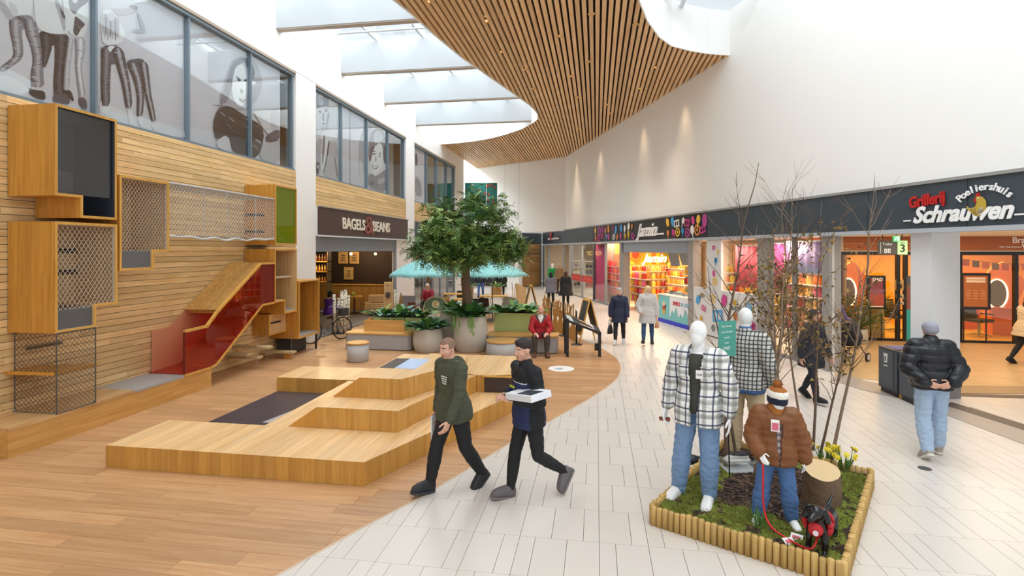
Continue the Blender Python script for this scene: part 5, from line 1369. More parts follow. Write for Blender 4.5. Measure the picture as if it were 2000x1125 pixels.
def stool(label, c, r, h=.47):
    s_ = thing('round_stool', label, 'stool', c); MB().lathe([(r - .03, 0), (r - .01, .02), (r - .01, h - .04)], n=32).build('body', pm('#b4b3b1', .5), s_, True); MB().lathe([(r, h - .04), (r + .005, h - .01), (r - .01, h)], n=32).build('seat_top', BTOP, s_)
q = fl(692, 708); stool('round grey stool with oak top standing alone beyond the platform', (q.x, q.y + .2, 0), .27)
q = fl(978, 700); stool('wide round grey stool with oak top beside the red jacketed man', (q.x, q.y + .3, 0), .43, .42)
q = fl(1015, 690)
br_ = bench('grey_bench', 'grey bench with oak top on which the man in red sits', (q.x, q.y + .05, 0), -.95, 1.0, .75)
gp = thing('green_planter', 'lime green planter box behind the bench of the man in red', 'planter', (q.x - .85, q.y + .85, 0))
MB().box((0, 0, 0), (1.18, .5, .96)).build('box', LIME, gp, bevel=.01); MB().box((.02, .02, .955), (1.16, .48, .965)).build('soil', pm('#33271e', .95), gp)
for k, a in enumerate((.2, .6, 1.0)):
    e = bpy.data.objects.new('plant', None); COL.objects.link(e); e.parent = gp; e.location = (a, .2, .96); foliage(e, 30, .2, .14, 0, .42, .10, 40 + k, mats=(1, 0, 2), droop=.55, tilt=(.1, 1.0))
def pot(name, label, c, r, h, belly=.0, mats=(0, 1, 2), n=30, L=.42, wd=.09, seed=1):
    L *= 1.05; n = int(n * 1.9)
    p_ = thing(name, label, 'planter', c); pr = [(r * .80, 0), (r * .86, .02), (r * (.97 + belly), h * .35), (r * 1.0, h * .55), (r * .90, h * .93), (r * .86, h), (r * .78, h), (r * .76, h - .06)]
    MB().lathe(pr, n=36).build('pot', CONC, p_, True); MB().lathe([(r * .77, h - .07), (r * .5, h - .04), (.01, h - .035)], n=24).build('soil', pm('#33271e', .95), p_)
    foliage(p_, n, r * .65, r * .65, h - .04, L, wd, seed, .42, mats, 0, (.1, 1.1)); return p_
q = fl(828, 690); pot('round_pot', 'low round grey pot of ferns left of the potted tree', (q.x, q.y + .35, 0), .41, .62, .03, (0, 1, 3), 46, .46, .075, 5)
q = fl(874, 690); pot('round_pot', 'grey pot of ferns half hidden behind the potted tree', (q.x - .15, q.y + 1.15, 0), .42, .98, .0, (0, 1, 2), 20, .40, .08, 6)
q = fl(912, 690); TP = pot('tree_pot', 'tall egg shaped grey pot holding the leafy tree', (q.x, q.y + .42, 0), .47, .95, .04, (1, 1, 0), 44, .46, .12, 7)
m = MB(); rr = random.Random(9)
for i in range(9):                                                       # trailing ivy
    a = rr.uniform(2.6, 5.2); x, y = .42 * math.cos(a), .42 * math.sin(a); L_ = rr.uniform(.25, .5)
    for k in range(10):
        z = .95 - L_ * k / 10; o_ = V(x * 1.12 + rr.uniform(-.03, .03), y * 1.12 + rr.uniform(-.03, .03), z); w_ = rr.uniform(.02, .035)
        m.add([o_ + V(-w_, -.02, 0), o_ + V(0, -.03, -w_ * 1.5), o_ + V(w_, -.02, 0), o_ + V(0, -.02, w_)], [(0, 1, 2, 3)])
stuff(m.build('ivy', LEAFM[2], TP))
# the tree
tb = TP.location + V(-.13, 0, .9)
tr = thing('tree', 'leafy green tree with dense crown growing from the tall grey pot', 'tree', tb)
TK = pm('#6e5a48', .9, var=.2, bs=14, bump=.8)
m = MB(); m.tube([(0, 0, 0), (.03, 0, .5), (-.02, .02, 1.0), (.0, 0, 1.5), (.03, 0, 2.0), (0, 0, 2.5)], [.15, .13, .125, .11, .085, .05], 12); m.build('trunk', TK, tr, True)
rr = random.Random(12); cl = []
for i in range(34):
    a = rr.uniform(0, 6.283); z0 = rr.uniform(1.15, 2.3); z1 = rr.uniform(1.45, 3.2); rad = 1.42 * (1 - abs((z1 - 1.95) / 1.55) ** 2.2) ** .6 * rr.uniform(.75, 1.08) if abs(z1 - 1.95) < 1.5 else .3
    e_ = V(math.cos(a) * rad, math.sin(a) * rad * .9, z1); pts = [V(0, 0, z0), V(e_.x * .4, e_.y * .4, z0 + (z1 - z0) * .6), e_]
    MB().tube(pts, [.035, .022, .008], 6).build('branch', TK, tr, True); cl += [e_, pts[1] * .4 + e_ * .6, pts[1]]
for i in range(70):
    a = rr.uniform(0, 6.283); z1 = rr.uniform(1.3, 3.35); k = max(0, 1 - abs((z1 - 2.15) / 1.3) ** 2) ** .5; cl.append(V(math.cos(a) * 1.3 * k * rr.random() ** .4, math.sin(a) * 1.2 * k * rr.random() ** .4, z1))
for (dx, dz) in ((-1.45, 1.9), (-1.2, 1.65), (1.35, 1.7), (1.5, 1.95), (-1.0, 2.3), (-.95, 1.9), (1.1, 2.1), (.2, 3.25)): cl += [V(dx, rr.uniform(-.3, .3), dz)] * 2
m = MB()
def leaflet(c, d, up, L_, mi):
    """pinnate leaf: a stem with pairs of narrow leaflets"""
    sd_ = d.cross(up).normalized(); up = sd_.cross(d)
    for k in range(1, 6):
        t = k / 5.5; b = c + d * L_ * t - V(0, 0, 1) * L_ * .35 * t * t; ll = L_ * .40 * (1.15 - t * .5)
        for s_ in (1, -1):
            e_ = b + (sd_ * s_ * .85 + d * .55 - up * .15).normalized() * ll; w_ = d * ll * .26
            m.add([b - w_ * .3, (b + e_) * .5 - w_, e_, (b + e_) * .5 + w_], [(0, 1, 2, 3)], mi)
for c in cl:
    for i in range(30):
        d = Vector((rr.gauss(0, 1), rr.gauss(0, 1), rr.gauss(-.1, .7))).normalized(); o_ = c + Vector((rr.gauss(0, .13), rr.gauss(0, .13), rr.gauss(0, .11)))
        leaflet(o_, d, V(rr.gauss(0, .3), rr.gauss(0, .3), 1).normalized(), rr.uniform(.16, .27), rr.choice((0, 0, 1, 1, 2, 3)))
stuff(m.build('foliage', [pm('#557a36', .5), pm('#456830', .5), pm('#76984a', .5), pm('#93ac5e', .5)], tr))

# info stand
q, q2 = fl(1108, 697), fl(1171, 697); wd = (q2 - q).length
is_ = thing('info_lectern', 'black steel reading stand with sloping colourful panel at the floor edge', 'lectern', q, math.atan2(q2.y - q.y, q2.x - q.x))
for x, y, h in ((0, 0, .98), (wd, 0, .62), (0, .45, .98), ):
    MB().box((x - .035, y - .03, 0), (x + .035, y + .03, h)).build('leg', BLACK, is_)
MB().slab([V(-.04, -.03, .96), V(wd + .04, -.03, .62), V(wd + .04, .48, .70), V(-.04, .48, 1.06)], (0, 0, -.05)).build('frame', BLACK, is_)
T3 = lambda u_, v_: V(-.04, -.03, .963).lerp(V(wd + .04, -.03, .623), u_).lerp(V(-.04, .48, 1.063).lerp(V(wd + .04, .48, .703), u_), v_)
for u0, u1, col in ((.05, .22, '#b8c8c4'), (.22, .42, '#34424a'), (.42, .62, '#d7a877'), (.62, .82, '#e5e0dc'), (.82, .95, '#3b3a3c')):
    MB().poly([T3(u0, .08), T3(u1, .08), T3(u1, .92), T3(u0, .92)]).build('print', pm(col, .25), is_)
MB().box((wd - .12, .0, .16), (wd - .03, .06, .34)).build('box', BLACK, is_)
# floor sticker
q = fl(1096, 720); stk = thing('floor_sticker', 'round white floor sticker with pale blue mark on the wooden floor', 'sticker', (q.x, q.y, .0005))
MB().lathe([(.30, 0), (.30, .0015)], n=40).build('disc', pm('#f1f3f4', .4), stk); MB().prism([(-.16, -.05), (-.02, -.13), (.06, 0), (.0, .1), (-.1, .06)], .0016, .0022).build('mark', pm('#9fbac2', .4), stk)
# bronze-coloured branch screens between stanchions
GOLD = wood('#b58a44', '#94692b', 'z', .5, .05)
def branch_panel(label, c, rz, w_, seed):
    p_ = thing('branch_screen', label, 'screen', c, rz); rr = random.Random(seed)
    m = MB(); n = 2; hw = w_ / n / 2
    def st(a, b, t): dd = V(t, 0, 0); m.slab([a - dd, a + dd, b + dd * .8, b - dd * .8], (0, .03, 0))
    m.slab([V(-w_ / 2, 0, .04), V(w_ / 2, 0, .04), V(w_ / 2, 0, .34), V(-w_ / 2, 0, .34)], (0, .03, 0))
    for i in range(n):
        x = -w_ / 2 + w_ * (i + .5) / n
        m.slab([V(x - hw, 0, .34), V(x + hw, 0, .34), V(x + hw * .45, 0, .52), V(x + hw * .3, 0, .78), V(x - hw * .3, 0, .78), V(x - hw * .5, 0, .5)], (0, .03, 0))
        for sg in (-1, 1):
            for t, l_ in ((.48, .34), (.70, .34)):
                e_ = V(x + sg * hw * rr.uniform(.75, 1.0), 0, t + l_ * rr.uniform(.7, 1.1)); k = V(x + sg * hw * .75, 0, t + .10); st(V(x + sg * hw * .2, 0, t), k, .02); st(k, e_, .018)
                if rr.random() < .7: st(k.lerp(e_, .5), e_ + V(-sg * hw * .45, 0, .06), .014)
        st(V(x, 0, .75), V(x + rr.uniform(-.02, .02), 0, 1.1 + rr.uniform(-.08, .12)), .02)
    m.build('cutout', GOLD, p_); return p_
def stanchion(label, c):
    s_ = thing('stanchion', label, 'post', c); MB().lathe([(.16, 0), (.16, .015), (.05, .03)], n=20).build('base', BLACK, s_, True); MB().lathe([(.024, .02), (.024, .95), (.01, .97)], n=10).build('post', BLACK, s_, True)
a, b_, c_ = fl(1077, 648), fl(1101, 656), fl(1126, 673)
stanchion('black post between the branch screens, just right of the man in red', a); stanchion('black post at the middle of the branch screens', b_); stanchion('black post at the near end of the branch screens by the lectern', c_)
z_ = fl(1058, 640)
for k, (p, q, lab) in enumerate(((z_, a, 'golden branch shaped screen furthest back behind the man in red'), (a, b_, 'golden branch shaped screen in the middle of the row'), (b_, c_, 'golden branch shaped screen nearest the lectern'))):
    m_ = (p + q) * .5; d = q - p; branch_panel(lab, m_, math.atan2(d.y, d.x), max(d.length - .12, .6), k)
def aframe(label, c, rz, h, w_=.6):
    a_ = thing('sandwich_board', label, 'sign', c, rz)
    for sg, nm in ((1, 'front_leaf'), (-1, 'rear_leaf')):
        T_ = Matrix.Translation((0, sg * .02, h)) @ Matrix.Rotation(R(14 * sg), 4, 'X')
        f = MB().box((-w_ / 2, -.015, -h * 1.03), (-w_ / 2 + .05, .015, 0), None, T_).box((w_ / 2 - .05, -.015, -h * 1.03), (w_ / 2, .015, 0), None, T_).box((-w_ / 2 + .05, -.015, -.06), (w_ / 2 - .05, .015, 0), None, T_).box((-w_ / 2 + .05, -.015, -h * .84), (w_ / 2 - .05, .015, -h * .78), None, T_).build(nm, PLY_EDGE, a_)
        MB().box((-w_ / 2 + .05, -.008, -h * .78), (w_ / 2 - .05, .008, -.06), None, T_).build('chalkboard', pm('#3b3f40', .7), f)
aframe('tall sandwich board with chalk panel beyond the lectern', fl(1147, 668), R(-70), 1.28); aframe('sandwich board with oak frame behind the man in red', fl(1037, 606), R(-75), 1.15)
q = fl(1018, 602); os_ = thing('oak_screen', 'upright oak plank screen left of the far sandwich board', 'screen', q, R(12)); MB().slab([V(-.25, 0, 0), V(.25, 0, 0), V(.25, 0, .95), V(-.25, 0, 1.18)], (0, .04, 0)).build('panel', PLY, os_); MB().box((-.25, -.02, 0), (-.21, .0, 1.16)).build('edge', PLY_EDGE, os_)

# parasols
def parasol(label, px, w_, r, ze, zt, seed):
    c = at(px, w_); p_ = thing('parasol', label, 'parasol', c); n = 40
    cm = bpy.data.materials.get('parasol_cloth')
    if not cm:
        cm = pm('#8fc6c4', .8, var=.0); cm = cm.copy(); cm.name = 'parasol_cloth'; nt = cm.node_tree; N = nt.nodes.new; b = nt.nodes['Principled BSDF']
        tc = N('ShaderNodeTexCoord'); wv = N('ShaderNodeTexNoise'); wv.inputs['Scale'].default_value = 7; wv.inputs['Distortion'].default_value = 2.2; cr = N('ShaderNodeValToRGB'); cr.color_ramp.elements[0].position = .47; cr.color_ramp.elements[1].position = .5
        cr.color_ramp.elements[0].color = rgb('#8ecbca'); cr.color_ramp.elements[1].color = rgb('#5f9ea4'); e3 = cr.color_ramp.elements.new(.53); e3.color = rgb('#93cfcd')
        nt.links.new(tc.outputs['Object'], wv.inputs['Vector']); nt.links.new(wv.outputs['Fac'], cr.inputs[0]); nt.links.new(cr.outputs[0], b.inputs['Base Color'])
    m = MB(); R_ = 8
    for i in range(R_ + 1):
        t = i / R_
        for k in range(n):
            an = 2 * math.pi * k / n; sag = .06 * abs(math.sin(an * 4)) * t * t; rr_ = r * t * (1 - sag)
            m.v.append((rr_ * math.cos(an), rr_ * math.sin(an), zt - (zt - ze) * (t ** 1.35) + sag * .5))
    for i in range(R_):
        for k in range(n): m.f.append((i * n + k, i * n + (k + 1) % n, (i + 1) * n + (k + 1) % n, (i + 1) * n + k)); m.mi.append(0)
    o = m.build('canopy', cm, p_, True); md = o.modifiers.new('s', 'SOLIDIFY'); md.thickness = .006
    fr = MB(); rr = random.Random(seed)
    for k in range(n * 3):
        an = 2 * math.pi * k / (n * 3); sag = .06 * abs(math.sin(an * 4)); x, y = r * (1 - sag) * math.cos(an), r * (1 - sag) * math.sin(an); z = ze + sag * .5; t_ = V(-math.sin(an), math.cos(an), 0) * r * .028
        fr.add([V(x, y, z) - t_, V(x, y, z) + t_, V(x, y, z - rr.uniform(.05, .12))], [(0, 1, 2)])
    stuff(fr.build('fringe', cm, p_))
    MB().lathe([(.022, 0), (.022, zt + .03), (.01, zt + .06)], n=10).build('pole', pm('#6a6f66', .5), p_, True); MB().lathe([(.25, 0), (.25, .05), (.05, .07)], n=20).build('base', pm('#6f6f6c', .7), p_)
    for k in range(8):
        an = R(45 * k + 11); MB().tube([(.03 * math.cos(an), .03 * math.sin(an), zt - .02), (r * .96 * math.cos(an), r * .96 * math.sin(an), ze - .0)], .008, 4).build('rib', pm('#d8d2c2', .6), p_)
parasol('turquoise patterned parasol left of the potted tree', 824, 19.0, 1.20, 1.83, 2.40, 1); parasol('turquoise patterned parasol right of the potted tree', 962, 20.5, 1.42, 1.76, 2.38, 2)

# birch poles, bicycle
BIRCH = bpy.data.materials.new('birch'); BIRCH.use_nodes = True; nt = BIRCH.node_tree; bb = nt.nodes['Principled BSDF']; bb.inputs['Roughness'].default_value = .8
tc = nt.nodes.new('ShaderNodeTexCoord'); mp = nt.nodes.new('ShaderNodeMapping'); mp.inputs['Scale'].default_value = (8, 8, 26); nz = nt.nodes.new('ShaderNodeTexNoise'); nz.inputs['Scale'].default_value = 1.2; cr = nt.nodes.new('ShaderNodeValToRGB')
cr.color_ramp.elements[0].position = .36; cr.color_ramp.elements[1].position = .42; cr.color_ramp.elements[0].color = rgb('#3a3028'); cr.color_ramp.elements[1].color = rgb('#e2d8c2')
nt.links.new(tc.outputs['Object'], mp.inputs[0]); nt.links.new(mp.outputs[0], nz.inputs[0]); nt.links.new(nz.outputs[0], cr.inputs[0]); nt.links.new(cr.outputs[0], bb.inputs['Base Color'])
for k, (px, yt, yb, lab) in enumerate(((654, 575, 652, 'birch pole nearest the bicycle'), (661, 582, 650, 'shortest of the birch poles, grey barked'), (666, 568, 652, 'birch pole third from the bicycle'), (673, 577, 650, 'birch pole leaning beside the tallest one'), (675, 566, 648, 'tallest of the birch poles by the cafe'), (679, 577, 645, 'birch pole furthest from the bicycle'))):
    q = fl(px, yb); h = (yb - yt) / 1040 * (2.75 * 1040 / (yb - HZ)); b = thing('birch_pole', lab, 'pole', q, 0, 'birch poles at the cafe')
    MB().tube([V(0, 0, 0), V(.01 * (k % 3 - 1), 0, h * .5), V(.03 * (k % 3 - 1), 0, h)], [.055, .052, .05], 10).build('stem', BIRCH, b, True); MB().lathe([(.12, 0), (.12, .03)], n=12).build('foot', BLACK, b)
q = fl(642, 668); bk = thing('bicycle', 'old bicycle parked at the cafe entrance beside the birch poles', 'bicycle', (q.x - .1, q.y + .1, 0), R(62))
for x in (-.52, .52):
    w_ = MB().tube([V(x + .33 * math.cos(a), 0, .34 + .33 * math.sin(a)) for a in [2 * math.pi * i / 28 for i in range(29)]], .02, 6).build('tyre', BLACK, bk, True)
    sp = MB()
    for k in range(14): a = 2 * math.pi * k / 14; sp.tube([V(x, 0, .34), V(x + .32 * math.cos(a), 0, .34 + .32 * math.sin(a))], .003, 3, None, False)
    stuff(sp.build('spokes', STEEL, w_)); MB().tube([V(x, -.03, .34), V(x, .03, .34)], .03, 8).build('hub', STEEL, w_)
FRM = pm('#6a5a4a', .4, .3); m = MB()
for p in ([V(-.52, 0, .34), V(-.12, 0, .30)], [V(-.12, 0, .30), V(-.22, 0, .85)], [V(-.12, 0, .30), V(.36, 0, .78)], [V(-.20, 0, .74), V(.36, 0, .78)], [V(-.52, 0, .34), V(-.20, 0, .74)], [V(.36, 0, .92), V(.34, 0, .74), V(.52, 0, .34)]): m.tube(p, .016, 6)
m.build('frame', FRM, bk, True); MB().ell((-.24, 0, .90), (.14, .08, .04), 10).build('saddle', BLACK, bk, True); MB().tube([V(.22, -.28, .98), V(.36, -.2, 1.02), V(.38, 0, 1.0), V(.36, .2, 1.02), V(.22, .28, .98)], .013, 6).build('handlebar', STEEL, bk, True)
MB().tube([V(-.12, -.03, .30), V(-.12, .03, .30)], .09, 14).build('chainring', STEEL, bk); MB().box((-.75, -.06, .70), (-.35, .06, .72)).build('carrier', BLACK, bk); MB().box((.42, -.14, .72), (.66, .14, .95)).build('basket', pm('#3a3a3c', .7), bk)
MB().tube([V(-.12, -.05, .30), V(-.05, -.07, .16)], .012, 6).build('crank', STEEL, bk)

# ---------------------------------------------------------------- cafe in the second bay
def cl_wall(name, a, b, z0, z1, mat, th=.1): return seg(name, a, b, z0, z1, mat, th)
DKB = pm('#33251c', .8)
struct(MB().box((-8.70, 15.03, 3.17), (-8.36, 22.8, 4.05)).build('trim_8', pm('#e7e7e6', .5)))
sg = thing('shop_sign', 'brown cafe sign board with cream lettering over the cafe entrance', 'sign', (-8.36, 15.05, 3.19))
MB().box((0, 0.0, 0), (.05, 7.70, .86)).build('board', pm('#4e3b35', .4), sg)
MB().box((0, 0.0, .86), (.09, 7.74, .90)).build('cap_strip', pm('#a99d96', .4), sg); MB().box((0, 0, -.05), (.09, 7.74, 0)).build('base_strip', pm('#d5d9dd', .4), sg)
CREAM = pm('#ece0cc', .5); yb_, ye = onX(668, 445, -8.3).y, onX(761, 447, -8.3).y
def signtext(s_, px0, px1, zc, size, mat, X=-8.30, ext=.015, bold=.012):
    y0_, y1_ = onX(px0, 445, X).y, onX(px1, 445, X).y
    return text(s_, size, frame_M((X + .0 - sg.location.x, (y0_ + y1_) / 2 - sg.location.y, zc - sg.location.z), (0, 1, 0), (0, 0, 1)), mat, sg, 'lettering', ext, 0, bold, 'CENTER', y1_ - y0_)
signtext('BAGELS', 669, 713, 3.60, .52, CREAM); signtext('BEANS', 728, 761, 3.60, .52, CREAM); signtext('&', 712, 730, 3.60, .95, pm('#8a4a40', .5), -8.29)
struct(MB().box((-8.75, 15.03, 2.68), (-8.42, 21.62, 3.17)).build('trim_9', pm('#878d94', .5)))
struct(MB().box((-8.5, 21.50, 0), (-8.40, 21.62, 3.17)).build('trim_10', pm('#8a9098', .5)))
struct(MB().box((-13.2, 23.0, 0), (-8.75, 23.1, 3.1)).build('wall_cafe_back', DKB)); struct(MB().box((-13.2, 15, 0), (-13.1, 23, 3.1)).build('wall_cafe_left', DKB)); struct(MB().box((-13.2, 14.9, 0), (-8.75, 15.02, 3.1)).build('wall_cafe_front', DKB)); struct(MB().box((-13.2, 15, 3.1), (-8.75, 23, 3.16)).build('ceiling_cafe', pm('#2a2320', .8)))
struct(MB().box((-13.1, 15.02, 0.0), (-8.5, 23.0, .004)).build('floor_cafe', pm('#6c6a68', .5)))
wns = thing('wainscot', 'oak board wainscot along the dark rear wall of the cafe', 'panelling', (-13.0, 22.96, 0))
for k in range(24): MB().box((k * .18, -.03, 0), (k * .18 + .175, 0, 1.12)).build('board', wood('#c29450', '#9f7233', 'z', .5, .08), wns)
MB().box((0, -.08, 1.12), (4.32, 0, 1.17)).build('cap_rail', PLY_EDGE, wns)
for k, (px0, py0, px1, py1, lab) in enumerate(((660, 492, 678, 515, 'framed print upper left on the dark cafe wall'), (682, 492, 700, 515, 'framed print upper right on the dark cafe wall'), (671, 522, 689, 546, 'framed text print lowest on the dark cafe wall'))):
    a, b_ = onY(px0, py0, 22.9), onY(px1, py1, 22.9); f = thing('picture', lab, 'picture', (a.x, 22.94, b_.z))
    w_, h_ = b_.x - a.x, a.z - b_.z
    MB().box((0, 0, 0), (w_, .04, h_)).build('frame', pm('#c9a35c', .4), f); MB().box((.06, -.004, .06), (w_ - .06, 0, h_ - .06)).build('print', pm(('#b99a6a', '#a88a5a', '#c5aa6e')[k], .5), f)
    for j in range(3): MB().box((.12 + .02 * j, -.008, h_ * (.25 + .2 * j)), (w_ - .12, -.004, h_ * (.33 + .2 * j))).build('print_mark', pm(('#7a2e24', '#5a4228', '#3a2e20')[(j + k) % 3], .5), f)
def cafe_table(label, c, r=.36, h=.74, top=PLY_EDGE):
    t = thing('cafe_table', label, 'table', c); MB().lathe([(r, h - .03), (r, h)], n=24).build('tabletop', top, t); MB().lathe([(.03, 0.03), (.03, h - .03)], n=8).build('column', BLACK, t); MB().lathe([(.22, 0), (.22, .02), (.04, .03)], n=16).build('foot', BLACK, t); return t
def chair(label, c, rz, mat, legm=None, group=None):
    t = thing('cafe_chair', label, 'chair', c, rz, group); loft_ = MB()
    loft_.box((-.22, -.21, .43), (.22, .21, .46)); loft_.build('seat', mat, t, bevel=.01); MB().slab([V(-.21, .19, .46), V(.21, .19, .46), V(.20, .27, .84), V(-.20, .27, .84)], (0, .03, 0)).build('backrest', mat, t)
    for sx in (-1, 1):
        for sy in (-1, 1): MB().tube([V(.15 * sx, .15 * sy, .43), V(.21 * sx, .21 * sy, 0)], .014, 6).build('leg', legm or pm('#b99a6c', .5), t)
    return t
q = fl(692, 612); cafe_table('round cafe table with green candle inside the cafe', (q.x, q.y, 0)); cn = thing('candle_jar', 'lime green candle jar on the table inside the cafe', 'candle', (q.x - .05, q.y, .74)); MB().lathe([(.07, 0), (.08, .1), (.07, .16)], n=12).build('jar', pm('#9fae3a', .3), cn, True); MB().lathe([(.045, .16), (.045, .17)], n=10).build('wick_disc', pm('#e6e2b8', .5), cn)
chair('brown chair pulled up right of the table in the cafe', (q.x + .62, q.y - .1, 0), R(-90), pm('#7a4c2c', .6)); chair('brown chair left of the candle table in the cafe', (q.x - .62, q.y + .1, 0), R(90), pm('#6d4428', .6))
for k, (px, py, w_, h_, lab) in enumerate(((741, 596, .62, .28, 'wooden crate, topmost of the stack in the cafe'), (738, 607, .78, .26, 'wide wooden crate at the bottom of the cafe stack'))):
    c = at(px - 8, 22.0); t = thing('wooden_crate', lab, 'crate', (c.x - w_ / 2, c.y, 0.58 if k == 0 else .30), R(9))
    for j in range(3): MB().box((0, 0, j * h_ / 3), (w_, .4, (j + .85) * h_ / 3)).build('slat', PLY, t)
    MB().box((.02, .02, .0), (w_ - .02, .38, h_ * .9)).build('lining', pm('#8a6a3c', .7), t)
c = at(738, 22.0); t = thing('low_table', 'low oak box table under the crates in the cafe', 'table', (c.x - .6, c.y, 0), R(9)); MB().box((0, 0, .05), (.9, .45, .30)).build('body', PLY, t); MB().box((.05, .05, 0), (.85, .4, .05)).build('plinth', BLACK, t)
c = fl(759, 622); t = thing('sanitizer_post', 'tall pale wooden post with dispenser at the right of the cafe entrance', 'dispenser', (c.x, c.y, 0), R(9)); MB().box((-.17, -.06, 0), (.17, .06, 1.45)).build('post', PLY, t, bevel=.01); MB().box((-.08, -.16, .85), (.08, -.06, 1.05)).build('dispenser', pm('#4a4a4a', .4), t); text('thank you', .06, frame_M((0, -.064, 1.32), (1, 0, 0), (0, 0, 1)), BLACK, t, 'lettering', .001)
# cafe shelves with bottles
a = onY(612, 505, 19.5); sh_ = thing('wall_rack', 'oak shelf rack with bottles inside the left side of the cafe', 'shelf', (a.x - 1.3, 19.5, 0))
for z in (1.45, 1.85, 2.25, 2.7): MB().box((0, 0, z), (1.9, .3, z + .03)).build('shelf_board', PLY_EDGE, sh_)
for x in (0, 1.87): MB().box((x, 0, 0), (x + .03, .3, 2.75)).build('upright', pm('#6b5434', .6), sh_)
rr = random.Random(3)
for k in range(22):
    z = (1.48, 1.88, 2.28)[k % 3]; x = 1.85 - .075 * (k // 3 + 1) * 1.6; col = ('#c98d3a', '#e0b45a', '#7a4a22')[(k * 7) % 3]; lab = {'#c98d3a': 'amber', '#e0b45a': 'yellow', '#7a4a22': 'brown'}[col] + ' bottle, %s from the right on the %s shelf of the cafe rack' % ('first second third fourth fifth sixth seventh eighth'.split()[k // 3], ('lowest', 'middle', 'upper')[k % 3])
    t = thing('bottle', lab, 'bottle', (a.x - 1.3 + x, 19.62, z), 0, 'bottles on the cafe rack'); MB().lathe([(.035, 0), (.036, .15), (.014, .20), (.013, .26)], n=8).build('body', pm(col, .25), t, True); MB().lathe([(.016, .26), (.016, .285)], n=8).build('cap', BLACK, t)
lamp('cafe_lamp', 'POINT', (-10.5, 19, 2.9), 90, (1, .72, .42), .15); lamp('cafe_lamp', 'POINT', (-10.2, 21.8, 2.8), 70, (1, .72, .42), .15)
for (x, y, lab) in ((-10.6, 21.9, 'lit globe bulb hanging before the framed prints'), (-9.6, 22.2, 'lit globe bulb hanging at the right in the cafe')):
    t = thing('pendant_bulb', lab, 'lamp', (x, y, 2.55)); MB().ell((0, 0, 0), (.06, .06, .06), 10).build('bulb', pm('#ffe2a8', .4, emit='#ffd890', es=6), t, True); MB().tube([V(0, 0, .05), V(0, 0, .55)], .006, 4).build('cord', BLACK, t)
# driftwood, terrace furniture
c = fl(783, 630); t = thing('driftwood', 'upright piece of driftwood against the white pier by the cafe', 'driftwood', c); MB().tube([V(0, 0, 0), V(.03, 0, .3), V(-.02, 0, .6), V(.01, 0, .9), V(.0, 0, 1.12)], [.16, .14, .09, .07, .02], 8).build('log', pm('#a8875c', .9, var=.2, bs=14, bump=.6), t, True); MB().tube([V(.06, 0, .3), V(.14, 0, .6)], [.04, .02], 6).build('stub', pm('#a8875c', .9, var=.2, bs=14), t)
for k, (px, lab) in enumerate(((771, 'thin birch stem left of the driftwood'), (776, 'second thin birch stem beside the driftwood'))):
    c = fl(px, 626); b = thing('birch_pole', lab, 'pole', c); MB().tube([V(0, 0, 0), V(0, 0, 1.2 - .15 * k)], [.045, .04], 8).build('stem', BIRCH, b, True); MB().lathe([(.1, 0), (.1, .03)], n=10).build('foot', BLACK, b)
c = fl(851, 640); ca = thing('terrace_stand', 'green arched coffee stand with round badge on the terrace', 'stand', c, R(6))
m = MB(); pts = [V(-.42, 0, .60)] + [V(.42 * math.cos(a), 0, .60 + .46 * math.sin(a)) for a in [math.pi * (1 - i / 20) for i in range(21)]]; m.slab(pts, (0, .03, 0)); m.build('panel', pm('#5c7a5c', .5), ca)
MB().tube([V(-.45, 0, .0), V(-.45, 0, .60)] + [V(.45 * math.cos(a), 0, .60 + .50 * math.sin(a)) for a in [math.pi * (1 - i / 20) for i in range(21)]] + [V(.45, 0, 0)], .018, 6).build('hoop', pm('#a9b8a2', .4), ca, True)
MB().box((-.45, -.02, .52), (.45, .04, .57)).build('rail', pm('#8fa48a', .4), ca); MB().tube([V(0, -.015, .82), V(0, 0, .82)], .13, 20).build('badge', pm('#e8dcbc', .5), ca); text('C', .2, frame_M((0, -.018, .82), (1, 0, 0), (0, 0, 1)), pm('#a8842c', .4), ca, 'lettering', .002, 0, .01)
MB().box((-.42, .0, .05), (.42, .02, .50)).build('lower_panel', pm('#d6d2c8', .5), ca)
c = fl(800, 636); t = thing('side_table', 'narrow table with brown menu box by the green stand', 'table', c); MB().box((-.24, -.2, .56), (.24, .2, .59)).build('tabletop', pm('#8a6a4c', .5), t); MB().box((-.03, -.03, 0), (.03, .03, .56)).build('leg', BLACK, t)
t = thing('menu_box', 'brown wooden menu box on the narrow terrace table', 'box', c + V(.08, 0, .59)); MB().box((-.12, -.08, 0), (.12, .08, .24)).build('body', pm('#7c4526', .5), t); MB().box((-.125, -.085, .24), (.125, .085, .25)).build('lid', pm('#6b3a1e', .5), t)
c = fl(797, 618); t = thing('grey_partition', 'low dark grey partition at the foot of the white pier', 'partition', c); MB().box((-.25, 0, 0), (.3, .04, .85)).build('panel', pm('#77777c', .7), t); MB().box((-.25, -.05, 0), (-.2, .1, .04)).build('foot', BLACK, t)
tc_ = [((915, 620), 'oak terrace table with green lantern right of the tree'), ((965, 612), 'oak terrace table under the right parasol'), ((893, 606), 'far oak terrace table behind the tree trunk')]
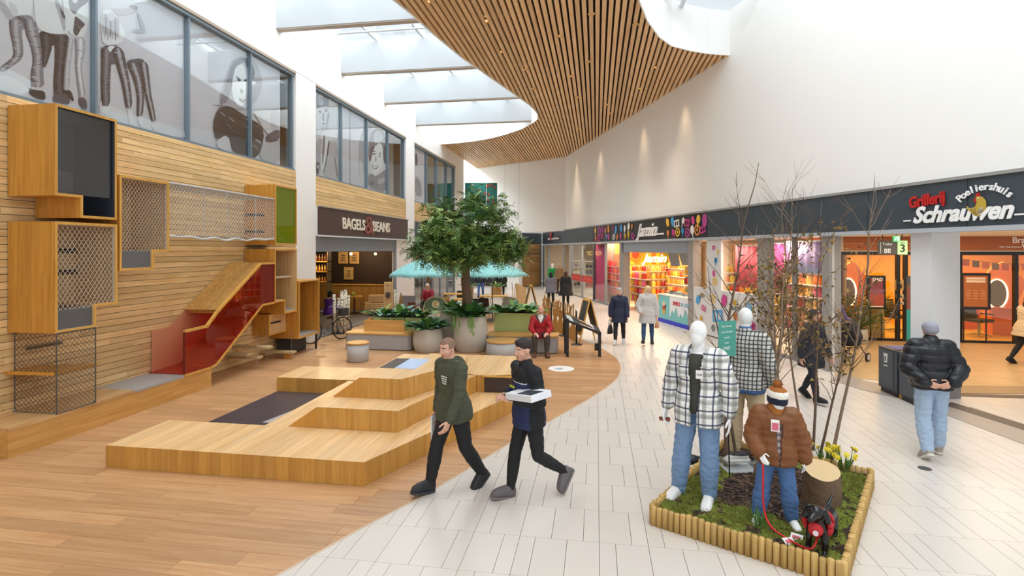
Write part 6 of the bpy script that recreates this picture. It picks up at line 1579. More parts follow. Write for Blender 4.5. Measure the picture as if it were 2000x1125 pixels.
for k, ((px, py), lab) in enumerate(tc_):
    c = fl(px, py); t = thing('terrace_table', lab, 'table', c, R(8)); MB().box((-.6, -.35, .72), (.6, .35, .76)).build('tabletop', PLY_EDGE, t)
    for sx in (-1, 1):
        for sy in (-1, 1): MB().box((.54 * sx - .025, .29 * sy - .025, 0), (.54 * sx + .025, .29 * sy + .025, .72)).build('leg', BLACK, t)
    if k == 0: l_ = thing('lantern', 'olive green glass lantern on the terrace table', 'lantern', c + V(.05, 0, .76)); MB().lathe([(.10, 0), (.11, .05), (.11, .2), (.08, .25)], n=14).build('glass_jar', pm('#8a8a3a', .2), l_, True); MB().lathe([(.09, .25), (.09, .28)], n=14).build('rim', BLACK, l_)
for px, py, a, col, lab in ((925, 628, 10, '#2c2c30', 'dark terrace chair in front of the lantern table'), (950, 622, 170, '#3a2c24', 'dark brown terrace chair between the two terrace tables'), (985, 622, -20, '#b9b2a6', 'pale terrace chair under the right parasol'), (880, 622, 60, '#b88a4c', 'oak terrace chair just left of the lantern table'), (900, 602, 200, '#333', 'dark terrace chair at the far table')):
    chair(lab, fl(px, py), R(a), pm('#333333' if col == '#333' else col, .6))
for px, py, lab in ((914, 600, 'green pot plant in wooden box left on the terrace'), (970, 600, 'green pot plant in wooden box under the right parasol')):
    c = fl(px, py); t = thing('box_plant', lab, 'plant', c); MB().box((-.22, -.22, .55), (.22, .22, .95)).build('box', pm('#a87c48', .6), t)
    for sx in (-1, 1): MB().tube([V(.2 * sx, 0, .55), V(.32 * sx, 0, .28), V(.2 * sx, 0, 0)], .014, 6).build('leg', BLACK, t)
    foliage(t, 26, .15, .15, .93, .42, .03, int(px), mats=(0, 2), droop=.3)
c = fl(1002, 606); t = thing('umbrella_bin', 'slim bronze bin on the terrace left of the oak screen', 'bin', c); MB().box((-.14, -.14, 0), (.14, .14, .55)).build('body', pm('#7d6a34', .4, .3), t); MB().tube([V(.0, 0, .5), V(-.05, 0, 1.25)], .015, 6).build('stick', pm('#a8793c', .6), t); MB().tube([V(.04, 0, .5), V(.12, 0, 1.2)], .015, 6).build('stick', pm('#a8793c', .6), t)

# third bay: dark glazed shop front, and the far walls beyond
sg5 = thing('shop_sign', 'plain dark grey sign board behind the tree crown', 'sign', (-8.36, 23.92, 3.19)); MB().box((0, 0, 0), (.05, 7.35, .86)).build('board', pm('#464c54', .45), sg5); MB().box((0, 0, -.05), (.08, 7.35, 0)).build('base_strip', pm('#c9ced3', .4), sg5)
struct(MB().box((-8.70, 23.92, 3.1), (-8.37, 31.3, 4.05)).build('trim_31', pm('#7c8086', .5)))
w5 = struct(MB().box((-8.56, 23.92, 0), (-8.46, 31.3, .12)).build('window_13', GREYFR))
for k in range(6): MB().box((-8.56, 23.92 + k * 1.46, .12), (-8.46, 24.0 + k * 1.46, 3.1)).build('mullion', GREYFR, w5)
for k in range(5): MB().box((-8.515, 24.0 + k * 1.46, .12), (-8.505, 25.38 + k * 1.46, 3.1)).build('pane', glass((238, 240, 240), .08), w5)
struct(MB().box((-12.0, 23.3, 0), (-11.9, 31.5, 3.2)).build('wall_shop_rear', pm('#8a6a5a', .8))); struct(MB().box((-12, 31.3, 0), (-8.6, 31.4, 3.2)).build('wall_shop_side', pm('#a08a78', .8))); struct(MB().box((-12, 23.3, 3.1), (-8.7, 31.4, 3.2)).build('ceiling_shop_rear', pm('#d9d4cc', .8))); struct(MB().box((-12, 23.3, 0), (-8.6, 31.4, .004)).build('floor_shop_rear', pm('#a9a29a', .5)))
lamp('shop_lamp', 'AREA', (-10.3, 27.5, 3.05), 80, (1, .86, .7), 2, 5)
for k in range(4):
    t = thing('clothes_rail', ('nearest', 'second nearest', 'third nearest', 'furthest')[k] + ' clothes rail in the shop behind the potted tree', 'rack', (-10.2, 24.6 + k * 1.7, 0)); MB().tube([V(0, -.6, 0), V(0, -.6, 1.5), V(0, .6, 1.5), V(0, .6, 0)], .02, 6).build('rail', STEEL, t)
    for j in range(9): y_ = -.5 + j * .125; MB().slab([V(-.2, y_, .55), V(.2, y_, .55), V(.2, y_, 1.35), V(.05, y_, 1.45), V(-.05, y_, 1.45), V(-.2, y_, 1.35)], (0, .07, 0)).build('garment', pm(('#a83a44', '#3a3f4c', '#d8d2ca', '#6c4a3a', '#44566c')[(j + k * 2) % 5], .8), t)
struct(MB().box((-22, 46, 0), (8, 46.2, 9.8)).build('wall_far', pm('#d9d4ce', .8))); struct(MB().box((-14.2, 31, 0), (-14, 46, 9.8)).build('wall_far_left', pm('#d9d4ce', .8)))
# ================================================================ RIGHT-HAND SHOPS
def fbox(m, s0, s1, o0, o1, z0, z1, mi=None):
    a, b, c, d = FP(s0, o0), FP(s1, o0), FP(s1, o1), FP(s0, o1)
    m.slab([(p.x, p.y, z0) for p in (a, b, c, d)], (0, 0, z1 - z0), mi); return m
def FB(name, s0, s1, o0, o1, z0, z1, mat, parent=None, **k):
    o = fbox(MB(), s0, s1, o0, o1, z0, z1).build(name, mat, None, **k)
    if parent:
        o.parent = parent; o.data.transform(Matrix.Translation(-parent.location))
    return o
def fthing(name, label, cat, s, o, z=0, group=None): return thing(name, label, cat, FP(s, o, z), 0, group)
SEND = 23.3
FASC = pm('#3d474f', .45)
fa = fthing('fascia', 'long dark grey fascia band over the right-hand shops', 'fascia', -16, 0, 3.13)
jn = [-16, -14.2, -12.4, -10.6, -8.8, -7.0, -5.0, -3.0, -1.2, .3]
for a, b in zip(jn, jn[1:]): FB('panel', a + .006, b - .006, -.06, .25, 3.13, 3.93, FASC, fa)
sJ0, sJ1 = S(1385), S(1158)
for a, b, mt_ in ((.3, sJ0, FASC), (sJ0, sJ1, pm('#2b2c30', .45)), (sJ1, S(1061), FASC), (S(1061), SEND, FASC)): FB('panel', a + .006, b - .006, -.06, .25, 3.13, 3.93, mt_, fa)
FB('cap_strip', -16, SEND, -.10, .1, 3.93, 3.985, pm('#9a9894', .5), fa); FB('base_strip', -16, SEND, -.09, .25, 3.05, 3.13, pm('#b3b9c0', .45), fa)
FDV = -FD      # reading direction for someone in the mall
def ftext(s_, px0, px1, zc, size, mat, parent, off=-.09, ext=.02, shear=0, bold=0.0, ext_w=True, tilt=0.0):
    a, b = onF(px0, HZ, off), onF(px1, HZ, off); c = (a + b) * .5; c.z = zc; w_ = (b - a).length
    up = V(0, 0, 1); x = FDV * math.cos(R(tilt)) + up * math.sin(R(tilt)); y = up * math.cos(R(tilt)) - FDV * math.sin(R(tilt))
    return text(s_, size, frame_M(c - parent.location, x, y), mat, parent, 'lettering', ext, shear, bold, 'CENTER', w_ if ext_w else None)
LW = pm('#f6f6f4', .35); LR = pm('#c0201f', .4)
# --- poultry shop sign
sg2 = fthing('shop_sign', 'white and red poultry shop lettering with rooster on the dark fascia', 'sign', S(1880), -.09, 3.5)
ftext('Schrauwen', 1782, 1978, 3.36, .40, LW, sg2, ext=.01, shear=.35, bold=.014)
ftext('Grillerij', 1775, 1845, 3.63, .28, LR, sg2, ext=.01, shear=.1, bold=.010, tilt=5)
n_ = 'Poeliershuis'; a0, a1 = onF(1868, HZ, -.09), onF(1981, HZ, -.09); c0 = (a0 + a1) * .5; rad = (a1 - a0).length * .62
for i, ch in enumerate(n_):
    an = (i / (len(n_) - 1) - .5) * 1.55; p = c0 + FDV * (rad * math.sin(an)) + V(0, 0, 3.76 - CH - rad + rad * math.cos(an)); p.z += 0
    x = FDV * math.cos(an) - V(0, 0, math.sin(an)); y = V(0, 0, math.cos(an)) + FDV * math.sin(an)
    text(ch, .17, frame_M(p - sg2.location, x, y), LW, sg2, 'lettering', .01, 0, .003)
for a, b in ((1765, 1778), (1982, 2040)): 
    p, q = onF(a, HZ, -.09), onF(b, HZ, -.09); s0, s1 = (q - P0).dot(FD), (p - P0).dot(FD); FB('rule', s0, s1, -.10, -.07, 3.27, 3.295, LW, sg2)
def fpoly(parent, pts, mat, off, name, th=.015):
    """flat shape traced on the fascia plane: (px, py) points at their real place on it"""
    q = [onF(px, py, off) - parent.location for px, py in pts]
    return MB().slab(q, -FN * th).build(name, mat, parent)
fpoly(sg2, [(1889, 402), (1893, 407), (1900, 407), (1906, 403), (1909, 396), (1907, 388), (1908, 383), (1914, 382), (1921, 386), (1926, 393), (1927, 402), (1924, 411), (1919, 416), (1916, 419), (1918, 422), (1910, 423), (1904, 421), (1901, 417), (1895, 413), (1890, 408)], pm('#c2a23e', .4), -.085, 'rooster')
fpoly(sg2, [(1906, 383), (1908, 377), (1911, 380), (1913, 376), (1915, 381), (1914, 384)], LR, -.087, 'comb'); fpoly(sg2, [(1903, 388), (1906, 386), (1907, 397), (1904, 395)], LR, -.087, 'wattle'); fpoly(sg2, [(1910, 386), (1912, 385.5), (1912, 387.5), (1910, 388)], LW, -.10, 'eye_mark')
# --- candy shop sign
sg3 = fthing('shop_sign', 'candy shop sign with white script lettering among colourful sweets', 'sign', S(1270), -.08, 3.5)
ftext('Jamin', 1243, 1284, 3.50, .74, LW, sg3, -.10, .03, .45, .006); p, q = onF(1262, HZ, -.1), onF(1296, HZ, -.1); FB('rule', (q - P0).dot(FD), (p - P0).dot(FD), -.11, -.08, 3.30, 3.36, LW, sg3)
DC = [pm(c, .5) for c in ('#4aa0d8', '#f0c040', '#d0408c', '#e08a3c', '#f2efe8', '#c04a9a')]
rr = random.Random(21); SHP = MB
def sweet(parent, px, zc, r, kind, col, off=-.075):
    c = onF(px, HZ, off); c.z = zc; c -= parent.location; x, y = FDV, V(0, 0, 1); a0 = rr.uniform(-.5, .5); x, y = x * math.cos(a0) + y * math.sin(a0), y * math.cos(a0) - x * math.sin(a0); m = MB()
    def pt(u_, v_): return c + x * u_ * r + y * v_ * r
    def ring(ro, ri, n=16, sx=1, sy=1):
        for k in range(n):
            t0, t1 = 2 * math.pi * k / n, 2 * math.pi * (k + 1) / n
            m.slab([pt(ro * sx * math.cos(t0), ro * sy * math.sin(t0)), pt(ro * sx * math.cos(t1), ro * sy * math.sin(t1)), pt(ri * sx * math.cos(t1), ri * sy * math.sin(t1)), pt(ri * sx * math.cos(t0), ri * sy * math.sin(t0))], -FN * .005)
    if kind == 0: ring(1, .68); m.slab([pt(.3 * math.cos(t), .3 * math.sin(t)) for t in [k * .785 for k in range(8)]], -FN * .005)
    elif kind == 1: ring(.7, 0.02, 12, .8, 1); m.slab([pt(-.1, -.7), pt(.1, -.7), pt(.1, -1.5), pt(-.1, -1.5)], -FN * .005)
    elif kind == 2: m.slab([pt(-.9, -.6), pt(.9, -.6), pt(.9, -.35), pt(-.9, -.35)], -FN * .005); m.slab([pt(-.9, .35), pt(.9, .35), pt(.9, .6), pt(-.9, .6)], -FN * .005); m.slab([pt(-.9, -.35), pt(-.65, -.35), pt(-.65, .35), pt(-.9, .35)], -FN * .005); m.slab([pt(.65, -.35), pt(.9, -.35), pt(.9, .35), pt(.65, .35)], -FN * .005); m.slab([pt(-.1, -.35), pt(.1, -.35), pt(.1, .35), pt(-.1, .35)], -FN * .005)
    elif kind == 3: m.slab([pt(-.5, .6), pt(.5, .6), pt(.0, -1.1)], -FN * .005); ring(.55, .03, 12, 1, .9)
    else: m.slab([pt(-.45, -.9), pt(.45, -.9), pt(.7, 0), pt(.45, .9), pt(-.45, .9), pt(-.7, 0)], -FN * .005)
    m.build('sweet_print', col, parent)
px = 1163.0; k = 0
while px < 1380:
    if not 1238 < px < 1300:
        for zc in (3.36 + rr.uniform(-.05, .05), 3.70 + rr.uniform(-.05, .05)): sweet(sg3, px + rr.uniform(-2, 2), zc, rr.uniform(.15, .23), rr.randrange(5), DC[(k * 5 + int(zc * 10)) % 6])
    k += 1; px += 6.5 + 4.5 * (px - 1160) / 220
sg4 = fthing('shop_sign', 'small white lettered phone shop sign with red mark on the fascia', 'sign', S(1080), -.08, 3.5)
FB('backing', S(1093), S(1071), -.12, -.07, 3.36, 3.62, pm('#2e3134', .4), sg4); ftext('the phone house', 1070, 1092, 3.48, .22, LW, sg4, -.13, .01, 0, .006); fpoly(sg4, [(1074, 456), (1078, 454), (1077, 470), (1075, 470)], LR, -.14, 'mark')

# --- shop shells
SH_W = pm('#b9a996', .7); FLW = pm('#cdbfae', .35)
sR = S(1622)                                    # corner of the candy shop
def skew(z0, z1, name, mat, o=.3):
    P = [FP(sR + .1, o), FP(SEND, o), FP(SEND, 4.4), FP(sR + 4.5, 4.4), FP(sR + .35, .42)]
    return struct(MB().prism([(p.x, p.y) for p in P], z0, z1).build(name, mat))
skew(-.004, .004, 'floor_shop', FLW); skew(3.12, 3.2, 'ceiling_shop', pm('#efe9e2', .7), .25); struct(fbox(MB(), sR + 4.5, SEND, 4.4, 4.5, 0, 3.2).build('wall_shop_back', SH_W))
sPx = S(1158); struct(fbox(MB(), sPx - .05, sPx + .05, .3, 4.4, 0, 3.12).build('wall_shop_divider', SH_W)); struct(fbox(MB(), SEND - .05, SEND + .05, .0, 4.4, 0, 3.2).build('wall_shop_end', SH_W))
PG = glass((247, 250, 250), .06)
def front_glass(label, pxa, pxb, posts, z0=.08, z1=3.05, pmat=None, door=False):
    s0, s1 = S(pxb, .1), S(pxa, .1); pmat = pmat or GREYFR; w_ = struct(FB('window_%d' % (4 + front_glass.n), s1 if s1 < s0 else s0, s0 if s1 < s0 else s1, .06, .16, 0, z0, pmat)); front_glass.n += 1
    lo, hi = min(s0, s1), max(s0, s1); ed = [lo] + sorted(S(p, .1) for p in posts) + [hi]
    for e in ed:
        FB('mullion', e - .035, e + .035, .05, .17, z0, z1, pmat, None).parent = w_
    for a, b in zip(ed, ed[1:]): FB('pane', a + .035, b - .035, .10, .112, z0, z1, PG, None).parent = w_
    return w_
front_glass.n = 0
front_glass('', 1061, 1072, []); front_glass('', 1100, 1160, [1117, 1137]); front_glass('', 1160, 1213, [1183]); front_glass('', 1352, 1484, [1384], 1.5, 3.05, pm('#8a817a', .5)); front_glass('', 1494, 1612, [1552], .08, 3.05, pm('#8a817a', .5))
for pxa, pxb in ((1212, 1220), (1346, 1356), (1482, 1496), (1609, 1624)):
    s0, s1 = sorted((S(pxa, .05), S(pxb, .05))); struct(FB('trim_%d' % (11 + pxa % 7), s0, s1, .0, .30, 0, 3.05, pm('#9a958f', .5)))
# red sticker band on the clothes shop window
s0, s1 = sorted((S(1115, .05), S(1158, .05))); bd = fthing('window_sticker', 'red dotted sale band stuck across the clothes shop window', 'sticker', s0, .05, .92); FB('band', s0, s1, .085, .092, .92, 1.28, pm('#c9352c', .5), bd)
for k in range(9): ss = s0 + (s1 - s0) * (k + .5) / 9; FB('spot', ss - .05, ss + .05, .08, .085, 1.06, 1.16, pm('#e88a80', .5), bd)
# clothes shop: mannequins, shelf
def shopman(label, px, w_, colA, colB, skin_):
    q = at(px, w_); p = Fig('mannequin', label, 'mannequin', (q.x, q.y), (-.3, -1), 1.82, stand(), floor=.05, skin=skin_, faceless=True, vox=.012); p.top([pm(colA, .7)], 'jacket', d=.03, hem=-.2, vox=.016); p.trousers(pm(colB, .8), vox=.016); p.shoes(BLACK); return p
shopman('shop mannequin in bright green jacket behind the clothes shop door', 1079, 33.5, '#1f9a4a', '#1d3324', MANN); shopman('shop mannequin in brown coat beside the green one', 1093, 33.0, '#8a6a4c', '#4a3a2c', pm('#a88a6c', .5))
for k, px in enumerate((1120, 1140, 1150)):
    s_ = S(px, .8); t = fthing('display_rack', ('clothes rail with dark garments in the first clothes shop window', 'stepped white shelf with folded goods behind the red band', 'shelf with small dark goods next to the pink panel')[k], 'rack', s_, 1.0 + .3 * k)
    for z in (.4, .8, 1.2, 1.6, 2.0): MB().box((-.4, -.15, z), (.4, .15, z + .03)).build('shelf_board', pm('#d9d4cc', .5), t)
    for x in (-.4, .38): MB().box((x, -.15, 0), (x + .02, .15, 2.2)).build('upright', pm('#8c8882', .5), t)
    for j in range(14): z = (.43, .83, 1.23, 1.63)[j % 4]; x = -.34 + .2 * (j // 4); MB().box((x, -.1, z), (x + .15, .1, z + rr.uniform(.08, .25))).build('folded_goods', pm(('#3c3f46', '#b6443c', '#d8d2c8', '#6a6f76')[(j + k) % 4], .8), t)
lamp('shop_lamp', 'AREA', tuple(FP((sPx + SEND) / 2, 2.4, 3.05)), 160, (1, .93, .84), 3.5, 6)
# pink panels and candy
PINK = pm('#ff5f92', .5)
def curtain(label, pxa, pxb, off, mat, z0, z1):
    s0, s1 = sorted((S(pxa, off), S(pxb, off))); t = fthing('curtain', label, 'curtain', s0, off, z0); n = max(6, int((s1 - s0) / .06)); m = MB(); A, B = [], []
    for i in range(n + 1):
        q = FP(s0 + (s1 - s0) * i / n, off + .03 * math.sin(i * 1.3)) - FP(s0, off); A.append(V(q.x, q.y, 0)); B.append(V(q.x, q.y, z1 - z0))
    for i in range(n): m.poly([A[i], A[i + 1], B[i + 1], B[i]])
    o = m.build('cloth', mat, t, True); md = o.modifiers.new('s', 'SOLIDIFY'); md.thickness = .01; FB('rail', s0, s1, off - .015, off + .015, z1, z1 + .04, STEEL, t)
curtain('bright pink hanging cloth in the candy shop window by the clothes shop', 1162, 1184, .2, PINK, .1, 3.0); curtain('deep red strip at the left of the candy counter', 1218, 1222, .30, pm('#b8264c', .5), .1, 2.6)
curtain('pale pink hanging cloth in the candy window right of the doodle panel', 1437, 1478, 1.6, pm('#e8647a', .5), 1.5, 2.85); curtain('magenta hanging cloth in the right candy window', 1497, 1532, 1.2, pm('#d81f7a', .5), 1.6, 2.9); curtain('lilac and white hanging cloth at the corner candy window', 1536, 1606, 1.3, pm('#b7a2dc', .5), 2.1, 2.95)
# candy jars: shelves along the back of the open counter
JC = ['#e8842a', '#f0b63a', '#e0462e', '#f2d65a', '#e86a8a', '#c9b02e', '#b52a3a', '#f09a4a']; JN = ['orange', 'amber yellow', 'red', 'pale yellow', 'pink', 'olive yellow', 'dark red', 'light orange']
jp = {}
ORD = 'first second third fourth fifth sixth seventh eighth ninth tenth eleventh twelfth thirteenth fourteenth fifteenth sixteenth'.split() + ['last but %d' % k for k in range(20, 0, -1)]
ROW = 'lowest second third fourth fifth sixth'.split()
def jar(s_, off, z, ci, where, i=0, row=0):
    lab = '%s candy jar, %s from left on the %s shelf of the %s' % (JN[ci], ORD[i], ROW[row], where)
    if ci not in jp:
        t = thing('candy_jar', lab, 'jar', FP(s_, off, z), 0, 'jars on the ' + where); MB().lathe([(.10, 0), (.115, .03), (.115, .22), (.08, .27)], n=10).build('body', pm(JC[ci], .3), t, True); MB().lathe([(.085, .27), (.085, .31)], n=10).build('lid', pm('#d8d2c8', .4), t); jp[ci] = t
    else: t = dup(jp[ci], FP(s_, off, z)); t['label'] = lab; t['group'] = 'jars on the ' + where
def shelfunit(name, label, pxa, pxb, off, zs, where, step=.26, top=2.7, seed=1, jars=True, mat=None):
    s0, s1 = sorted((S(pxa, off), S(pxb, off))); t = fthing(name, label, 'shelf', s0, off, 0); rg = random.Random(seed)
    FB('back_board', s0, s1, off + .35, off + .38, 0, top, mat or pm('#e4b45c', .6), t)
    for row, z in enumerate(zs):
        FB('shelf_board', s0, s1, off, off + .35, z, z + .03, pm('#efe7da', .5), t)
        if jars:
            x = s1 - .16; i = 0
            while x > s0 + .1: jar(x, off + .16, z + .03, rg.randrange(8) if seed > 2 else rg.choice((0, 1, 2, 7, 3, 0)), where, i, row); x -= step; i += 1
    return t
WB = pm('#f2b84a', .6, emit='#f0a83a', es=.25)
def onD(px, py, back=.12):
    # point on the face of the lit candy wall, which runs into the shop at right angles to the front
    d = ray(px, py); p = FP(sPx - back, 0); t = (p.x * FN.y - p.y * FN.x) / (d.x * FN.y - d.y * FN.x); return Vector((d.x * t, d.y * t, CH + d.z * t))
o_of = lambda p: (p - FP(sPx, 0)).dot(FN)
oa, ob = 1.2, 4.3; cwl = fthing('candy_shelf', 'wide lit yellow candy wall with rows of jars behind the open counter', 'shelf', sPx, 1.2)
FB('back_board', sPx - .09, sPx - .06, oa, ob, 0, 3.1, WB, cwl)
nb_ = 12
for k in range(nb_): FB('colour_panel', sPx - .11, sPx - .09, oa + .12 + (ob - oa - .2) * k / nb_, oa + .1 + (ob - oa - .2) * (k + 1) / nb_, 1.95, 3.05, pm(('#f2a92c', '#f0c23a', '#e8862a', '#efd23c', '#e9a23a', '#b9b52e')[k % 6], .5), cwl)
for row, z in enumerate((.35, .75, 1.15, 1.55)):
    FB('shelf_board', sPx - .45, sPx - .09, oa, ob, z, z + .03, pm('#efe7da', .5), cwl)
    rg = random.Random(int(z * 100)); o_ = oa + .18; i = 0
    while o_ < ob - .1: jar(sPx - .30, o_, z + .03, rg.choice((0, 1, 2, 7, 3, 0, 6)), 'lit candy wall', i, row); o_ += .27; i += 1
shelfunit('candy_shelf', 'short candy shelf on the rear wall right of the glowing script', 1300, 1352, 3.7, (.55, .95, 1.35, 1.75), 'rear shelf', .27, 3.0, 1, True, WB)
shelfunit('candy_shelf', 'low candy shelf standing at the left of the open counter', 1226, 1258, .75, (.35, .70, 1.05, 1.38), 'low counter shelf', .27, 1.75, 4)
shelfunit('candy_shelf', 'narrow candy shelf in the window right of the pink cloth', 1186, 1209, .8, (.45, .8, 1.15, 1.5, 1.85), 'narrow window shelf', .27, 2.5, 5)
shelfunit('candy_shelf', 'white candy shelf in the large corner window behind the saplings', 1500, 1604, 2.0, (.3, .65, 1.0, 1.35, 1.7, 2.05), 'corner window shelf', .30, 2.6, 6, True, pm('#efe6dc', .6)); shelfunit('candy_shelf', 'dim candy shelf behind the doodle panel window', 1412, 1480, 3.2, (1.0, 1.4, 1.8), 'doodle window shelf', .3, 3.0, 7, True, pm('#e0a870', .6))
shelfunit('candy_shelf', 'red candy tower at the right end of the open counter', 1331, 1347, 1.6, (.9, 1.3, 1.7, 2.1), 'red tower', .24, 2.7, 8, True, pm('#b5202a', .5))
a, b = onD(1254, 505, .14), onD(1303, 505, .14); c = (a + b) * .5; js = thing('wall_sign', 'glowing white script sign on the lit candy wall', 'sign', c); text('Jamin', .62, frame_M((0, 0, 0), b - a, V(0, 0, 1)), pm('#fff4dc', .4, emit='#fff0d0', es=1.6), js, 'lettering', .02, .4, .012, 'CENTER', (b - a).length)
MB().obox(V(0, 0, -.55), b - a, FD, (b - a).length * .46, .03, -.09, .09).build('light_bar', pm('#fff4e4', .4, emit='#ffe9c8', es=1.2), js)
c = onD(1240, 497, .14); lp = thing('round_lamp', 'round orange lamp disc at the left on the candy wall', 'lamp', c); MB().tube([V(0, 0, 0), -FD * .06], .36, 24).build('disc', pm('#ee7a1c', .4, emit='#ee6a10', es=.5), lp); MB().tube([-FD * .07, -FD * .09], .2, 20).build('centre', pm('#e0401c', .4), lp)
for pxa, pxb, pya, pyb, lab in ((1303, 1322, 488, 520, 'left grey menu screen hanging over the candy counter'), (1324, 1348, 490, 518, 'right grey menu screen hanging over the candy counter')):
    p, q, r_, t_ = onF(pxa, pya, 1.0), onF(pxb, pya, 1.0), onF(pxb + 5, pyb, 1.0), onF(pxa + 8, pyb, 1.0); t = thing('menu_screen', lab, 'screen', p); MB().slab([p - p, q - p, r_ - p, t_ - p], FN * .05).build('panel', pm('#8e9698', .3), t); MB().tube([(q - p) * .5, (q - p) * .5 + V(0, 0, .35)], .015, 6).build('hanger', BLACK, t)
# shutter box over the counter, the ice cream counter
s0, s1 = sorted((S(1218, .1), S(1348, .1))); struct(FB('trim_21', s0, s1, .0, .35, 2.62, 3.05, pm('#8f979f', .45)))
s0, s1 = sorted((S(1284, -.02), S(1349, -.02))); ic = fthing('ice_cream_counter', 'turquoise ice cream counter with white dripping panel and blue foot', 'counter', s0, 0, 0)
FB('body', s0, s1, .02, .75, .12, 1.02, pm('#7cc4c6', .5), ic); FB('foot', s0, s1, .0, .75, 0, .14, pm('#1f35c4', .4), ic); FB('worktop', s0 - .02, s1 + .02, .0, .8, 1.02, 1.06, pm('#e4e0da', .3), ic); FB('glass_guard', s0, s1, .06, .07, 1.06, 1.40, PG, ic)
sw = s0 + (s1 - s0) * .62; dr = [V(0, 0, 1.02)]; nx = 9
pts = []
for i in range(nx * 4 + 1): u_ = i / (nx * 4); pts.append((s0 + (sw - s0) * u_, .48 + .10 * math.sin(u_ * 30) - .10 * math.cos(u_ * 13)))
q = [FP(s_, .015, z) for s_, z in pts] + [FP(sw, .015, 1.02), FP(s0, .015, 1.02)]; MB().slab([p - ic.location for p in q], -FN * .012).build('drip_panel', pm('#e9ecf2', .5), ic)
ftext('SWIRLS', 1314, 1328, .80, .20, pm('#c93a4a', .5), ic, -.004, .004, 0, .004); ftext('ICE CREAM', 1330, 1348, .80, .18, pm('#7fb2c4', .5), ic, -.004, .004)
for k, (dz, col, r_) in enumerate(((.42, '#e8b23a', .10), (.56, '#c9402c', .11), (.70, '#e8d2b0', .10), (.62, '#5a2e1c', .06))): MB().tube([FP(S(1296, 0) - .12 * (k == 3), .018, dz) - ic.location, FP(S(1296, 0) - .12 * (k == 3), .004, dz) - ic.location], r_, 14).build('cone_print', pm(col, .5), ic)
for k in range(5): sx = s0 + .3 + k * (s1 - s0 - .6) / 4; t = fthing('ice_tub', 'steel ice cream tub with %s on the turquoise counter' % ('vanilla', 'strawberry', 'caramel', 'mint', 'chocolate')[k], 'tub', sx, .45, 1.06); MB().lathe([(.12, 0), (.13, .08)], n=14).build('tub', STEEL, t); MB().ell((0, 0, .08), (.115, .115, .06), 12).build('ice', pm(('#f0e4c0', '#e89aa4', '#c98a4c', '#a8d8b8', '#5a3422')[k], .6), t, True)
# white doodle panels
dp = fthing('doodle_panel', 'white panels with coloured candy doodles under the candy shop window', 'panel', S(1412, 0), 0, 0); WP = pm('#dfdddb', .5)
FB('low_panel', *sorted((S(1356, .03), S(1382, .03))), .0, .06, .04, 1.50, WP, dp); FB('tall_panel', *sorted((S(1383, .03), S(1411, .03))), -.02, .06, .04, 3.04, WP, dp); FB('low_panel', *sorted((S(1411.5, .03), S(1481, .03))), .0, .06, .04, 1.50, WP, dp)
for px, z, r_, k, c in ((1363, 1.1, .16, 4, 0), (1374, .85, .14, 2, 2), (1369, .5, .13, 3, 1), (1394, 2.8, .10, 2, 2), (1402, 2.7, .09, 1, 1), (1398, 2.4, .15, 3, 0), (1394, 2.0, .10, 4, 2), (1396, 1.75, .12, 0, 1), (1392, 1.2, .14, 0, 1), (1401, .7, .30, 2, 0), (1393, .3, .10, 0, 4), (1414, 1.2, .2, 4, 2), (1435, 1.2, .14, 3, 1), (1436, .8, .2, 3, 3), (1462, 1.1, .16, 0, 0), (1470, .6, .24, 3, 2), (1452, .4, .12, 0, 4), (1421, .55, .12, 1, 5)): sweet(dp, px, z, r_, k, DC[c] if c != 4 else pm('#555558', .5), -.03)
ftext('Yum!', 1422, 1446, 1.05, .26, pm('#3a3a3c', .5), dp, -.006, .004, .3); ftext('Jm', 1366, 1376, 1.25, .2, pm('#3a3a3c', .5), dp, -.006, .004, .3)
for s_, o_, en in ((S(1285, 2.), 2.0, 230), (S(1440, 1.8), 1.8, 130), (S(1550, 1.6), 1.6, 200), (S(1195, 1.2), 1.2, 170)): lamp('shop_lamp', 'AREA', tuple(FP(s_, o_, 3.05)), en, (1, .80, .58), 2.5, 2.0)
# --- end wall below: timber doors, dark cafe front, lettering
a, b = onF(1057, HZ, 0), at(1013, 39.0); seg('wall_back_lower', (a.x, a.y), (b.x, b.y), 0, 3.95, pm('#5b6068', .6)); E0, E1 = Vector((a.x, a.y, 0)), Vector((b.x, b.y, 0)); ed = (E1 - E0).normalized(); en = Vector((ed.y, -ed.x, 0)); en = en if en.y < 0 else -en
td = thing('timber_doors', 'pair of closed oak plank doors with oak panel above at the far end', 'door', E0); Lw = (E1 - E0).length
def ebox(name, u0, u1, z0, z1, d0, d1, mat): return MB().slab([ed * u0 + en * d0 + V(0, 0, z0), ed * u1 + en * d0 + V(0, 0, z0), ed * u1 + en * d0 + V(0, 0, z1), ed * u0 + en * d0 + V(0, 0, z1)], en * (d1 - d0)).build(name, mat, td)
OD = wood('#bd9158', '#8f6434', 'x', .5, .2)
for k in range(12):
    for u0, u1 in ((.12, Lw * .5 - .01), (Lw * .5 + .01, Lw - .08)): ebox('plank', u0, u1, .05 + k * .195, .05 + k * .195 + .19, 0, .05, OD)
for k in range(4): ebox('plank', .12, Lw - .08, 2.46 + k * .175, 2.46 + k * .175 + .17, 0, .05, OD)
ebox('head_panel', .0, Lw, 3.2, 3.9, 0, .08, pm('#3e4850', .5)); ebox('frame_post', 0, .1, 0, 3.2, 0, .09, GREYFR); ebox('frame_post', Lw - .07, Lw, 0, 3.2, 0, .09, GREYFR)
b2, b3 = at(1013, 37.5), at(990, 38.0); seg('pillar', (b2.x, b2.y), (b3.x, b3.y), 0, 4.2, WHITE, .5)
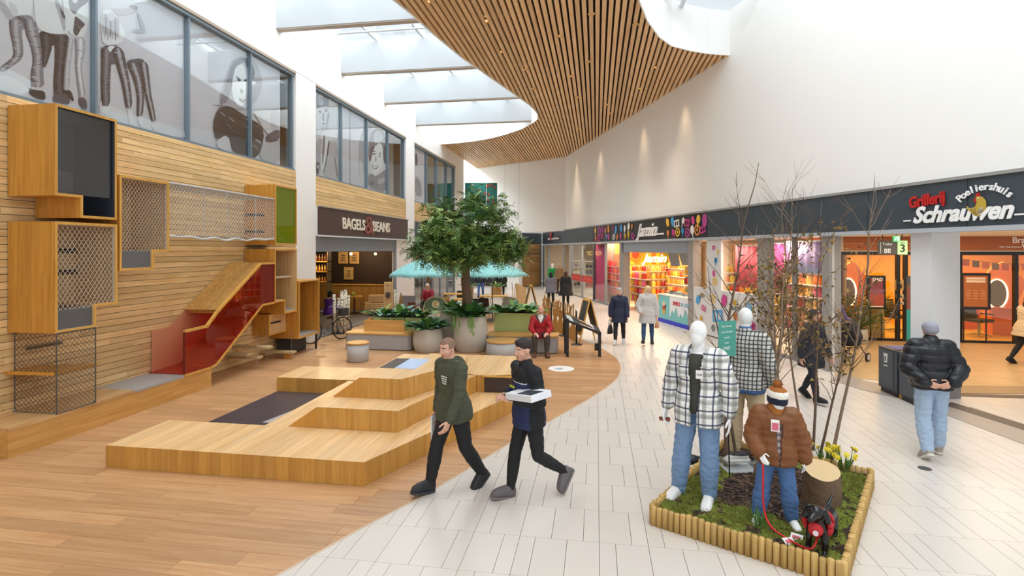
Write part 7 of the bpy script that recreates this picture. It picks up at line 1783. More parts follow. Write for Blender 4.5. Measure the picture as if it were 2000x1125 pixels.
b4 = at(880, 42); seg('wall_back_left', (b3.x - .3, b3.y + 1), (b4.x, b4.y), 0, 4.2, pm('#2e2c30', .7)); 
ks = thing('shop_sign', 'glowing yellow lettering of the shop at the far left end', 'sign', at(976, 37.6) + V(0, 0, 2.45)); ax = V(cs, sn, 0); MB().obox(V(0, .12, 0), ax, V(-sn, cs, 0), .9, .05, -.35, .35).build('board', pm('#2b2823', .5), ks); text('KONCEP', .42, frame_M((0, 0, 0), ax, (0, 0, 1)), pm('#f4d98a', .4, emit='#f2cf70', es=1.0), ks, 'lettering', .02, 0, .01, 'CENTER', 1.15)
hs = thing('hanging_sign', 'black hanging direction sign with white marks near the far shops', 'sign', at(1000, 30) + V(0, 0, 2.78)); MB().obox(V(0, 0, 0), ax, V(-sn, cs, 0), .55, .03, -.13, .13).build('board', pm('#1f2022', .5), hs)
for u_ in (-.42, -.36, .40, .46): MB().obox(ax * u_ + V(sn, -cs, 0) * .035, ax, V(-sn, cs, 0), .02, .004, -.07, .07).build('mark', LW, hs)
for u_ in (-.4, .4): MB().tube([ax * u_ + V(0, 0, .13), ax * u_ + V(0, 0, 5.75)], .004, 5).build('rod', BLACK, hs)
p, q = at(908, 33.9), at(971, 33.9); ts = thing('wall_banner', 'teal banner with red arrow marks on the far white wall', 'banner', p + V(0, 0, CH + (HZ - 432) / 1040 * 33.9)); wv_ = (q - p); hh = 75 / 1040 * 33.9
MB().slab([V(0, 0, 0), wv_ * .66, wv_ * .66 + V(0, 0, hh), V(0, 0, hh)], V(-sn, cs, 0) * .05).build('panel', pm('#2f8f92', .5), ts); MB().slab([wv_ * .67, wv_, wv_ + V(0, 0, hh), wv_ * .67 + V(0, 0, hh)], V(-sn, cs, 0) * .05).build('panel', pm('#2a8486', .5), ts)
for u_, v_ in ((.70, .92), (.80, .94), (.92, .88), (.62, .72), (.74, .70), (.72, .54), (.88, .50), (.84, .42), (.93, .42)):
    c = wv_ * u_ + V(0, 0, hh * v_) + V(sn, -cs, 0) * .02; s_ = .12; MB().slab([c + ax * -s_ + V(0, 0, s_), c + ax * s_, c + ax * -s_ + V(0, 0, -s_), c + ax * (-s_ * .2)], V(sn, -cs, 0) * .01).build('arrow_mark', pm('#d8563c', .5), ts)
text('>5', .42, frame_M(wv_ * .84 + V(0, 0, hh * .09) + V(sn, -cs, 0) * .03, ax, (0, 0, 1)), pm('#d8563c', .5), ts, 'lettering', .01, 0, .01)

# ================================================================ SALON PASSAGE
YS = 17.6; s9 = sR
cw = FP(sR, .1); seg('wall_passage', (cw.x, cw.y), (7.15, YS), 0, 3.13, pm('#d8cfc2', .7), .12)
struct(MB().prism([(cw.x - .1, cw.y), (7.1, YS + .1), (16, YS + .1), (16, 3), (FP(-14, .25).x, FP(-14, .25).y)], 3.13, 3.2).build('ceiling_passage', pm('#ece4d8', .7)))
WFL = pm('#c3a47c', .3, var=.05, bs=1.2)
fp_ = struct(MB().prism([(fl(1690, 741).x, fl(1690, 741).y), (cw.x, cw.y + .2), (7.2, YS), (16, YS), (16, fl(2050, 755).y), (fl(1800, 752).x, fl(1800, 752).y)], -.006, .001).build('floor_passage', pm('#8a7a66', .8)))
pcs = []
for i in range(14):
    for j in range(12):
        x, y = 4.6 + i * .8, 10.4 + j * .62; p = [(x + .003, y + .003), (x + .797, y + .003), (x + .797, y + .617), (x + .003, y + .617)]
        A3 = [(fl(1690, 741).x, fl(1690, 741).y), (fl(1800, 752).x, fl(1800, 752).y), (16, fl(2050, 755).y)]
        for (ax_, ay_), (bx2, by2) in zip(A3, A3[1:]):
            nx_, ny_ = (by2 - ay_), -(bx2 - ax_)
            if nx_ * (8 - ax_) + ny_ * (16 - ay_) > 0: nx_, ny_ = -nx_, -ny_
            p = clip(p, nx_, ny_, nx_ * ax_ + ny_ * ay_)
        dxy = Vector((7.15 - cw.x, YS - cw.y)); nn = Vector((-dxy.y, dxy.x)); p = clip(p, nn.x, nn.y, nn.x * cw.x + nn.y * cw.y) if p else p; p = clip(p, 0, 1, YS)
        p = dedupe(p)
        if len(p) > 2 and area(p) > .004: pcs.append(p)
for p in pcs: MB().prism(p, -.004, .004).build('tile', WFL, fp_)
lamp('passage_light', 'AREA', (9.6, 14.6, 3.08), 95, (1, .78, .50), 4, 4); lamp('passage_light', 'AREA', (7.6, 12.6, 3.08), 60, (1, .9, .75), 2, 2)
# pillar
E_ = Vector((6.63, 11.0, 0)); Pc = E_ - FN * .62
struct(MB().slab([(p.x, p.y, 0.0) for p in (Pc, E_, E_ + FD * .42, Pc + FD * .42)], (0, 0, 3.13)).build('pillar', pm('#e4e6e8', .6))); struct(MB().slab([(p.x, p.y, 0.0) for p in (Pc - FN * .01 - FD * .01, E_ + FN * .01 - FD * .01, E_ + FD * .43, Pc + FD * .43)], (0, 0, .45)).build('baseboard_pillar', pm('#7d7a78', .6)))
def ceiling_light(x, y, lab): t = thing('ceiling_light', lab, 'light', (x, y, 3.10)); MB().lathe([(.16, 0), (.16, .03)], n=20).build('rim', WHITE, t); MB().lathe([(.13, -.004), (.13, .0)], n=20).build('diffuser', pm('#fff4e0', .4, emit='#fff0d8', es=2), t)
ceiling_light(11.5, 14.4, 'round recessed light in the salon passage ceiling'); 
# salon front
FRB = pm('#15140f', .4); X0, X1 = onY(1640, 500, YS).x, 15.0
sf = struct(MB().box((X0, YS - .04, 2.58), (X1, YS + .04, 2.68)).box((X0, YS - .04, 0), (X1, YS + .04, .07)).build('window_12', FRB))
mull = [1640, 1753, 1768, 1874, 1983]
for px in mull: x = onY(px, 560, YS).x; MB().box((x - .05, YS - .05, .07), (x + .05, YS + .05, 2.58)).build('mullion', FRB, sf)
xs = [onY(px, 560, YS).x for px in mull] + [15]; 
for a, b in zip(xs, xs[1:]): MB().box((a + .05, YS, .07), (b - .05, YS + .01, 2.58)).build('pane', glass((255, 244, 220), .05), sf)
sb = thing('shop_sign', 'rust orange sign band with white lettering over the salon windows', 'sign', (X0 + .1, YS - .08, 2.72)); MB().box((0, 0, 0), (X1 - X0 - .1, .06, .42)).build('band', pm('#a85e2c', .5), sb); MB().box((0, -.004, .20), (2.0, 0, .212)).build('line', pm('#d9a888', .5), sb)
x = onY(1972, 480, YS).x - sb.location.x; text('Brainwash', .24, frame_M((x, -.01, .29), (1, 0, 0), (0, 0, 1)), LW, sb, 'lettering', .01, 0, .004, 'LEFT'); text('Wasstraat', .24, frame_M((x + .25, -.01, .09), (1, 0, 0), (0, 0, 1)), LW, sb, 'lettering', .01, 0, .006, 'LEFT'); text('Only Hairdressers', .08, frame_M((x - .35, -.01, .10), (1, 0, 0), (0, 0, 1)), LW, sb, 'lettering', .006, 0, 0, 'LEFT')
struct(MB().box((X0 - .1, YS - .03, 2.68), (X1, YS + .2, 3.13)).build('wall_salon_head', pm('#d9cbb8', .7)))
YEL = pm('#e9b33a', .6); struct(MB().box((X0 - .2, 22, 0), (15.2, 22.1, 3.1)).build('wall_salon_back', YEL)); struct(MB().box((X0 - .25, YS, 0), (X0 - .15, 22, 3.1)).build('wall_salon_left', pm('#d9702a', .6))); struct(MB().box((15, YS, 0), (15.1, 22, 3.1)).build('wall_salon_right', YEL)); struct(MB().box((X0 - .2, YS + .05, 3.0), (15, 22, 3.1)).build('ceiling_salon', pm('#f0d28a', .6))); struct(MB().box((X0 - .2, YS + .05, -.004), (15, 22, .006)).build('floor_salon', pm('#d8b468', .3)))
lamp('salon_light', 'AREA', (9.0, 19.8, 2.95), 85, (1, .80, .36), 2.5, 2.5); lamp('salon_light', 'AREA', (12.4, 19.8, 2.95), 95, (1, .80, .38), 3, 2.5)
ORG = pm('#e07a24', .45)
def station(label, px, w_, rz=0):
    d = ray(px, HZ); t_ = (w_ - 0) / d.y; t = thing('styling_station', label, 'salon station', (d.x * t_, w_, 0), rz)
    MB().slab([V(-.55, 0, .9), V(.35, 0, .9), V(.70, 0, 1.7), V(.05, 0, 2.35), V(-.25, 0, 2.2), V(-.75, 0, 1.5)], (0, .12, 0)).build('shield', ORG, t); MB().slab([V(-.28, 0, 0), V(.28, 0, 0), V(.40, 0, .5), V(.30, 0, .9), V(-.30, 0, .9)], (0, .4, 0)).build('pedestal', ORG, t); MB().slab([V(-.75, -.35, .86), V(.65, -.35, .86), V(.65, .1, .86), V(-.75, .1, .86)], (0, 0, .05)).build('shelf_top', pm('#c9641c', .4), t)
    m = MB(); m.tube([V(-.18 + .30 * math.cos(a), -.04, 1.33 + .46 * math.sin(a)) for a in [2 * math.pi * i / 28 for i in range(29)]], .022, 6); m.build('light_ring', pm('#fff0dc', .3, emit='#fff2e0', es=3), t, True)
    m = MB(); m.slab([V(-.18 + .29 * math.cos(a), -.03, 1.33 + .45 * math.sin(a)) for a in [2 * math.pi * i / 28 for i in range(28)]], (0, .02, 0)); m.build('mirror', pm('#6a5a4a', .06, .9), t)
station('orange styling station with oval lit mirror in the right salon window', 1958, 19.3); station('orange styling station further left in the right salon window', 1893, 20.6, R(10)); station('orange styling station at the left salon window behind the palm', 1664, 19.2, R(20))
def salon_chair(label, px, w_):
    d = ray(px, HZ); t_ = w_ / d.y; t = thing('salon_chair', label, 'chair', (d.x * t_, w_, 0), R(20)); MB().box((-.28, -.26, .46), (.28, .26, .56)).build('seat', BLACK, t, bevel=.03); MB().slab([V(-.28, .24, .5), V(.28, .24, .5), V(.25, .34, 1.05), V(-.25, .34, 1.05)], (0, .07, 0)).build('backrest', BLACK, t); MB().lathe([(.035, .06), (.035, .46)], n=10).build('column', STEEL, t)
    for k in range(5): a = R(72 * k); MB().tube([V(0, 0, .09), V(.32 * math.cos(a), .32 * math.sin(a), .05)], .018, 6).build('leg', STEEL, t)
    for sx in (-1, 1): MB().box((.30 * sx - .03, -.2, .68), (.30 * sx + .03, .2, .72)).build('armrest', BLACK, t)
salon_chair('black salon chair on a steel star foot under the right poster', 1912, 18.9); salon_chair('black salon chair behind the door glass left of the pillar', 1750, 19.6)
def easel(label, px0, px1, py0, py1, Y_, fc, pc, lines, hd=None):
    a, b = onY(px0, py0, Y_), onY(px1, py1, Y_); t = thing('poster_frame', label, 'poster', (a.x, Y_, b.z)); w_, h_ = b.x - a.x, a.z - b.z; MB().box((0, 0, 0), (w_, .05, h_)).build('frame', fc, t); MB().box((.08, -.006, .08), (w_ - .08, 0, h_ - .08)).build('print', pc, t)
    for k, (u0, u1, v0, v1, c) in enumerate(lines): MB().box((w_ * u0, -.012, h_ * v0), (w_ * u1, -.006, h_ * v1)).build('print_block', c, t)
    if hd: text(hd, h_ * .13, frame_M((w_ * .55, -.013, h_ * .88), (1, 0, 0), (0, 0, 1)), LW, t, 'lettering', .004, 0, .004)
    for x in (.1, w_ - .1): MB().tube([V(x, .03, 0), V(x, .03, -b.z + .0)], .018, 6).build('leg', BLACK, t)
PL = pm('#f2d8bc', .5); PL2 = pm('#d89a62', .5)
easel('black framed orange price poster in the right salon window', 1876, 1935, 533, 605, YS - .12, BLACK, pm('#b5682c', .4), [(.18, .82, .82, .88, PL), (.18, .82, .74, .80, PL)] + [(.18 + .24 * (k % 3), .34 + .24 * (k % 3), .50 - .07 * (k // 3), .525 - .07 * (k // 3), PL2) for k in range(12)])
easel('black framed purple and red poster in the left salon window', 1694, 1730, 538, 604, YS - .12, BLACK, pm('#8a4450', .4), [(.1, .9, .12, .45, pm('#b5564a', .4)), (.12, .88, .46, .6, pm('#9a5a72', .4)), (.14, .86, .06, .10, PL)], 'DAD')
for k, (px0, px1, py0, py1, col) in enumerate(((1749, 1765, 546, 567, '#caa66a'), (1750, 1765, 574, 583, '#d9c69a'), (1751, 1766, 590, 595, '#efe6d2'))):
    a, b = onY(px0, py0, YS - .03), onY(px1, py1, YS - .03); t = thing('window_notice', ('picture notice high on the salon door glass', 'cream notice on the salon door below the picture', 'white logo sticker lowest on the salon door')[k], 'notice', (a.x, YS - .03, b.z)); MB().box((0, 0, 0), (b.x - a.x, .008, a.z - b.z)).build('sheet', pm(col, .5), t); MB().box(((b.x - a.x) * .2, -.004, (a.z - b.z) * .2), ((b.x - a.x) * .8, 0, (a.z - b.z) * .55)).build('print', pm('#4a3a2c', .5), t)
fg = thing('flag_garland', 'garland of orange and brown paper flags inside the right salon window', 'garland', (onY(1880, 500, YS + .3).x, YS + .3, 2.45))
for k in range(11): x = k * .26; z = -.14 * math.sin(min(1, k / 10) * math.pi); MB().slab([V(x, 0, z), V(x + .19, 0, z - .01), V(x + .19, 0, z - .2), V(x, 0, z - .19)], (0, .004, 0)).build('flag', pm(('#d9642c', '#7a5a2c', '#e07a34', '#8a6a2a')[k % 4], .6), fg)
MB().tube([V(0, 0, 0), V(.8, 0, -.1), V(1.4, 0, -.14), V(2.0, 0, -.1), V(2.8, 0, 0)], .005, 4).build('string', BLACK, fg)
# potted palms
def palm(label, px, py, r, h, n, L, seed):
    q = fl(px, py); t = thing('potted_palm', label, 'plant', (q.x, q.y + r * .8, 0)); MB().lathe([(r * .9, 0), (r, .03), (r, h * .6), (r * .94, h), (r * .86, h), (r * .84, h - .05)], n=28).build('pot', pm('#b9b2a4', .7, var=.05, bs=8), t, True); MB().lathe([(r * .85, h - .05), (.02, h - .04)], n=20).build('soil', pm('#33271e', .95), t); rr = random.Random(seed)
    for i in range(n):
        a = rr.uniform(0, 6.283); el = rr.uniform(.35, 1.35); ln = L * rr.uniform(.7, 1.05); d = V(math.cos(a) * math.cos(el), math.sin(a) * math.cos(el), math.sin(el)); st_ = [V(0, 0, h - .05) + d * ln * k / 7 - V(0, 0, 1) * ln * .35 * (k / 7) ** 2 * math.cos(el) for k in range(8)]
        m = MB().tube(st_, [.012 - .0012 * k for k in range(8)], 4); sd_ = d.cross(V(0, 0, 1)).normalized()
        for k in range(2, 8):
            for sg in (1, -1): w_ = d * .016; e = st_[k] + (sd_ * sg * .8 + d * .7 - V(0, 0, .2)).normalized() * ln * .26; m.add([st_[k] - w_, st_[k] + w_, e], [(0, 1, 2)])
        m.build('frond', pm('#3d5f2e', .5, var=.15), t)
palm('low grey pot with bushy palm in front of the salon poster', 1681, 672, .28, .42, 34, 1.15, 3); palm('tall grey pot with palm behind the low potted palm', 1712, 662, .32, .95, 24, .85, 4)
# signs, bins
gs = thing('hanging_sign', 'dark hanging restroom sign with green number three panel', 'sign', onY(1716, 497, 14.2)); b = onY(1772, 470, 14.2) - gs.location; wq = b.x; MB().box((0, 0, 0), (wq * .66, .06, b.z)).build('board', pm('#4c4744', .5), gs); MB().box((wq * .66, -.01, 0), (wq, .07, b.z)).build('number_panel', pm('#b9e6a4', .4, emit='#b4e69c', es=.25), gs); text('3', .26, frame_M((wq * .83, -.016, b.z * .42), (1, 0, 0), (0, 0, 1)), pm('#1f2a1c', .5), gs, 'lettering', .003, 0, .004); text('uitgang', .032, frame_M((wq * .83, -.016, b.z * .85), (1, 0, 0), (0, 0, 1)), pm('#2c4a2c', .5), gs, 'lettering', .002)
text('Toilet', .09, frame_M((wq * .30, -.006, b.z * .75), (1, 0, 0), (0, 0, 1)), LW, gs, 'lettering', .003); MB().box((wq * .06, -.006, b.z * .1), (wq * .075, 0, b.z * .9)).build('arrow_mark', LW, gs); MB().slab([V(wq * .045, -.006, b.z * .8), V(wq * .09, -.006, b.z * .8), V(wq * .0675, -.006, b.z * .93)], (0, .004, 0)).build('arrow_mark', LW, gs)
for k in range(2): x = wq * (.2 + .12 * k); MB().box((x, -.008, b.z * .12), (x + wq * .09, 0, b.z * .42)).build('pictogram', LW, gs); MB().box((x + wq * .03, -.012, b.z * .16), (x + wq * .06, -.008, b.z * .36)).build('pictogram', pm('#4c4744', .5), gs)
for x in (.1, wq - .1): MB().tube([V(x, .03, b.z), V(x, .03, 3.13 - gs.location.z)], .01, 5).build('rod', BLACK, gs)
es = thing('exit_sign', 'small green lit emergency exit sign hung before the salon band', 'sign', onY(1745, 472, 13.2)); b = onY(1758, 461, 13.2) - es.location; MB().box((0, 0, 0), (b.x, .05, b.z)).build('panel', pm('#2f9a5c', .4, emit='#2fae62', es=.4), es); MB().box((b.x * .55, -.006, b.z * .15), (b.x * .85, 0, b.z * .85)).build('door_mark', LW, es); MB().slab([V(b.x * .15, -.006, b.z * .2), V(b.x * .3, -.006, b.z * .2), V(b.x * .45, -.006, b.z * .8), V(b.x * .3, -.006, b.z * .8)], (0, .004, 0)).build('figure_mark', LW, es); MB().tube([V(b.x / 2, .02, b.z), V(b.x / 2, .02, 3.13 - es.location.z)], .01, 5).build('rod', BLACK, es)
def litter_bin(label, y0, y1, mark):
    x0 = 5.43 + (11.39 - y0) * .08; t = thing('waste_bin', label, 'bin', (x0, y0, 0), R(3)); L_ = y1 - y0; D = .42; AN = pm('#3c434b', .5)
    MB().box((.03, .03, 0), (D - .03, L_ - .03, .09)).build('plinth', BLACK, t); MB().box((0, 0, .09), (D, L_, .86)).build('body', AN, t, bevel=.008); MB().box((-.012, .10, .12), (0, L_ - .03, .84)).build('door', pm('#434a52', .45), t); MB().box((-.02, .05, .86), (D + .02, L_ - .02, .885)).build('lid', pm('#6b5a50', .5), t); MB().box((.06, .12, .885), (D - .08, L_ - .1, .892)).build('opening', pm('#1c3f86', .4), t)
    MB().tube([V(-.016, L_ - .08, .52), V(-.012, L_ - .08, .52)], .014, 8).build('lock', BLACK, t)
    if mark:
        yc = L_ * .55; MB().slab([V(-.016, yc - .055, .74), V(-.016, yc + .055, .74), V(-.016, yc + .04, .60), V(-.016, yc - .04, .60)], (.004, 0, 0)).build('bin_mark', LW, t); MB().box((-.016, yc - .07, .75), (-.012, yc + .07, .765)).build('bin_mark', LW, t)
        for k in (-1, 0, 1): MB().box((-.019, yc - .006 + .022 * k, .62), (-.016, yc + .006 + .022 * k, .72)).build('bin_groove', AN, t)
        text('Restafval', .035, frame_M((-.014, yc, .54), (0, -1, 0), (0, 0, 1)), LW, t, 'lettering', .002)
litter_bin('anthracite waste bin with white bin symbol, left of the pair by the pillar', 10.82, 11.40, True); litter_bin('anthracite waste bin without symbol, half hidden by the man in black jacket', 10.20, 10.78, False)
t = thing('bin_post', 'short oak coloured post between the two waste bins', 'post', (5.52, 10.79, 0)); MB().box((0, -.05, 0), (.06, .05, .10)).build('block', pm('#a87c3c', .5), t); MB().box((0.01, -.012, .10), (.05, .012, .80)).build('strip', pm('#22406f', .4), t)
rb = thing('roll_up_banner', 'teal roll-up banner half hidden behind the white pillar', 'banner', onY(1771, 671, 16.6)); wq = onY(1800, 600, 16.6).x - rb.location.x; rb.location.z = 0; MB().box((0, 0, .06), (wq, .02, 1.05)).build('sheet', pm('#2f9a98', .5), rb); MB().box((0, 0, 1.05), (wq, .02, 1.75)).build('sheet', pm('#7d4a44', .5), rb); MB().box((0, 0, 1.75), (wq, .02, 2.0)).build('sheet', pm('#4a4a4e', .5), rb); MB().box((-.02, -.08, 0), (wq + .02, .1, .06)).build('foot', BLACK, rb); text('PU', .16, frame_M((.2, -.003, .85), (1, 0, 0), (0, 0, 1)), LW, rb, 'lettering', .002)
q = fl(1806, 915); fd = thing('floor_drain', 'small dark round floor plate right of the planting bed', 'floor plate', (q.x, q.y, .0)); MB().lathe([(.075, 0), (.075, .003)], n=24).build('disc', pm('#5b5a58', .5), fd); MB().lathe([(.06, .003), (.06, .004)], n=24).build('centre', pm('#4a4948', .5), fd)

# ================================================================ CEILING SPOTS
SPT = [(836, 3), (950, 41), (977, 101), (1155, 27), (1241, 48), (1095, 70), (1028, 135), (1148, 120), (1116, 148), (1281, 131), (1250, 172), (1043, 173), (1127, 190), (1082, 209), (1185, 204), (1192, 221), (1095, 229), (1129, 250), (1080, 262), (1131, 271), (1041, 283), (1063, 287), (1092, 292), (919, 290), (1010, 274), (984, 293), (939, 307), (1013, 309)]
spm = None
for k, (px, py) in enumerate(sorted(SPT, key=lambda p: p[1])):
    c = fl(px, py, CZ); dl = 'round brass rimmed ceiling downlight, %s counted from the nearest along the slats' % (ORD[k] if k < 16 else ('seventeenth eighteenth nineteenth twentieth twenty-first twenty-second twenty-third twenty-fourth twenty-fifth twenty-sixth twenty-seventh furthest'.split()[k - 16]))
    if k == 0:
        spm = thing('downlight', dl, 'light', c, 0, 'downlights in the slatted ceiling'); MB().tube([V(.075 * math.cos(a), .075 * math.sin(a), .0) for a in [2 * math.pi * i / 20 for i in range(21)]], .016, 6).build('rim', pm('#d9b070', .3, .5), spm, True); MB().lathe([(.065, .03), (.065, .04)], n=16).build('lamp', pm('#ffe9c2', .4, emit='#ffe2ae', es=4), spm); MB().lathe([(.072, -.002), (.072, .06)], n=16, caps=False).build('can', pm('#3a2c20', .5), spm)
    else: dup(spm, c, None, dl)
for k, (px, py) in enumerate(SPT):
    if k % 2 == 0: c = fl(px, py, CZ); lamp('downlight_beam', 'SPOT', (c.x, c.y, 8.46), 320, (1, .82, .62), .06, None, (0, 0, 0), R(70), 1.0)
# spots washing the far right wall with warm light
for px, py in ((1115, 330), (1160, 303), (1242, 277), (1320, 250)):
    p = onF(px, py, -.35); lamp('wall_spot', 'SPOT', (p.x, p.y, 8.3), 120, (1, .70, .42), .12, None, (0, 0, 0), R(56), 1.0)
# ================================================================ FASHION PHOTO PRINTS BEHIND THE UPPER WINDOWS
PX = -8.575
PRT = {k: pm(v, .6) for k, v in dict(bg='#e2dfe8', bg2='#eeedf2', hi='#f3f3f6', lt='#bfbdc6', md='#8f8c97', dk='#5e5b66', bk='#302e36', sk='#dedbdf', sk2='#c8c4c9').items()}
def poster(label, y0, y1, z0, z1, shapes, tones=('bg', 'bg2')):
    t = thing('photo_print', label, 'poster', (PX - .012, y0, z0))
    MB().box((0, 0, 0), (.01, y1 - y0, z1 - z0)).build('sheet', PRT[tones[0]], t)
    d = .0102
    for tone, pts in shapes:
        for _ in range(1):
            n_ = len(pts); pts = [w_ for i in range(n_) for a, b in ((pts[i], pts[(i + 1) % n_]),) for w_ in ((a[0] * .78 + b[0] * .22, a[1] * .78 + b[1] * .22), (a[0] * .22 + b[0] * .78, a[1] * .22 + b[1] * .78))]
        q = []
        for px, py in pts:
            p = onX(px, py, PX); q.append(V(d, min(max(p.y, y0), y1) - y0, min(max(p.z, z0), z1) - z0))
        try: MB().poly(q).build('print', PRT[tone], t)
        except Exception: pass
        d += .00012
    return t
Z0, Z1 = 5.02, 7.68
yA = onX(547, 250, PX).y
def mp(k, ox, oy): return lambda *p: [(ox + x / k, oy + y / k) for x, y in p]      # points read off an enlargement
def leg(T, line, base, hl=None, fold='dk', nf=9, seed=1):
    """a trouser leg of the print: outline, lengthwise highlight, creases across it"""
    out, rg = [], random.Random(seed)
    L_ = [(x - w_, y) for x, y, w_ in line]; R_ = [(x + w_, y) for x, y, w_ in line]; out.append((base, T(*(L_ + R_[::-1]))))
    out.append((fold, T(*([(x - w_, y) for x, y, w_ in line] + [(x - w_ * .62, y) for x, y, w_ in line[::-1]]))))
    if hl: out.append((hl, T(*([(x - w_ * .25, y) for x, y, w_ in line] + [(x + w_ * .35, y) for x, y, w_ in line[::-1]]))))
    for k in range(nf):
        t = (.05 + .9 * ((k + rg.random() * .7) / nf) ** .75) * (len(line) - 1); i = min(int(t), len(line) - 2); f = t - i
        x, y, w_ = [line[i][q] + (line[i + 1][q] - line[i][q]) * f for q in range(3)]; s_ = rg.choice((-1, 1)); a = w_ * rg.uniform(.5, .95); h = w_ * rg.uniform(.12, .3)
        out.append((fold if k % 3 else (hl or fold), T((x - s_ * w_ * .9, y - h), (x + s_ * (a - w_ * .3), y + h * .6), (x - s_ * w_ * .8, y + h * .15))))
    return out
A, B, C = mp(3.64, 0, 0), mp(2.925, 180, 0), mp(3.033, 370, 60)
sh = [('bg2', A((-40, 530), (60, 540), (160, 590), (200, 640), (200, 690), (-40, 640))),
 ('hi', A((20, -40), (240, -40), (230, 70), (215, 115), (150, 122), (105, 100), (60, 70))), ('lt', A((-60, -30), (40, 20), (100, 120), (110, 165), (60, 150), (0, 60))), ('sk', A((60, 0), (120, 40), (130, 110), (90, 120), (70, 60))),
 ('md', A((60, 150), (120, 110), (225, 105), (255, 180), (180, 215), (70, 200)))]
sh += leg(A, [(112, 140, 50), (112, 230, 44), (128, 330, 38), (132, 395, 36), (95, 440, 42), (40, 475, 40), (0, 510, 36)], 'md', 'lt', 'dk', 12, 1) + leg(A, [(212, 140, 38), (226, 230, 50), (258, 330, 42), (272, 430, 38), (262, 520, 46), (268, 620, 50)], 'md', 'lt', 'dk', 14, 2)
sh += [('bk', A((205, 620), (240, 640), (318, 645), (325, 715), (260, 705), (205, 668))), ('dk', A((120, 110), (180, 125), (190, 190), (175, 210), (165, 150), (125, 130))),
 ('bk', A((275, 212), (390, 245), (492, 245), (480, 330), (384, 325), (290, 310)))] + leg(A, [(325, 240, 50), (332, 340, 38), (320, 420, 25), (313, 480, 10)], 'bk', 'dk', 'bk', 5, 3) + leg(A, [(434, 250, 52), (434, 370, 46), (424, 470, 38), (416, 590, 40), (428, 680, 46)], 'bk', 'dk', 'bk', 10, 4)
sh += [('dk', A((380, 665), (450, 670), (495, 690), (492, 748), (420, 735), (370, 722))), ('hi', A((235, -40), (420, -40), (450, 120), (500, 235), (380, 246), (270, 210), (245, 120))), ('lt', A((380, 0), (420, 0), (470, 190), (450, 235), (420, 120))),
 ('hi', A((440, -40), (620, -40), (640, 120), (600, 260), (540, 262), (490, 240), (455, 110))), ('md', A((480, -40), (640, -40), (620, 20), (560, 60), (530, 110), (490, 60))), ('dk', A((425, 50), (445, 80), (465, 130), (450, 135), (430, 95))), ('hi', A((510, -30), (555, -20), (545, 25), (515, 20)))]
sh += leg(A, [(505, 270, 22), (492, 370, 20), (476, 480, 20), (472, 640, 24)], 'lt', 'sk', 'md', 9, 5) + leg(A, [(568, 270, 40), (570, 370, 34), (556, 470, 24), (566, 560, 24), (585, 690, 26)], 'lt', 'hi', 'md', 9, 6)
sh += [('dk', A((530, 110), (580, 150), (605, 175), (570, 210), (545, 262), (515, 230), (525, 160))), ('bk', A((452, 645), (500, 640), (526, 715), (510, 720), (470, 675))), ('dk', A((545, 690), (612, 700), (618, 785), (570, 772)))]
# second pane
sh += [('bg2', B((40, 560), (120, 620), (540, 750), (540, 800), (40, 690))), ('hi', B((50, 60), (110, 50), (150, 120), (190, 190), (170, 250), (60, 262), (48, 160))), ('sk2', B((100, 50), (190, 50), (225, 25), (262, 40), (255, 65), (200, 85), (130, 85))), ('md', B((205, 35), (235, 25), (262, 45), (240, 60))), ('lt', B((262, 70), (300, 150), (305, 188), (285, 185), (255, 90))), ('lt', B((222, 170), (290, 165), (305, 190), (225, 185)))]
for k in range(11): x = 52 + k * 9; sh.append((('lt', 'sk2', 'md')[k % 3], B((x, 70 + k * 3), (x + 8, 74 + k * 3), (x + 12, 170 + (k * 37) % 60), (x + 2, 210 + (k * 23) % 40))))
sh += [('sk', B((85, 75), (115, 70), (125, 110), (100, 125)))] + [('dk', B((48, 264), (150, 255), (178, 330), (120, 372), (48, 350)))] + leg(B, [(80, 270, 30), (77, 380, 28), (73, 480, 26), (76, 605, 24)], 'dk', 'md', 'bk', 12, 7) + leg(B, [(142, 275, 32), (166, 380, 28), (193, 490, 24), (208, 615, 20)], 'dk', 'lt', 'bk', 12, 8) + [('hi', B((90, 262), (130, 260), (110, 285), (98, 300), (85, 280)))]
sh += [('hi', B((48, 605), (95, 618), (92, 655), (50, 650))), ('hi', B((198, 628), (228, 630), (236, 720), (205, 705))), ('dk', B((190, 345), (285, 330), (305, 380), (250, 410), (205, 400)))] + leg(B, [(228, 360, 34), (265, 470, 26), (274, 560, 20), (268, 665, 17)], 'dk', 'lt', 'bk', 12, 9) + leg(B, [(288, 355, 26), (302, 450, 22), (315, 540, 18), (334, 620, 17), (348, 695, 14)], 'dk', 'lt', 'bk', 10, 10) + [('hi', B((252, 665), (288, 665), (292, 730), (262, 715))), ('hi', B((335, 700), (362, 705), (355, 745), (338, 735)))]
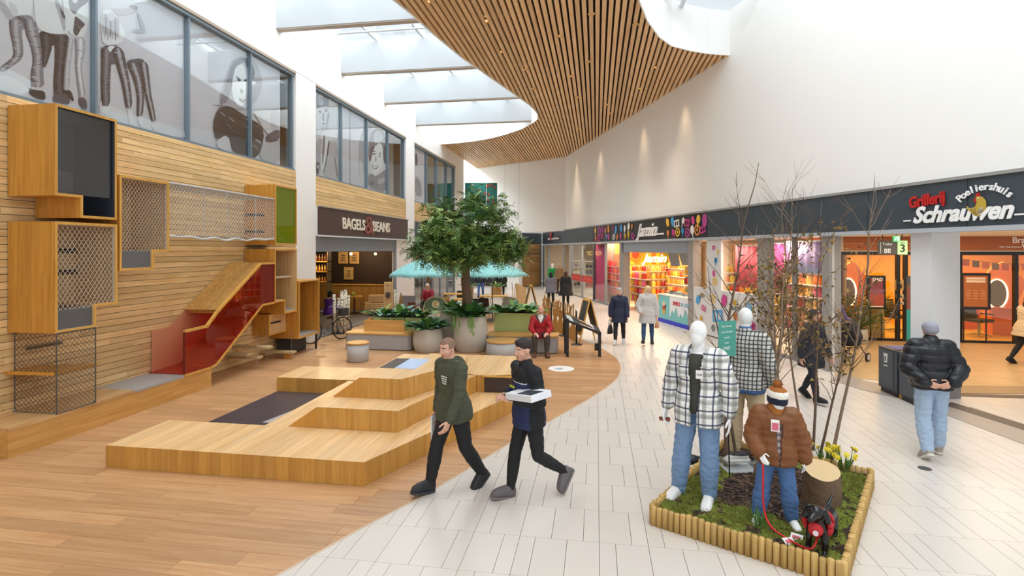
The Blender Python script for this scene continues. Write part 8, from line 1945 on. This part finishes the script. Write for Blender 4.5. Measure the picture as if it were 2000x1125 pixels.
# portrait over the third and fourth pane
sh += [('lt', C((245, 185), (290, 150), (345, 150), (400, 200), (430, 290), (410, 400), (330, 470), (190, 450), (175, 400), (205, 310))), ('md', C((250, 190), (300, 155), (330, 175), (290, 200), (262, 240), (245, 330), (225, 420), (185, 440), (180, 400), (215, 300))), ('dk', C((300, 160), (345, 160), (385, 230), (375, 300), (345, 240), (325, 190))),
 ('hi', C((268, 215), (310, 192), (332, 240), (340, 330), (330, 410), (305, 458), (268, 430), (248, 370), (250, 290))), ('md', C((268, 270), (285, 272), (302, 290), (300, 300), (280, 292))), ('bk', C((278, 284), (292, 286), (300, 300), (284, 300))), ('bk', C((318, 290), (336, 285), (336, 300), (322, 302))), ('md', C((300, 340), (318, 360), (305, 372), (296, 366))), ('dk', C((285, 395), (312, 412), (330, 402), (318, 428), (296, 418))), ('hi', C((292, 402), (312, 415), (324, 410), (312, 422))),
 ('bk', C((180, 450), (235, 445), (320, 500), (425, 560), (440, 640), (400, 755), (330, 742), (250, 720), (222, 612), (150, 652), (135, 560), (150, 490)))]
for k in range(16): x = 165 + (k * 53) % 220; y = 475 + (k * 31) % 210 + max(0, (x - 220) * .25); sh.append((('md', 'lt', 'dk')[k % 3], C((x, y), (x + 34, y + 12 + (k % 4) * 8), (x + 48, y + 40), (x + 26, y + 22))))
sh += [('md', C((120, 440), (180, 440), (210, 455), (175, 450))), ('sk', C((152, 652), (222, 612), (250, 722), (165, 695))), ('sk', C((372, 480), (420, 455), (480, 400), (520, 430), (530, 540), (470, 620), (435, 585), (400, 520))), ('sk2', C((470, 470), (525, 450), (530, 560), (480, 610))), ('sk2', C((440, 660), (530, 610), (532, 800), (402, 755))), ('dk', C((445, 622), (530, 575), (530, 650), (455, 668)))]
poster('wide black and white photo print of people in jeans in the nearest upper window', 3.0, yA, Z0, Z1, sh)
def c2(*p): return [(600 + x / 4.327, 140 + y / 4.327) for x, y in p]
D = mp(3.563, 610, 160)
sh = [('bg2', D((20, 30), (200, 130), (200, 400), (20, 390))), ('hi', D((34, 190), (60, 168), (118, 172), (123, 230), (106, 300), (86, 332), (62, 302), (42, 250))), ('md', D((26, 80), (70, 60), (112, 100), (120, 174), (90, 166), (50, 176), (28, 186))), ('lt', D((40, 90), (70, 75), (80, 160), (50, 168))),
 ('dk', D((42, 203), (66, 199), (66, 204), (44, 208))), ('dk', D((82, 193), (112, 188), (112, 194), (84, 198))), ('bk', D((48, 212), (60, 209), (64, 214), (52, 217))), ('bk', D((88, 204), (102, 200), (106, 206), (92, 209))), ('lt', D((72, 210), (80, 212), (84, 262), (76, 270), (66, 264))), ('md', D((66, 265), (84, 265), (76, 271))), ('dk', D((64, 288), (78, 284), (92, 286), (78, 292))), ('md', D((68, 293), (88, 292), (78, 299))), ('lt', D((110, 200), (123, 230), (106, 300), (88, 330), (98, 280))),
 ('sk', D((60, 320), (108, 300), (130, 360), (90, 400), (62, 380))), ('hi', D((62, 345), (130, 330), (150, 400), (100, 440), (60, 400))), ('lt', D((22, 420), (60, 385), (80, 440), (62, 640), (22, 640))), ('sk2', D((110, 410), (180, 420), (190, 690), (70, 660), (90, 560))), ('hi', D((70, 400), (108, 400), (90, 560), (62, 640), (60, 520))), ('md', D((76, 370), (90, 370), (86, 480), (70, 600), (66, 520))), ('dk', D((112, 405), (124, 412), (100, 560), (78, 640), (74, 630), (98, 540))), ('dk', D((148, 505), (166, 560), (180, 680), (172, 680), (160, 580))), ('bk', D((26, 560), (48, 556), (52, 580), (40, 650), (26, 640))), ('sk', D((32, 580), (46, 575), (44, 600), (32, 604)))]
y2 = onX(683, 300, PX).y; poster('black and white print of a man in tie in the second upper window', 15.1, y2, Z0, Z1, sh)
sh = [('lt', D((320, 440), (350, 330), (385, 240), (420, 300), (400, 420), (360, 640), (322, 720))), ('dk', D((212, 530), (240, 590), (260, 690), (214, 690))), ('sk', D((330, 520), (356, 600), (350, 690), (324, 720))), ('md', D((392, 400), (420, 330), (470, 320), (515, 380), (525, 560), (500, 570), (480, 450), (430, 440), (400, 540))), ('lt', D((430, 350), (470, 330), (500, 390), (470, 420), (430, 430))), ('hi', D((428, 470), (462, 418), (490, 440), (494, 540), (470, 620), (436, 652), (412, 610), (404, 550))),
 ('bk', D((416, 505), (432, 494), (444, 500), (430, 508))), ('bk', D((458, 505), (470, 512), (480, 528), (466, 520))), ('dk', D((414, 488), (430, 478), (446, 482), (430, 488))), ('dk', D((460, 488), (478, 498), (484, 510), (468, 500))), ('lt', D((440, 510), (448, 540), (442, 556), (432, 550))), ('dk', D((412, 562), (424, 586), (446, 590), (462, 572), (456, 602), (434, 612), (418, 600))), ('hi', D((418, 574), (428, 590), (446, 593), (456, 582), (450, 598), (434, 603), (422, 594))), ('dk', D((418, 440), (436, 450), (420, 490), (404, 560), (392, 540), (400, 480))), ('md', D((388, 460), (402, 450), (400, 520), (388, 530))), ('dk', D((490, 445), (520, 450), (522, 575), (498, 570))), ('md', D((388, 640), (420, 640), (440, 660), (480, 630), (524, 600), (524, 775), (388, 738))), ('dk', D((400, 690), (440, 700), (430, 720), (400, 715))), ('lt', D((450, 680), (500, 660), (510, 690), (460, 720)))]
yb2 = onX(672, 300, PX).y
poster('black and white print of a smiling woman in the second upper window', y2 + .05, onX(758, 330, PX).y, Z0, Z1, sh)
sh = [('dk', c2((912, 690), (930, 690), (935, 790), (912, 800))), ('md', c2((912, 870), (960, 930), (975, 1060), (912, 1050)))]
poster('partly hidden grey photo print in the third upper window', 24.0, onX(829, 330, PX).y, Z0, Z1, sh)
